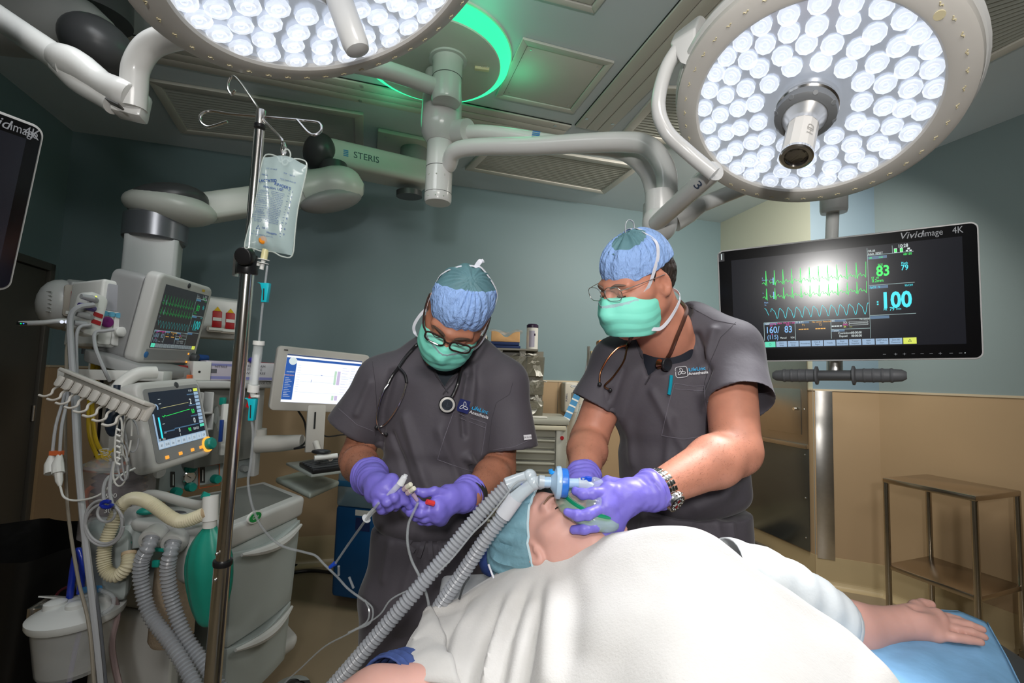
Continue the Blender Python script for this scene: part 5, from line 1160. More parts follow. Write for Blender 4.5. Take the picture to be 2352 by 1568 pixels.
for i in range(12): L.rect(pg, X(.015), Y(.5-.035*i), X(.06+.04*((i*7) % 3)/2), Y(.51-.035*i)); L.rect(pg, X(.15), Y(.78-.05*i), X(.19), Y(.785-.05*i)); 
for v in (.6, .45, .22): L.rect(pg, X(.2), Y(v), X(.99), Y(v+.003))
for v in (.42, .08): L.rect(pgn, X(.64), Y(v), X(.67), Y(v+.3 if v > .2 else v+.1)); L.rect(ppk, X(.68), Y(v), X(.72), Y(v+.3 if v > .2 else v+.1))
for i in range(10): L.rect(ppk if i % 2 else pg, X(.74), Y(.8-.06*i), X(.80+.04*((i*5) % 3)/2), Y(.806-.06*i)); L.rect(pg, X(.86), Y(.8-.055*i), X(.92+.04*((i*3) % 3)/2), Y(.806-.055*i))
L.rect(pb_, X(.34), Y(.44), X(.345), Y(.5)); L.rect(pb_, X(.46), Y(.6), X(.48), Y(.61))
L.done()
L = Layers(Mc_, tc_, tc_); L.z = .0012; text(L.g(ink), 'elo', .02, Mc_ @ T(Wc*.02, -Hc2*.43, .001), bold=.01); L.rect(mat('plate_grey', hexc('#6d6d6d'), .3, .5), -Wc*.44, Hc2*.435, -Wc*.40, Hc2*.455)
L.done('lettering')
zf = Mc_.to_3x3() @ V(0, 0, 1); xf = Mc_.to_3x3() @ V(1, 0, 0)
pcw = MATS['pc_white']
a, b = P(722, 930, 2.34), P(727, 1038, 2.30); o = MB(); o.box((0, 0, 0), (.085, .02, (a-b).length), frame((a+b)/2, xf, (0, 0, 1)) @ Rm(pi/2, 'X') if False else Matrix.Translation((a+b)/2) @ Rm(math.atan2(xf.y, xf.x), 'Z')); st_ = o.build('support_bracket', pcw, tc_, bevel=.006)
o = MB(); c = P(723, 965, 2.31); o.box((0, 0, 0), (.008, .004, .08), Matrix.Translation(c) @ Rm(math.atan2(xf.y, xf.x), 'Z')); x = o.build('slot', slot_m, tc_); x.parent = st_
o = MB(); o.tube([P(590, 1020, 2.33), P(640, 1018, 2.33), P(695, 1014, 2.33)], [.042, .04, .034], 16); o.build('support_arm', pcw, tc_)
o = MB(); o.cyl(P(598, 985, 2.36), P(597, 1030, 2.36), .03, 20); o.build('arm_pivot', pcw, tc_)
o = MB(); o.tube([P(725, 1015, 2.28), P(735, 1045, 2.24), P(760, 1052, 2.2)], .014, 12); o.build('tray_knuckle', pcw, tc_)
o = MB(); o.tube([P(722, 1052, 2.15), P(775, 1046, 2.2)], .012, 12); o.build('tray_hinge', white_pl, tc_)
ktz = PZ(700, 1075, 1.0).z
kq = [PZ(657, 1062, 1.02), PZ(700, 1082, 1.02), PZ(812, 1066, 1.02), PZ(770, 1048, 1.02)]
kq = [PZ(657, 1062, 1.03), PZ(715, 1090, 1.03), PZ(850, 1072, 1.03), PZ(780, 1046, 1.03)]
o = MB(); polyextr(o, kq, lower(kq, .012, 1)); o.build('keyboard_tray', mat('tray_grey', hexc('#8f9590'), .35), tc_, bevel=.003)
tk = thing('keyboard', 'black keyboard on the tray under the charting computer', 'keyboard', kq[1])
k4 = [kq[0].lerp(kq[1], .42).lerp(kq[3], .06), kq[1].lerp(kq[2], .02), kq[2], kq[3].lerp(kq[2], .1)]
k4 = [p+V(0, 0, .002) for p in k4]; o = MB(); polyextr(o, [p+V(0, 0, .018) for p in k4], k4); o.build('keyboard_base', black_pl, tk, bevel=.004)
for r_ in range(5):
    for c2 in range(16):
        u, v = (c2+.5)/16.4+.01, (r_+.6)/6
        p = k4[1].lerp(k4[2], u).lerp(k4[0].lerp(k4[3], u), v); dx = (k4[2]-k4[1]).normalized(); 
        if r_ == 0 and c2 == 0:
            o = MB(); o.box((0, 0, 0), (.019, .014, .007), Matrix.Identity(4)); key0 = o.build('key', dark_pl, tk, local=True, bevel=.002); kk = key0
        else: kk = key0.copy(); COL.objects.link(kk); kk.parent = tk
        kk.matrix_basis = ROOTM[tk].inverted() @ Matrix.Translation(p+V(0, 0, .022)) @ Rm(math.atan2(dx.y, dx.x), 'Z')
o = MB(); p = (k4[0]+k4[3])/2+V(0, 0, .026); o.sphere(P(738, 1037, 2.18), (.045, .025, .012), Rm(0, 'X'), 16, 8) ; tag(o.build('computer_mouse', black_pl), 'black mouse perched above the keyboard tray', 'mouse')
o = MB(); sq = [PZ(632, 1096, .93), PZ(712, 1133, .93), PZ(781, 1103, .93), PZ(700, 1078, .93)]; polyextr(o, sq, lower(sq, .03, .98)); o.build('side_table', mat('side_table_grey', hexc('#9aa39c'), .4), am, bevel=.012, segs=3)
cable('computer_cable', 'black cable hanging from the charting computer to its arm', [P(685, 943, 2.3), P(700, 970, 2.34), P(703, 1010, 2.34), P(690, 1025, 2.3), P(676, 1030, 2.28), P(700, 1026, 2.28)], .005, black_pl)
cable('computer_cable', 'thin black cable behind the left clinician elbow', [P(748, 945, 2.5), P(740, 960, 2.5), P(745, 1000, 2.5), P(790, 998, 2.6), P(830, 1000, 2.7)], .004, black_pl)
# ---------------- blue bin
bz_ = PZ(810, 1292, 0.02)
tq = thing('waste_bin', 'tall blue bin with a clear bag in its mouth behind the left clinician', 'waste bin', P(820, 1290, 3.0))
o = MB(); q = [P(765, 1300, 3.05), P(915, 1300, 2.95), P(925, 1300, 3.35), P(785, 1300, 3.45)]; q = [V(p.x, p.y, .06) for p in q]
polyextr(o, [V(p.x, p.y, .62) for p in q], q); o.build('bin_body', mat('bin_blue', hexc('#0e4a7c'), .45, var=.1), tq, bevel=.02)
o = MB(); polyextr(o, [V(p.x, p.y, .86) for p in q], [V(p.x, p.y, .62) for p in q]); o.build('bin_liner', mat('liner_clear', hexc('#8aa7b5'), .3, alpha=.55, bump=.5, bscale=8, bdist=.02), tq, bevel=.015)
o = MB(); polyextr(o, [V(p.x, p.y, .79) for p in q], [V(p.x, p.y, .745) for p in lower(q, 0, 1.03)]); o.build('bin_rim', mat('bin_rim', hexc('#2a6690'), .4), tq, bevel=.01)
c = PL(835, 1178, q[0], (q[1]-q[0]).cross(V(0, 0, 1)).normalized()); Mq = frame(c, q[1]-q[0], (0, 0, 1)); o = MB(); o.box((0, 0, .003 if (Mq.to_3x3() @ V(0, 0, 1)).y < 0 else -.003), (.11, .035, .004), Mq); o.build('white_label', white_pl, tq)
o = MB(); o.box((0, -.07, .003 if (Mq.to_3x3() @ V(0, 0, 1)).y < 0 else -.003), (.10, .08, .003), Mq); o.build('dark_label', mat('print_navy', hexc('#22305e'), .4), tq)
o = MB(); o.box((0, .15, .0), (.07, .02, .03), Mq); o.build('latch', red, tq)
# ---------------- supply cart with drawers and tip-out bins
cD = 3.3
cz_top = (CO.z-(968-868)*cD/F_PX)
ct = thing('supply_cart', 'grey multi-drawer supply cart standing behind and between the clinicians', 'cart', P(1230, 1400, cD))
cl, cr2 = P(1040, 960, cD), P(1302, 965, cD); cz_ = cl.z
cart_m = mat('cart_grey', hexc('#a2a195'), .38, .1, var=.04)
def cb_(mb, x0, x1, y0, y1, z0, z1): return mb.box(((x0+x1)/2, (y0+y1)/2, (z0+z1)/2), (x1-x0, y1-y0, z1-z0))
X0, X1, Y0 = cl.x, cr2.x, cD
o = MB(); cb_(o, X0, X1, Y0+.03, Y0+.5, .12, 1.165); o.build('cart_body', cart_m, ct, bevel=.006)
o = MB(); cb_(o, X0-.01, X1+.01, Y0-.02, Y0+.52, 1.165, 1.205); o.build('cart_top', cart_m, ct, bevel=.008)
rail_x = X1-.075
o = MB(); cb_(o, rail_x, X1, Y0-.005, Y0+.03, .12, 1.16); o.build('side_stile', cart_m, ct, bevel=.004)
nd = 11; zt = 1.15
for k in range(nd):
    hh = .078 if k < 8 else .105; z1_ = zt-.004; z0_ = zt-hh+.006; zt -= hh
    o = MB()
    pr = [(0, z0_), (-.006, z0_), (-.010, z0_+.012), (-.010, z1_-.026), (-.030, z1_-.016), (-.030, z1_-.006), (0, z1_)]
    o.add([(X0+.01, Y0+p[0]+.02, p[1]) for p in pr]+[(rail_x-.006, Y0+p[0]+.02, p[1]) for p in pr], [tuple(range(7)), tuple(range(13, 6, -1))]+[(i, (i+1) % 7, 7+(i+1) % 7, 7+i) for i in range(7)])
    d_ = o.build('drawer', cart_m, ct, bevel=.002)
    o = MB(); o.sphere((X0+.36+.0*k, Y0-.012, z1_-.014), .008, nu=8, nv=6); x = o.build('drawer_lock', dark_pl, ct); x.parent = d_
o = MB(); o.cyl(V(X1-.035, Y0-.006, 1.08), V(X1-.035, Y0-.016, 1.08), .013, 16); o.build('red_key_lock', red, ct)
o = MB(); cb_(o, X0+.5, X1-.01, Y0-.025, Y0+.03, 1.13, 1.16); o.build('pull_out_shelf', mat('shelf_cream', hexc('#c4bea8'), .4), ct, bevel=.004)
for sx in (X0+.06, X1-.06):
    for sy in (Y0+.08, Y0+.44): o = MB(); o.cyl(V(sx-.015, sy, .05), V(sx+.015, sy, .05), .05, 20); o.build('castor', rubber, ct)
# tip-out bins
bn = mat('bin_smoky_clear', hexc('#a19e8c'), .2, alpha=.38, spec=.7); shm = mat('shelf_brown_grey', hexc('#6e695a'), .4)
tp_ = thing('bin_tower', 'tower of clear tip-out bins full of wrapped supplies on the supply cart', 'bin tower', V(X0+.3, Y0+.3, 1.205))
bx0, bx1 = P(1085, 800, cD+.1).x, P(1252, 800, cD+.1).x
zr = [P(1200, y, cD+.1).z for y in (805, 862, 905, 955)]
for i, z_ in enumerate((zr[0]+.0, zr[1]+.0, zr[2]+.0)):
    pass
o = MB(); cb_(o, bx0, bx1, Y0+.24, Y0+.34, 1.206, zr[0]+.005+.0); o.build('tower_back', shm, tp_)
o = MB(); cb_(o, bx0-.01, bx1-.05, Y0+.06, Y0+.34, zr[0]+.0, zr[0]+.012); o.build('top_board', shm, tp_)
wrap_m = mat('wrapper_white', hexc('#dedbd2'), .35, var=.2, vscale=12)
kbin = 0
for row, (z0_, z1_) in enumerate(((zr[1]+.0, zr[0]-.006), (zr[2], zr[1]-.015), (1.215, zr[2]-.015))):
    ncol = 4
    for c2 in range(ncol):
        xa = bx0+(bx1-bx0)*c2/ncol+.004; xb = bx0+(bx1-bx0)*(c2+1)/ncol-.004; lean = .07
        o = MB(); h_ = (z1_-z0_); zt_ = z0_+h_*.78
        # open-topped, front leans out
        th2 = .003
        F0, F1 = Y0+.12, Y0+.12-lean
        o.add([(xa, Y0+.23, z0_), (xb, Y0+.23, z0_), (xb, F0, z0_), (xa, F0, z0_), (xa, Y0+.23, zt_), (xb, Y0+.23, zt_), (xb, F1, zt_), (xa, F1, zt_)], [(0, 1, 2, 3), (3, 2, 6, 7), (0, 3, 7, 4), (1, 5, 6, 2)])
        b_ = o.build('tip_out_bin', bn, tp_, solid=.003, smooth=False)
        for k in range(7):
            o = MB(); cx_, cy_ = random.uniform(xa+.02, xb-.02), random.uniform(F1+.03, Y0+.2); zz = random.uniform(z0_+.02, zt_+.02)
            R_ = Rm(random.uniform(0, 3), 'Z') @ Rm(random.uniform(-1.2, 1.2), 'X'); s_ = random.uniform(.028, .046)
            o.grid(lambda u, v: Matrix.Translation((cx_, cy_, zz)) @ R_ @ V((u-.5)*s_*1.3, (v-.5)*s_*2.2, .006*math.sin(u*9+v*5+k)), 5, 6)
            x = o.build('wrapped_item', wrap_m, tp_, smooth=False); x.parent = b_
# things on top
topz = zr[0]+.0125
def xz(px, d): return P(px, 800, d).x
tcn = thing('wipes_canister', 'white wipes canister with dark purple lid on top of the bin tower', 'canister', V(xz(1222, cD+.2), Y0+.2, topz))
rc = .042; hcn = P(1222, 752, cD+.2).z-topz
base_ = ROOTM[tcn].translation
mb = MB(); mb.lathe([(rc, 0), (rc, hcn), (rc*.9, hcn+.004)], Matrix.Translation(base_), 32); mb.build('can', mat('can_white', hexc('#cdcbc4'), .4), tcn)
mb = MB(); mb.lathe([(rc*1.03, hcn-.002), (rc*1.03, hcn+.018), (rc*.8, hcn+.026), (0, hcn+.027)], Matrix.Translation(base_), 32); mb.build('lid', mat('lid_purple', hexc('#2c1a34'), .35), tcn)
mb = MB(); mb.lathe([(rc*1.01, hcn*.12), (rc*1.01, hcn*.85)], Matrix.Translation(base_), 14, -2.2, -1.2); mb.build('label', mat('label_pale_grey', hexc('#9a96a6'), .4), tcn)
mb = MB(); mb.lathe([(rc*1.015, hcn*.62), (rc*1.015, hcn*.72)], Matrix.Translation(base_), 4, -1.3, -1.05); mb.build('label_mark', mat('lid_purple', hexc('#2c1a34'), .35), tcn)
fz0 = topz
mb = MB(); cb_(mb, xz(1122, cD+.15), xz(1195, cD+.15), Y0+.08, Y0+.28, topz, topz+.02); cb_(mb, xz(1124, cD+.15), xz(1192, cD+.15), Y0+.08, Y0+.28, topz+.021, topz+.045); tag(mb.build('folded_towels', mat('towel_navy', hexc('#1a2c58'), .8, bump=.4, bscale=50), bevel=.006), 'two folded navy towels on top of the bin tower', 'towels')
mb = MB(); a_, b_ = xz(1128, cD+.15), xz(1193, cD+.15); n_ = 16
prf = [(a_+(b_-a_)*i/n_, topz+.046+.075-.042*math.exp(-((i/n_-.52)/.2)**2)) for i in range(n_+1)]
poly_ = [(a_, topz+.046)]+prf+[(b_, topz+.046)]
mb.add([(p[0], Y0+.09, p[1]) for p in poly_]+[(p[0], Y0+.26, p[1]) for p in poly_], [tuple(range(len(poly_))), tuple(range(2*len(poly_)-1, len(poly_)-1, -1))]+[(i, (i+1) % len(poly_), len(poly_)+(i+1) % len(poly_), len(poly_)+i) for i in range(len(poly_))])
foam = mat('foam_peach', hexc('#c79a68'), .7, var=.08, vscale=40)
tag(mb.build('foam_headrest', foam, bevel=.005), 'peach foam headrest with a scooped top, lying on navy towels', 'foam headrest')
mb = MB()
mb.grid(lambda u, v: V(a_-.02+(b_-a_+.04)*u, Y0+.08+.16*v, topz+.13-.02*math.exp(-((u-.5)/.2)**2)+.01*math.sin(u*17+v*8)+.006*math.sin(v*23)), 18, 8)
tag(mb.build('plastic_wrap', mat('cling_clear', (.95, .95, .95), .08, alpha=.25, spec=1.), angle=20), 'crinkled clear wrap over the peach foam headrest', 'wrap')
mb = MB(); cb_(mb, xz(1080, cD+.1), xz(1118, cD+.1), Y0+.05, Y0+.2, topz, topz+.085); tag(mb.build('white_carton', mat('carton_cream', hexc('#bdbcb0'), .5), bevel=.003), 'plain pale carton left of the foam headrest on the bin tower', 'box')
mb = MB(); q = [V(xz(1215, cD), Y0+.02, 1.206), V(xz(1262, cD), Y0+.0, 1.206), V(xz(1258, cD), Y0+.06, 1.206), V(xz(1212, cD), Y0+.07, 1.206)]
polyextr(mb, [p+V(0, 0, .012) for p in q], q); tag(mb.build('wrapped_packet', wrap_m, bevel=.004), 'flat wrapped packet on the cart top at the foot of the bins', 'packet')
mb = MB(); c = V(xz(1208, cD-.02), Y0+.0, 1.216); mb.box(c, (.03, .02, .02)); tag(mb.build('yellow_tag', mat('strip_yellow', hexc('#d8b62a'), .4), bevel=.004), 'small yellow tag on the cart top', 'tag')
# dispenser on the back wall
def onback(px, py, off=0): return PL(px, py, BR+wb_in*off, wb_in)
c = onback(1309, 912, .06); Md_ = frame(c, RX, (0, 0, 1))
tdis = thing('soap_dispenser', 'white wall dispenser on the tan wainscot between the clinicians', 'dispenser', M=Md_)
mb = MB(); mb.prism(rrect(.135, .27, .02, 4), -.055, .045, Md_); mb.build('housing', mat('dispenser_white', hexc('#bfb9ac'), .4), tdis, bevel=.012, segs=3)
mb = MB(); mb.prism(rrect(.055, .11, .008, 3, .02, -.01), .045, .048, Md_); mb.build('window', mat('window_grey', hexc('#77736b'), .2), tdis)
mb = MB(); mb.prism([(.036*math.cos(a), .014*math.sin(a)) for a in np.linspace(0, 2*pi, 20, endpoint=False)], .045, .049, Md_ @ T(.02, .10, 0)); mb.build('badge', white_pl, tdis)
tb = MB(); text(tb, 'PURELL', .018, Md_ @ T(.02, .10, .0498), bold=.01); text(tb, 'PURELL', .022, Md_ @ T(-.05, 0, .0462) @ Rm(pi/2, 'Z'), bold=.01); tb.build('lettering', mat('print_navy', hexc('#22305e'), .4), tdis, smooth=False)
# hanging clear breathing circuit bags
tcb = thing('packed_circuit', 'clear plastic bag of breathing tubes with a blue striped card, hanging beside the dispenser', 'bag', P(1335, 1000, 3.5))
film = mat('bag_film', (.8, .86, .84), .12, alpha=.3, spec=1., bump=.5, bscale=12, bdist=.02)
a_, b_ = P(1338, 905, 3.6), P(1325, 1120, 3.45)
mb = MB(); mb.tube([a_, a_.lerp(b_, .12), a_.lerp(b_, .35), a_.lerp(b_, .6), a_.lerp(b_, .85), b_], [.01, .05, .095, .11, .08, .04], 18); mb.build('bag_film', film, tcb, angle=80)
for i in range(5):
    cx_ = 1320+i*9; mb = MB(); p, rr = corrug([P(1335+i, 930, 3.58), P(cx_, 990, 3.52), P(cx_-6, 1060, 3.5), P(1322, 1100+i*4, 3.48)], .013, .002, .012, 3); mb.tube(p, rr, 8); mb.build('packed_hose', mat('green_hose' if i > 2 else 'pale_hose', hexc('#3f7f66') if i > 2 else hexc('#b5bdb5'), .3, alpha=.8), tcb)
mb = MB(); M_ = frame(P(1312, 938, 3.5), P(1327, 905, 3.55)-P(1300, 965, 3.5), V(1, 0, .3)); mb.box((0, 0, 0), (.22, .05, .004), M_); cd_ = mb.build('striped_card', mat('card_blue', hexc('#2d7fb0'), .4), tcb)
for i in range(4): mb = MB(); mb.box((-.08+.05*i, 0, .0), (.012, .05, .006), M_); x = mb.build('card_stripe', white_pl, tcb); x.parent = cd_
cable('pole_line', 'thin grey cord hanging from the shelf post behind the right clinician', [P(1352, 800, 3.7), P(1345, 850, 3.7), P(1332, 905, 3.7)], .004, cable_g)
# second tower edge right, with glove box
t2 = thing('supply_rack', 'narrow supply rack with a carton, half hidden behind the right clinician', 'rack', P(1365, 1000, 3.75))
mb = MB(); mb.cyl(P(1352, 795, 3.7), P(1350, 1100, 3.7), .012, 10); mb.build('post', steel, t2)
mb = MB(); c = P(1385, 848, 3.8); mb.box(c, (.22, .2, .012)); mb.build('shelf', shm, t2)
mb = MB(); c = P(1378, 826, 3.75); mb.box(c, (.16, .12, .13)); tag(mb.build('carton', mat('carton_tan', hexc('#b3a582'), .5), bevel=.004), 'tan carton on the narrow rack behind the right clinician', 'box')
mb = MB(); c = P(1392, 792, 3.75); mb.box(c, (.14, .12, .07)); tag(mb.build('foam_pad', mat('foam_orange', hexc('#c98a52'), .7), bevel=.015), 'orange foam pad on the tan carton at the right shoulder', 'foam pad')
# ---------------- steel table on the right
ts_ = thing('steel_table', 'stainless steel instrument table with lower shelf against the right wall', 'table', PZ(2040, 1390, 0))
tz = .94
q = [PZ(2026, 1096, tz), PZ(2241, 1139, tz), PZ(2400, 1123, tz), PZ(2128, 1088, tz)]
tst = mat('table_steel', (.50, .42, .33), .24, 1., var=.12, vscale=6)
leg_m = mat('leg_steel', (.5, .45, .38), .22, 1., var=.1)
u_ = (q[1]-q[0]); v_ = (q[3]-q[0]); q[2] = q[1]+v_*1.0
mb = MB(); polyextr(mb, q, lower(q, .03, 1)); mb.build('table_top', tst, ts_, bevel=.005)
q2 = [V(p.x, p.y, .43) for p in lower(q, 0, .97)]
mb = MB(); polyextr(mb, q2, lower(q2, .028, 1)); mb.build('lower_shelf', tst, ts_, bevel=.004)
for p in lower(q, 0, .94):
    mb = MB(); mb.cyl(V(p.x, p.y, .06), V(p.x, p.y, tz-.03), .016, 16); lg = mb.build('leg', leg_m, ts_)
    mb = MB(); mb.cyl(V(p.x-.012, p.y, .032), V(p.x+.012, p.y, .032), .032, 18); x = mb.build('castor', mat('castor_brown', hexc('#4a4136'), .5), ts_); x.parent = lg
    mb = MB(); mb.cyl(V(p.x, p.y, .05), V(p.x, p.y, .085), .022, 14); x = mb.build('castor_stem', leg_m, ts_); x.parent = lg
# step stool by the steel panel
sst = thing('step_stool', 'low grey step stool on the floor left of the steel table', 'step stool', PZ(1765, 1285, 0))
sz = .13
q = [PZ(1640, 1262, sz), PZ(1768, 1255, sz), PZ(1700, 1225, sz), PZ(1600, 1232, sz)]
mb = MB(); polyextr(mb, q, lower(q, .025, 1)); mb.build('tread', mat('stool_grey', hexc('#6e6a60'), .4, .4), sst, bevel=.006)
mb = MB(); q_ = lower(q, -.001, .82); polyextr(mb, q_, lower(q_, .003, 1)); mb.build('tread_mat', mat('stool_mat', hexc('#3c3a36'), .7), sst)
for p in lower(q, sz, .93): mb = MB(); mb.tube([V(p.x, p.y, 0), V(p.x, p.y, sz-.02)], [.012, .02], 10); mb.build('foot', MATS['stool_grey'], sst)
# dark cables on the floor
cable('floor_cable', 'black cable lying on the floor beside the anaesthesia machine', [PZ(650, 1305, .01), PZ(720, 1290, .01), PZ(800, 1285, .01), PZ(900, 1290, .01)], .012, black_pl)
cable('floor_cable', 'thick black hose on the floor nearer than the thin cable', [PZ(650, 1318, .012), PZ(715, 1310, .012), PZ(800, 1318, .012), PZ(880, 1316, .012)], .012, black_pl)
# ================================================================ drip pole, bag and line
ip = thing('iv_pole', 'chrome drip pole with four looped hooks and a black clamp', 'drip pole', P(478, 1640, 1.13))
pd_ = 1.13
def pole_pt(py): return P(600-(py-250)*(112/1318.), py, pd_)
mb = MB(); mb.cyl(pole_pt(300), pole_pt(600), .0115, 24); mb.build('inner_tube', chrome, ip)
mb = MB(); mb.cyl(pole_pt(595), pole_pt(1300), .0155, 28); mb.build('outer_tube', chrome, ip)
mb = MB(); mb.cyl(pole_pt(1290), pole_pt(1660), .0185, 28); mb.build('base_tube', chrome, ip)
mb = MB(); mb.cyl(pole_pt(1284), pole_pt(1298), .021, 28); mb.build('collar', black_pl, ip, bevel=.003)
mb = MB(); mb.cyl(pole_pt(286), pole_pt(294), .0125, 20); mb.build('rubber_ring', black_pl, ip)
mb = MB(); mb.cyl(pole_pt(252), pole_pt(288), .0105, 20); mb.build('hook_hub', steel, ip, bevel=.002)
for (px, py) in ((498, 1272), (494, 1332)): mb = MB(); mb.sphere(P(px, py, 1.11), .004, nu=10, nv=6); mb.build('rivet', chrome, ip)
mb = MB(); mb.cyl(pole_pt(596), pole_pt(630), .0225, 28); mb.cyl(pole_pt(585), pole_pt(600), .020, 28); cl_ = mb.build('clamp', black_pl, ip, bevel=.003)
c = P(562, 588, 1.10); mb = MB(); mb.lathe([(.020, -.012), (.021, .006), (.018, .010), (0, .010)], zframe(c, V(.0, -1, -.25)), 24); x = mb.build('clamp_knob', black_pl, ip, bevel=.002); x.parent = cl_
mb = MB(); mb.box(P(542, 610, 1.13), (.006, .015, .05)); x = mb.build('clamp_plate', steel, ip); x.parent = cl_
H0 = P(600, 268, pd_)
for pts in ([H0, P(530, 262, 1.13), P(485, 255, 1.13), P(463, 262, 1.12), P(460, 278, 1.115), P(475, 291, 1.11), P(495, 288, 1.11), P(522, 279, 1.11)],
            [H0, P(650, 272, 1.13), P(700, 277, 1.13), P(732, 282, 1.13), P(738, 298, 1.125), P(725, 309, 1.12), P(708, 304, 1.12), P(681, 274, 1.115)],
            [P(598, 256, pd_), P(575, 222, 1.17), P(550, 187, 1.22), P(535, 175, 1.24), P(525, 188, 1.24), P(524, 205, 1.235), P(532, 217, 1.23), P(540, 207, 1.225)],
            [P(603, 272, pd_), P(622, 293, 1.09), P(646, 318, 1.05), P(648, 330, 1.045), P(646, 345, 1.045), P(650, 356, 1.045), P(656, 345, 1.05), P(652, 328, 1.055)]):
    mb = MB(); mb.tube(spline(pts, 8), .0031, 10); mb.build('hook', chrome, ip)
for a in range(5):
    mb = MB(); an = 2*pi*a/5+.3; b0 = pole_pt(1660); b0 = V(b0.x, b0.y, .1); mb.tube([b0+V(0, 0, .02), V(b0.x+.28*math.cos(an), b0.y+.28*math.sin(an), .07)], .014, 10); lg = mb.build('base_leg', steel, ip)
    mb = MB(); w0 = V(b0.x+.28*math.cos(an), b0.y+.28*math.sin(an), .03); mb.cyl(w0-V(.01, 0, 0), w0+V(.01, 0, 0), .03, 14); x = mb.build('castor', rubber, ip); x.parent = lg
mb = MB(); b0 = pole_pt(1650); mb.cyl(V(b0.x, b0.y, .09), V(b0.x, b0.y, b0.z+.02), .0185, 20); mb.build('base_tube', chrome, ip)
# blue bracket behind the pole at the supply shelf
mb = MB()
for px in (508, 536):
    mb.box((0, 0, 0), (.013, .012, .09), Matrix.Translation(P(px, 989, 2.0)))
tag(mb.build('ribbed_clip', mat('clip_navy', hexc('#1d3f86'), .4), bevel=.002), 'blue ribbed clip on the machine seen either side of the chrome pole', 'clip')
# bag
bT, bB = P(648, 348, 1.045), P(623, 580, 1.045)
upb = (bT-bB).normalized(); Mbag = frame(P(636, 470, 1.045), P(690, 375, 1.045)-P(600, 358, 1.045), upb)
tbg = thing('drip_bag', 'clear drip bag with blue print and an orange port hanging from the pole', 'drip bag', M=Mbag)
Wb, Hb = .098, .205
def bagfn(sgn):
    def fn(u, v):
        x = (u-.5)*2; y = (v-.5)*2
        w2 = Wb*.5*(1+.07*max(0, -y)**1.5-.05*math.exp(-(y-.0)**2/.1))
        d = .019*max(0, 1-x*x)**.55*max(0, 1-y**4)**.6*(1-.35*y)+.0012*math.sin(x*9+y*5)*max(0, 1-x*x)
        yy = y*Hb*.5+(.006*math.cos(3*x) if v > .9 else 0)
        return V(x*w2, yy, sgn*d)
    return fn
bagm = mat('bag_clear_film', hexc('#c9dede'), .16, alpha=.45, spec=.9, bump=.25, bscale=26, bdist=.004, emis=(.75, .85, .85), estr=.0)
mb = MB(); mb.grid(bagfn(1), 26, 34); mb.grid(bagfn(-1), 26, 34); mb.build('bag_film', bagm, tbg, local=True, angle=80)
edge = mat('weld_edge', hexc('#d8e2dc'), .12, alpha=.55, spec=1.)
pts = [(Wb*.5*x*(1+.07*max(0, -y)**1.5-.05*math.exp(-y*y/.1)), y*Hb*.5, 0) for x, y in [(-1, -1), (-1, -.5), (-1, 0), (-1, .5), (-.98, .9), (-.8, 1.02), (-.35, 1.0), (-.2, .9), (0, 1.0), (.2, .95), (.4, 1.03), (.85, 1.03), (1, .9), (1, .5), (1, 0), (1, -.5), (1.02, -1), (.6, -1.06), (.2, -1.0), (-.3, -1.03), (-.7, -1.0)]]
mb = MB(); mb.tube(spline(pts, 4, True), .0016, 6, closed=True); mb.build('weld_seam', edge, tbg, local=True)
mb = MB(); mb.tube(spline([(-.006, Hb*.46, 0), (-.009, Hb*.55, 0), (0, Hb*.60, 0), (.009, Hb*.55, 0), (.006, Hb*.46, 0), (0, Hb*.43, 0)], 5, True), .0018, 6, closed=True); mb.build('hanging_eye', edge, tbg, local=True)
bi = mat('print_blue', hexc('#0a3f8c'), .5)
tb = MB()
def bz__(x, y): 
    x_ = x/(Wb*.5); y_ = y/(Hb*.5); return .019*max(0, 1-x_*x_)**.55*max(0, 1-y_**4)**.6*(1-.35*y_)+.0016
def tx(s, x, y, size, rot=0, bold=.0, al='CENTER'): text(tb, s, size, T(x, y, bz__(x, y)+.0005) @ Rm(-math.atan((bz__(x+.01, y)-bz__(x-.01, y))/.02), 'Y') @ Rm(rot, 'Z'), al, bold)
tx('LACTATED', -.020, .044, .0085, .14, .03); tx("RINGER'S", .014, .038, .0085, -.12, .03); tx('Injection, USP', -.004, .030, .0078, -.02, .02)
tx('1000 mL', -.031, .056, .0052, -.05); tx('NDC 0409-7953-09', .022, .052, .004, -.06); tx('LOT  67-105-JT', -.018, .071, .004, .03); tx('EXP   1 JUL 21', .022, .066, .004, -.1)
words_ = 'EACH 100 mL CONTAINS SODIUM CHLORIDE 600 mg SODIUM LACTATE 310 mg POTASSIUM CHLORIDE 30 mg CALCIUM CHLORIDE 20 mg WATER FOR INJECTION USUAL DOSAGE SEE INSERT USE ONLY IF SOLUTION IS CLEAR AND CONTAINER IS UNDAMAGED STERILE NONPYROGENIC SINGLE DOSE CONTAINER'.split()
for i in range(19):
    k = (i*5) % 30; y = .022-.0037*i
    s1_ = ' '.join(words_[k:k+3])[:19]; s2_ = ' '.join(words_[k+3:k+6])[:16]
    tx(s1_, -.023, y+.0015*math.sin(i), .0031, .0); tx(s2_, .008, y, .0031, -.04)
for i in range(9):
    y = .031-.0118*i; x = .031; quad(tb, x-.004, y, x, y+.0007, bz__(x, y)+.002); tx(str(i+1), x+.004, y, .0062)
    quad(tb, x-.002, y-.006, x, y-.0053, bz__(x, y)+.002)
tx('Hospira', .012, -.066, .0065, .0, .02); tx('INC., LAKE FOREST, IL 60045 USA', -.008, -.074, .0034); tx('DEHP', -.004, -.058, .005)
text(tb, 'RX ONLY', .003, T(-.022, -.068, bz__(-.022, -.068)+.001))
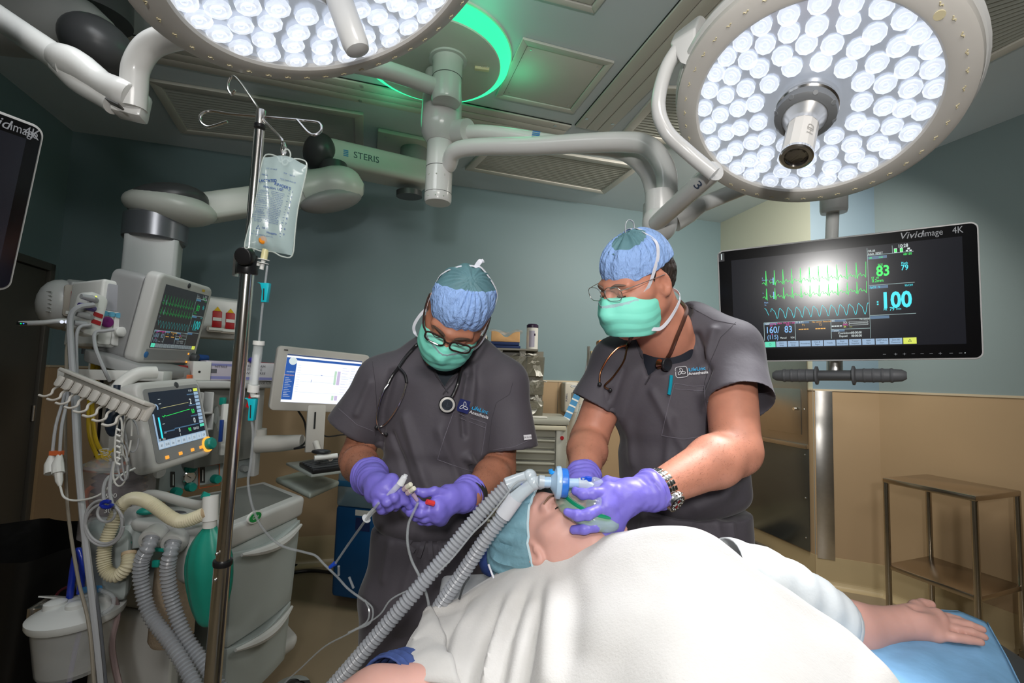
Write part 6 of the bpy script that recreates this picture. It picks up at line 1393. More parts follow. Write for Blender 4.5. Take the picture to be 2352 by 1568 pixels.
for a, b in (((-.023, -.062), (-.015, -.062)), ((-.015, -.062), (-.019, -.055)), ((-.019, -.055), (-.023, -.062))): polyline(tb, [a, b], .0008, bz__(-.02, -.06)+.001, Matrix.Identity(4))
tb.build('blue_print', bi, tbg, local=True, smooth=False)
mb = MB(); mb.lathe([(.0085, 0), (.0085, .004), (.006, .006), (0, .0055)], T(-.008, -.083, .012), 20); mb.build('injection_port', mat('port_orange', hexc('#e08a22'), .4), tbg, local=True)
mb = MB(); mb.tube([(-.006, -.100, 0), (-.006, -.122, 0)], .007, 14); mb.build('outlet_port', mat('port_cream', hexc('#d6cf9e'), .3), tbg, local=True)
mb = MB()
for z_ in (-.122, -.130): mb.lathe([(.012, 0), (.012, .0015)], T(-.006, z_, 0) @ Rm(pi/2, 'X'), 20)
mb.tube([(-.006, -.12, 0), (-.007, -.145, 0)], .0045, 12); mb.box((-.014, -.134, .002), (.006, .009, .004)); mb.build('spike', white_pl, tbg, local=True)
# line set
ls = thing('drip_line', 'clear drip line with chamber and two turquoise clamps running to the clinician hands', 'drip line', P(590, 800, 1.05))
mb = MB(); mb.tube(spline([P(614, 610, 1.045), P(608, 660, 1.045), P(600, 730, 1.045), P(595, 785, 1.045)], 6), .0024, 8); mb.build('upper_tube', tube_clear, ls)
mb = MB(); a_, b_ = P(594, 790, 1.045), P(581, 890, 1.045); mb.tube([a_, b_], .0098, 18); ch = mb.build('drip_chamber', mat('chamber_clear', (.9, .95, .95), .05, alpha=.3, spec=1.), ls)
for a_, b_, r_ in ((P(595, 783, 1.045), P(594, 792, 1.045), .0118), (P(583, 884, 1.045), P(581, 900, 1.045), .0118)):
    mb = MB(); mb.tube([a_, b_], r_, 18); x = mb.build('chamber_cap', white_pl, ls); x.parent = ch
mb = MB(); mb.tube([P(590, 814, 1.045), P(585, 882, 1.045)], .0062, 12); x = mb.build('inner_sleeve', mat('sleeve_frost', hexc('#dfe3e4'), .3, alpha=.8), ls); x.parent = ch
mb = MB(); mb.tube([P(581, 900, 1.045), P(580, 912, 1.045)], [.007, .004], 12); mb.box(P(588, 909, 1.045), (.014, .005, .006)); mb.build('luer_end', white_pl, ls)
turq = mat('clamp_turquoise', hexc('#18b4c4'), .35)
for (x_, y_, y2_) in ((609, 650, 694), (579, 915, 965)):
    mb = MB(); M_ = frame(P(x_, (y_+y2_)/2, 1.045), (1, 0, 0), P(x_+5, y_, 1.045)-P(x_, y2_, 1.045)); hh = (y2_-y_)*1.045/F_PX
    mb.prism([(-.009, hh/2), (.010, hh/2), (.009, hh/2-.014), (.006, -hh/2), (-.006, -hh/2), (-.0045, hh/2-.018)], -.006, .006, M_); mb.prism([(-.016, hh/2+.001), (-.008, hh/2+.0), (-.008, hh/2-.003)], -.005, .005, M_); k_ = mb.build('clamp', turq, ls, bevel=.001)
    mb = MB(); mb.box((0, -.004, .0062), (.0025, hh*.6, .0008), M_); x = mb.build('clamp_slot', slot_m, ls); x.parent = k_
mb = MB(); mb.tube([P(578, 903, 1.05), P(571, 935, 1.05)], [.004, .006], 4); mb.build('red_tab', mat('tab_red', hexc('#b0121c'), .4), ls)
mb = MB(); mb.tube(spline([P(578, 962, 1.045), P(581, 1000, 1.05), P(576, 1060, 1.06), P(570, 1110, 1.07), P(582, 1170, 1.08), P(605, 1215, 1.1), P(645, 1252, 1.13), P(700, 1268, 1.16), P(725, 1276, 1.17), P(745, 1296, 1.17), P(775, 1325, 1.17), P(800, 1352, 1.17), P(838, 1380, 1.16)], 8), .0028, 8); mb.build('lower_tube', tube_clear, ls)
mb = MB(); mb.tube(spline([P(838, 1378, 1.16), P(856, 1398, 1.15), P(850, 1430, 1.14), P(815, 1446, 1.13), P(800, 1452, 1.13)], 6), .0022, 8); mb.tube(spline([P(838, 1378, 1.16), P(848, 1402, 1.15), P(842, 1428, 1.14), P(810, 1448, 1.13)], 6), .0022, 8); mb.build('tube_bundle', tube_clear, ls)
mb = MB(); mb.tube([P(770, 1293, 1.12), P(757, 1303, 1.12)], [.0055, .004], 10); mb.build('blue_clamp', mat('clamp_blue', hexc('#1b47b5'), .35), ls)
mb = MB(); mb.tube([P(778, 1300, 1.13), P(778, 1320, 1.14)], .003, 8); mb.tube([P(802, 1325, 1.15), P(812, 1350, 1.15)], .003, 8); mb.build('side_port', tube_clear, ls)
mb = MB(); mb.tube(spline([P(770, 1294, 1.12), P(800, 1250, 1.09), P(825, 1215, 1.04), P(850, 1180, 1.0), P(870, 1155, .985)], 8), .0028, 8); mb.build('hand_tube', tube_clear, ls)
cable('drip_line_tail', 'thin clear line crossing the hose from the blanket towards the lower left', [P(1000, 1320, 1.0), P(960, 1345, 1.0), P(900, 1375, 1.0), P(868, 1415, 1.0), P(800, 1455, 1.02), P(745, 1485, 1.05), P(690, 1535, 1.08), P(655, 1568, 1.1), P(600, 1640, 1.1)], .0018, tube_clear, 'tube')
# ================================================================ smooth bodies: distance field -> surface
from mathutils.bvhtree import BVHTree
def A3(v): return np.array([v[0], v[1], v[2]], np.float32)
class Field:
    def __init__(s, lo, hi, h):
        s.h = h; s.lo = A3(lo); n = np.ceil((A3(hi)-s.lo)/h).astype(int)+1; s.n = n
        s.ax = [s.lo[i]+h*np.arange(n[i], dtype=np.float32) for i in range(3)]
        s.D = np.full(tuple(n), .5, np.float32)
    def sub(s, lo, hi, pad):
        sl = []
        for i in range(3):
            a = int(max(0, math.floor((lo[i]-pad-s.lo[i])/s.h))); b = int(min(s.n[i], math.ceil((hi[i]+pad-s.lo[i])/s.h)+1))
            if b <= a: return None
            sl.append(slice(a, b))
        g = np.meshgrid(s.ax[0][sl[0]], s.ax[1][sl[1]], s.ax[2][sl[2]], indexing='ij', sparse=True)
        return tuple(sl), g
    def put(s, sl, d, k, op):
        D = s.D[sl]
        if op == 's':
            d = -d
            if k > 0: h = np.maximum(k-np.abs(D-d), 0)/k; s.D[sl] = np.maximum(D, d)+h*h*k*.25
            else: s.D[sl] = np.maximum(D, d)
        elif op == 'u':
            if k > 0: h = np.maximum(k-np.abs(D-d), 0)/k; s.D[sl] = np.minimum(D, d)-h*h*k*.25
            else: s.D[sl] = np.minimum(D, d)
    def cap(s, a, b, ra, rb=None, k=.02, op='u', cut=None):
        rb = ra if rb is None else rb; a = A3(a); b = A3(b); R = max(ra, rb)
        q = s.sub(np.minimum(a, b)-R, np.maximum(a, b)+R, k+3*s.h)
        if q is None: return s
        sl, (X, Y, Z) = q; ab = b-a; L2 = max(1e-9, float(ab@ab))
        t = np.clip(((X-a[0])*ab[0]+(Y-a[1])*ab[1]+(Z-a[2])*ab[2])/L2, 0, 1)
        d = np.sqrt((X-a[0]-t*ab[0])**2+(Y-a[1]-t*ab[1])**2+(Z-a[2]-t*ab[2])**2)-(ra+(rb-ra)*t)
        if cut is not None:
            p, n = A3(cut[0]), A3(cut[1]); d = np.maximum(d, (X-p[0])*n[0]+(Y-p[1])*n[1]+(Z-p[2])*n[2])
        s.put(sl, d, k, op); return s
    def chain(s, pts, rs, k=.01, op='u'):
        for i in range(len(pts)-1): s.cap(pts[i], pts[i+1], rs[i], rs[i+1], k, op)
        return s
    def ell(s, c, r, M=None, k=.02, op='u', cuts=()):
        "ellipsoid, c in the frame M"
        M = M or Matrix.Identity(4); cw = M @ Vector(c); R = np.array([[M[i][j] for j in range(3)] for i in range(3)], np.float32)
        rr = max(r); q = s.sub(A3(cw)-rr, A3(cw)+rr, k+3*s.h)
        if q is None: return s
        sl, (X, Y, Z) = q; x, y, z = X-cw[0], Y-cw[1], Z-cw[2]
        l = [x*R[0, j]+y*R[1, j]+z*R[2, j] for j in range(3)]
        k0 = np.sqrt(sum((l[j]/r[j])**2 for j in range(3))); k1 = np.sqrt(sum((l[j]/r[j]**2)**2 for j in range(3)))+1e-9
        d = k0*(k0-1)/k1
        for cp, cn in cuts:
            pw = M @ Vector(cp); nw = (M.to_3x3() @ Vector(cn)).normalized(); d = np.maximum(d, x*nw[0]+y*nw[1]+z*nw[2]+float((cw-pw).dot(nw)))
        s.put(sl, d, k, op); return s
    def ecap(s, a, b, xd, ra, rb, k=.03, op='u'):
        "elliptic tube a->b; ra=(width,depth) at a; flat ends rounded by k"
        a = Vector(a); b = Vector(b); t = (b-a); L = t.length; t = t.normalized(); x = Vector(xd); x = (x-t*x.dot(t)).normalized(); y = t.cross(x)
        R = max(*ra, *rb); A_, B_ = A3(a), A3(b); q = s.sub(np.minimum(A_, B_)-R, np.maximum(A_, B_)+R, k+3*s.h)
        if q is None: return s
        sl, (X, Y, Z) = q; px, py, pz = X-a[0], Y-a[1], Z-a[2]
        lt = (px*t[0]+py*t[1]+pz*t[2]); lx = px*x[0]+py*x[1]+pz*x[2]; ly = px*y[0]+py*y[1]+pz*y[2]
        u = np.clip(lt/L, 0, 1); rx = ra[0]+(rb[0]-ra[0])*u; ry = ra[1]+(rb[1]-ra[1])*u
        e = (np.sqrt((lx/rx)**2+(ly/ry)**2)-1)*np.minimum(rx, ry); o = np.maximum(-lt, lt-L)
        rd = min(R*.5, .05); e2 = np.maximum(e+rd, 0); o2 = np.maximum(o+rd, 0)
        d = np.minimum(np.maximum(e+rd, o+rd), 0)+np.sqrt(e2*e2+o2*o2)-rd
        s.put(sl, d, k, op); return s
    def plane(s, p, n):
        X, Y, Z = np.meshgrid(*s.ax, indexing='ij', sparse=True); n = Vector(n).normalized()
        s.D = np.maximum(s.D, (X-p[0])*n[0]+(Y-p[1])*n[1]+(Z-p[2])*n[2]).astype(np.float32); return s
    def mesh(s):
        D = s.D; B = D < 0
        nx, ny, nz = B.shape
        c = np.zeros((nx-1, ny-1, nz-1), np.uint8)
        for i in (0, 1):
            for j in (0, 1):
                for k in (0, 1): c += B[i:nx-1+i, j:ny-1+j, k:nz-1+k]
        act = (c > 0) & (c < 8); idx = np.argwhere(act)
        if len(idx) == 0: return [], []
        vid = np.full(act.shape, -1, np.int32); vid[tuple(idx.T)] = np.arange(len(idx))
        acc = np.zeros((len(idx), 3), np.float64); cnt = np.zeros(len(idx))
        cs = [(i, j, k) for i in (0, 1) for j in (0, 1) for k in (0, 1)]
        vals = {q: D[idx[:, 0]+q[0], idx[:, 1]+q[1], idx[:, 2]+q[2]].astype(np.float64) for q in cs}
        for a in cs:
            for ax in range(3):
                if a[ax]: continue
                b = list(a); b[ax] = 1; b = tuple(b); va, vb = vals[a], vals[b]; m = (va < 0) != (vb < 0)
                t = np.where(m, va/np.where(va-vb == 0, 1, va-vb), 0)
                for q in range(3): acc[:, q] += np.where(m, a[q]+(t if q == ax else 0), 0)
                cnt += m
        vs = (idx+acc/cnt[:, None])*s.h+s.lo
        fs = []
        for ax in range(3):
            o = [(1, 0, 0), (0, 1, 0), (0, 0, 1)][ax]; u = (ax+1) % 3; w = (ax+2) % 3
            a_ = B[:nx-o[0], :ny-o[1], :nz-o[2]]; b_ = B[o[0]:, o[1]:, o[2]:]
            e = np.argwhere(a_ != b_); e = e[(e[:, u] > 0) & (e[:, w] > 0) & (e[:, u] < act.shape[u]) & (e[:, w] < act.shape[w]) & (e[:, ax] < act.shape[ax])]
            sg = a_[tuple(e.T)]
            def at(du, dw): q = e.copy(); q[:, u] += du; q[:, w] += dw; return vid[tuple(q.T)]
            f = np.stack([at(-1, -1), at(0, -1), at(0, 0), at(-1, 0)], 1); f[~sg] = f[~sg][:, ::-1]
            fs.append(f[(f >= 0).all(1)])
        return vs, np.concatenate(fs)
def sdf_object(name, fields, m, parent, disp=None, smooth=2, label=None, decim=0):
    "fields -> one mesh object"
    V_, F_ = [], []; o = 0
    for f in (fields if isinstance(fields, list) else [fields]):
        v, q = f.mesh(); V_.append(v); F_.append(q+o); o += len(v)
    v = np.concatenate(V_); f = np.concatenate(F_)
    for _ in range(smooth):            # light laplacian
        acc = np.zeros_like(v); c = np.zeros(len(v))
        for a, b in ((0, 1), (1, 2), (2, 3), (3, 0)):
            np.add.at(acc, f[:, a], v[f[:, b]]); np.add.at(acc, f[:, b], v[f[:, a]]); np.add.at(c, f[:, a], 1); np.add.at(c, f[:, b], 1)
        v = v*.5+.5*acc/np.maximum(c, 1)[:, None]
    if disp is not None:
        n = np.zeros_like(v); e1 = v[f[:, 2]]-v[f[:, 0]]; e2 = v[f[:, 3]]-v[f[:, 1]]; fn = np.cross(e1, e2)
        for a in range(4): np.add.at(n, f[:, a], fn)
        n /= np.linalg.norm(n, axis=1)[:, None]+1e-12
        v = disp(v, n)
    Mi = np.array(ROOTM[parent].inverted()); vl = v@Mi[:3, :3].T+Mi[:3, 3]
    me = bpy.data.meshes.new(name); me.vertices.add(len(vl)); me.vertices.foreach_set('co', vl.astype(np.float32).ravel())
    me.loops.add(len(f)*4); me.loops.foreach_set('vertex_index', f.ravel().astype(np.int32)); me.polygons.add(len(f))
    me.polygons.foreach_set('loop_start', np.arange(0, len(f)*4, 4, dtype=np.int32)); me.polygons.foreach_set('loop_total', np.full(len(f), 4, np.int32))
    me.update(calc_edges=True); me.validate()
    me.polygons.foreach_set('use_smooth', [True]*len(me.polygons)); me.materials.append(m)
    ob = bpy.data.objects.new(name, me); COL.objects.link(ob); ob.parent = parent; ROOTM[ob] = ROOTM[parent]
    if label: ob['label'] = label
    return ob, v, f
class Surf:
    "camera-side or any-side lookups on a built surface"
    def __init__(s, v, f): s.b = BVHTree.FromPolygons([tuple(p) for p in v], [tuple(int(i) for i in q) for q in f])
    def hit(s, px, py, off=.002):
        d = (P(px, py, 1)-CO).normalized(); h = s.b.ray_cast(CO, d)
        if h[0] is None: return None, None
        n = h[1].normalized()
        if n.dot(d) > 0: n = -n
        return h[0]+n*off, n
    def line(s, pts, off=.002, step=12):
        out = []
        for (x0, y0), (x1, y1) in zip(pts, pts[1:]):
            k = max(1, int(math.hypot(x1-x0, y1-y0)/step))
            for i in range(k):
                p, n = s.hit(x0+(x1-x0)*i/k, y0+(y1-y0)*i/k, off)
                if p is not None: out.append(p)
        p, n = s.hit(*pts[-1], off)
        if p is not None: out.append(p)
        return out
def vnoise(v, sc, seed=0.):
    "smooth value noise on an (n,3) array"
    p = v*np.array(sc)+seed; i = np.floor(p).astype(np.int64); f = p-i; f = f*f*(3-2*f); r = 0
    def hsh(a, b, c): 
        x = (a*73856093) ^ (b*19349663) ^ (c*83492791); x = (x ^ (x >> 13))*1274126177 & 0x7fffffff; return ((x ^ (x >> 16)) & 0xffff)/65535.
    for a in (0, 1):
        for b in (0, 1):
            for c in (0, 1):
                w_ = (f[:, 0] if a else 1-f[:, 0])*(f[:, 1] if b else 1-f[:, 1])*(f[:, 2] if c else 1-f[:, 2]); r = r+w_*hsh(i[:, 0]+a, i[:, 1]+b, i[:, 2]+c)
    return r*2-1
def cloth_disp(folds, amp=.004, noise_sc=(9, 9, 3.5), seed=0.):
    def fn(v, n):
        d = amp*vnoise(v, noise_sc, seed)+amp*.5*vnoise(v, tuple(x*2.3 for x in noise_sc), seed+5)
        if folds:
            S_ = Surf(v, FACES['f'])
            for pts, wd, a in folds:
                L = S_.line(pts, 0, 18)
                if len(L) < 2: continue
                best = np.full(len(v), 9.)
                for p, q in zip(L, L[1:]):
                    p, q = A3(p), A3(q); ab = q-p; t = np.clip(((v-p)@ab)/max(1e-9, ab@ab), 0, 1); dd = np.linalg.norm(v-p-t[:, None]*ab, axis=1); best = np.minimum(best, dd)
                d = d+a*np.exp(-(best/wd)**2)
        return v+n*d[:, None]
    return fn
FACES = {}
def cloth_object(name, fld, m, parent, folds, amp=.004, sc=(9, 9, 3.5), seed=0., smooth=2):
    v, f = fld.mesh(); FACES['f'] = f
    o, v2, f2 = sdf_object(name, fld, m, parent, cloth_disp(folds, amp, sc, seed), smooth); return o, Surf(v2, f2)
# ---------------------------------------------------------------- materials of people
skin1 = mat('skin_warm', hexc('#a87058'), .5, var=.20, vscale=30, detail=6, sss=.12, bump=.25, bscale=350, bdist=.0006)
skin2 = mat('skin_pink', hexc('#bf826b'), .5, var=.20, vscale=30, detail=6, sss=.12, bump=.3, bscale=300, bdist=.0007)
skin3 = mat('skin_fair', hexc('#c99a8e'), .5, var=.12, vscale=18, detail=6, sss=.15, bump=.2, bscale=350, bdist=.0005)
scrub = mat('charcoal_scrub_cloth', hexc('#4b474e'), .72, var=.08, vscale=400, sheen=.15, bump=.35, bscale=45, bdist=.0025)
scrub_d = mat('charcoal_scrub_seam', hexc('#3a373d'), .75)
tee = mat('navy_tee', hexc('#141824'), .8)
cap_b = mat('blue_crepe_cap', hexc('#8cacdf'), .75, var=.06, vscale=60, bump=1., bscale=110, bdist=.008, stretch=(1, 1, .5))
cap_t = mat('teal_sheer_cap', hexc('#5a8088'), .6, var=.2, vscale=25, bump=.4, bscale=120, bdist=.002)
mint = mat('mint_mask', hexc('#84e6cf'), .6, var=.03, bump=.25, bscale=60, bdist=.002)
strap_w = mat('mask_strap_white', hexc('#dcdde6'), .6)
nitr = mat('violet_nitrile_glove', hexc('#776dcb'), .44, var=.06, vscale=30, bump=.5, bscale=70, bdist=.0018, spec=.5)
hair_m = mat('grey_brown_hair', hexc('#2e2620'), .6, var=.5, vscale=160, bump=.9, bscale=140, bdist=.003)
brow_m = mat('brow_hair', hexc('#4a3a30'), .7, var=.3, vscale=200)
eye_w = mat('eye_white', hexc('#d8d2cc'), .2); eye_d = mat('iris_dark', hexc('#2c1c12'), .15)
def head_sdf(F, M, s=1., face=1):
    def q(x, y, z): return M @ V(x*s, y*s, z*s)
    F.ell((0, -.012*s, .035*s), (.074*s, .095*s, .088*s), M, k=.02)
    F.ell((0, .022*s, -.03*s), (.063*s, .068*s, .085*s), M, k=.03)
    F.cap(q(0, .05, -.085), q(0, .062, -.10), .03*s, .022*s, k=.03)          # chin
    for sx in (-1, 1):
        F.cap(q(.052*sx, -.005, -.055), q(.02*sx, .055, -.098), .018*s, .02*s, k=.03)   # jaw
        F.cap(q(.038*sx, .066, -.022), q(.055*sx, .035, -.012), .018*s, .018*s, k=.02)  # cheekbone
        F.cap(q(.008*sx, .090, .020), q(.045*sx, .074, .020), .0095*s, .010*s, k=.014)   # brow ridge
        F.ell((.031*sx*s, .094*s, .002*s), (.017*s, .014*s, .013*s), M, k=.012, op='s')    # eye socket
        F.ell((.031*sx*s, .078*s, .001*s), (.0135*s, .0125*s, .0115*s), M, k=.004)       # lid
    F.chain([q(0, .088, .012), q(0, .104, -.012), q(0, .112, -.030)], [.008*s, .0105*s, .013*s], k=.012)
    for sx in (-1, 1): F.cap(q(.010*sx, .098, -.034), q(.014*sx, .090, -.036), .008*s, .008*s, k=.008)
    F.cap(q(-.018, .086, -.062), q(.018, .086, -.062), .008*s, .008*s, k=.012); F.cap(q(-.015, .086, -.073), q(.015, .086, -.073), .0085*s, .0085*s, k=.01)
    F.cap(q(-.02, .094, -.067), q(.02, .094, -.067), .0025*s, .0025*s, k=.004, op='s')
    for sx in (-1, 1):                                                          # ears
        Me = M @ Matrix.Translation(V(.077*sx, -.012, -.004)*s) @ Rm(.35*sx, 'Z') @ Rm(-.15, 'X')
        F.ell((0, 0, 0), (.0085*s, .019*s, .033*s), Me, k=.006); F.ell((.007*sx*s, .002*s, .004*s), (.0075*s, .011*s, .022*s), Me, k=.004, op='s'); F.cap(Me @ V(.002*sx*s, .008*s, -.002*s), Me @ V(.002*sx*s, .010*s, -.010*s), .004*s, .004*s, k=.004)
def hand_sdf(F, wrist, palm, knuckles, fingers, rf=.0098, rp=.021, cuff=None):
    """wrist: point; palm: list of metacarpal base points; fingers: list of point lists (root first)"""
    for kn in knuckles: F.cap(palm.lerp(kn, 0), kn, rp*.95, rp*.62, k=.018)
    for a, b in zip(knuckles, knuckles[1:]): F.cap(a, b, rp*.62, rp*.62, k=.014)
    F.cap(wrist, palm, .026, rp*1.1, k=.02)
    if cuff: F.cap(cuff, wrist, .034, .028, k=.012)
    for fp in fingers:
        n = len(fp); rs = [rf*(1.12-.10*i) for i in range(n)]; F.chain(fp, rs, k=.004)
        for j in fp[1:-1]: F.cap(j, j, rf*.98, rf*.98, k=.004)
def bbox(pts, pad):
    return V(*[min(p[i] for p in pts)-pad for i in range(3)]), V(*[max(p[i] for p in pts)+pad for i in range(3)])
def cdir(r, f, u): return (CR*r+CF*f+CU*u).normalized()
def head_frame(c, Fd, Ud):
    F_ = Fd.normalized(); R_ = F_.cross(Ud).normalized(); U_ = R_.cross(F_)
    return Matrix(((R_.x, F_.x, U_.x, c.x), (R_.y, F_.y, U_.y, c.y), (R_.z, F_.z, U_.z, c.z), (0, 0, 0, 1)))
def ring_on(surf, M, fn, n=40, off=.001):
    "wrap a closed path round a head: cast rays inwards from directions"
    out = []
    for i in range(n):
        a = 2*pi*i/n; o, d = fn(a); o = M @ o; d = (M.to_3x3() @ d).normalized(); h = surf.b.ray_cast(o, d)
        if h[0] is not None: out.append(h[0]-d*off)
    return out
def surgical_cap(t, M, s, cut_p, cut_n, top_p, top_n, disp_seed=0., topm=None):
    lo, hi = bbox([M @ V(0, 0, 0)], .17)
    def capf(h=.003):
        F = Field(lo, hi, h); F.ell((0, -.014*s, .042*s), (.081*s, .101*s, .090*s), M, k=0, cuts=((cut_p, cut_n),)); return F
    F = capf(); wn = M.to_3x3() @ Vector(top_n); F.plane(M @ Vector(top_p), wn)
    def dsp(v, n):
        L = (v-A3(M.translation))@np.array(M.to_3x3()); a = np.arctan2(L[:, 0], L[:, 1])
        w_ = np.clip((L[:, 2]/s+.0)/.09, 0, 1.3)
        d = .0022*np.sin(a*17+3*np.sin(a*3+disp_seed)+L[:, 2]*40)*w_+.003*vnoise(v, (26, 26, 26), disp_seed)
        return v+n*d[:, None]
    band, v, f = sdf_object('cap_band', F, cap_b, t, dsp, 1)
    F = capf(); F.plane(M @ Vector(top_p)-wn.normalized()*.012, -wn); F.D += .0016
    crown, v2, f2 = sdf_object('cap_crown', F, topm or cap_t, t, dsp, 1)
    return band, Surf(np.concatenate([v, v2]), np.concatenate([f, f2+len(v)]))
def face_mask(t, M, s):
    lo, hi = bbox([M @ V(0, .05, -.06)], .11); F = Field(lo, hi, .0022)
    cuts = (((0, 0, -.015*s), (0, -.10, 1)), ((0, .012*s, 0), (0, -1, .35)), ((0, 0, -.128*s), (0, .25, -1)))
    F.ell((0, .040*s, -.058*s), (.0745*s, .083*s, .088*s), M, k=0, cuts=cuts)
    F.cap(M @ V(0, .11*s, -.015*s), M @ V(0, .118*s, -.04*s), .010*s, .014*s, k=.02)
    F.ell((0, .030*s, -.058*s), (.0725*s, .081*s, .086*s), M, k=0, op='s', cuts=(((0, .004*s, 0), (0, 1, 0)),))
    def dsp(v, n):
        L = (v-A3(M.translation))@np.array(M.to_3x3())/s; z = L[:, 2]; x = L[:, 0]
        d = .0028*np.abs(((z*38+1.5*np.abs(x)*6+.4*np.sin(x*40)) % 1)-.5)-.001+.0025*vnoise(v, (22, 22, 30), 3.)
        d = d*np.clip((-.02-z)/.02, 0, 1)
        return v+n*d[:, None]
    o, v, f = sdf_object('face_mask', F, mint, t, dsp, 1)
    S_ = Surf(v, f)
    # pale bound edge along the top, with a row of stitches
    top = []
    for i in range(15):
        x = -.066+.132*i/14; oo = M @ V(x*s, .20, -.019*s); h = S_.b.ray_cast(oo, -(M.to_3x3() @ V(-x*.8, 1, 0)).normalized())
        if h[0] is not None: top.append(h[0]+(M.to_3x3() @ V(0, 1, 0))*.0008)
    if len(top) > 2: mb = MB(); mb.ribbon(top, M.to_3x3() @ V(0, -.1, 1), .008*s, .0009); b = mb.build('mask_edge', mat('mask_edge_pale', hexc('#a9cfd0'), .6, var=.15, vscale=300), t)
    return o, S_
# ---------------------------------------------------------------- left clinician
p1 = thing('person', 'clinician in charcoal scrubs and dark-framed glasses looking down at a syringe', 'person', (P(1000, 1400, 1.36).x, P(1000, 1400, 1.36).y, 0))
H1 = head_frame(P(1050, 722, 1.235), cdir(-.16, -.66, -.72), cdir(.10, -.75, .66))
H1 = H1 @ Rm(-.26, 'Y')
s1 = 1.0
nb1 = P(1030, 800, 1.36); sL, sR = P(880, 878, 1.37), P(1158, 886, 1.37); eL, eR = P(818, 1055, 1.36), P(1146, 1078, 1.34); wL, wR = P(852, 1098, 1.10), P(1080, 1140, 1.12)
lo, hi = bbox([H1.translation+V(0, 0, .13), P(760, 1200, 1.4), P(1230, 1200, 1.0), P(1000, 1230, 1.5), V(0, 1.05, 1.3)+V(-.5, 0, 0)], .02)
lo = V(min(eL.x, sL.x)-.09, .98, P(1000, 1215, 1.36).z-.05); hi = V(max(eR.x, sR.x)+.09, 1.52, H1.translation.z+.14)
F = Field(lo, hi, .0036)
head_sdf(F, H1, s1)
F.cap(H1 @ V(0, -.03, -.05), nb1, .055, .062, k=.03); F.cap(nb1, P(1015, 880, 1.40), .055, .07, k=.05)
F.ecap(P(1015, 900, 1.39), P(990, 1190, 1.37), CR, (.12, .075), (.12, .085), k=.04)
F.cap(nb1+V(0,.03,-.04), sL, .03, .045, k=.03); F.cap(nb1+V(0,.03,-.04), sR, .03, .045, k=.03)
for a, b, c in ((sL, eL, wL), (sR, eR, wR)):
    F.cap(a, b, .052, .044, k=.02); m_ = b.lerp(c, .3); F.cap(b, m_, .043, .046, k=.02); F.cap(m_, c, .046, .029, k=.02); F.cap(c, c+(c-b).normalized()*.02, .024, .018, k=.01)
body1, v, f = sdf_object('body', F, skin1, p1, None, 2); B1 = Surf(v, f)
# scrub top
lo2 = V(lo.x-.02, lo.y, P(1000, 1240, 1.36).z); hi2 = V(hi.x+.02, hi.y+.03, P(1000, 775, 1.38).z+.03)
F = Field(lo2, hi2, .0042)
F.ecap(P(1018, 845, 1.385), P(995, 1060, 1.375), CR, (.15, .112), (.152, .118), k=.04); F.ecap(P(995, 1040, 1.375), P(985, 1225, 1.365), CR, (.150, .118), (.165, .125), k=.03)
n1_ = P(1030, 795, 1.40)
F.cap(P(985, 808, 1.40), sL+V(0, 0, .01), .048, .062, k=.05); F.cap(P(1082, 810, 1.40), sR+V(0, 0, .01), .048, .062, k=.05); F.cap(P(985, 812, 1.39), P(1082, 812, 1.39), .05, .05, k=.05)
hemL, hemR = P(811, 988, 1.365), P(1176, 1030, 1.345)
for a, h_, r0_, r1_ in ((sL, hemL, .066, .082), (sR, hemR, .066, .080)):
    dd = (h_-a).normalized(); F.cap(a, h_+dd*.07, r0_, r1_, k=.04, cut=(h_, dd))
for a, h_, r1_ in ((sL, hemL, .074), (sR, hemR, .072)):
    dd = (h_-a).normalized(); F.cap(h_-dd*.05, h_+dd*.06, r1_*.86, r1_, k=.0, op='s')
# neck opening
F.cap(P(1035, 760, 1.36), P(1030, 815, 1.33), .058, .050, k=.0, op='s'); [F.cap(P(x_, y_, 1.14), P(x_, y_, 1.33), r_, k=.0, op='s') for x_, y_, r_ in ((1030, 830, .038), (1028, 846, .030), (1026, 860, .022), (1024, 873, .014), (1022, 884, .008))]
folds1 = [([(905, 850), (880, 940), (872, 1040)], .010, -.010), ([(930, 960), (960, 1060), (990, 1140)], .014, .008), ([(900, 1000), (940, 1100), (960, 1190)], .010, -.007), ([(1075, 860), (1062, 940), (1068, 1000)], .008, -.010), ([(1090, 840), (1082, 930)], .010, .007),
          ([(1010, 990), (1050, 1090), (1060, 1150)], .013, .007), ([(1075, 1050), (1100, 1085), (1112, 1110)], .012, .016), ([(1080, 1068), (1096, 1100), (1100, 1135)], .006, -.012), ([(850, 880), (820, 950)], .010, .006), ([(890, 1100), (930, 1180)], .012, .008), ([(1040, 860), (1020, 960), (1010, 1040)], .02, .005)]
top1, T1 = cloth_object('scrub_top', F, scrub, p1, [(a, b, c*1.35) for a, b, c in folds1], .0048, (10, 10, 4.5), 1.3)
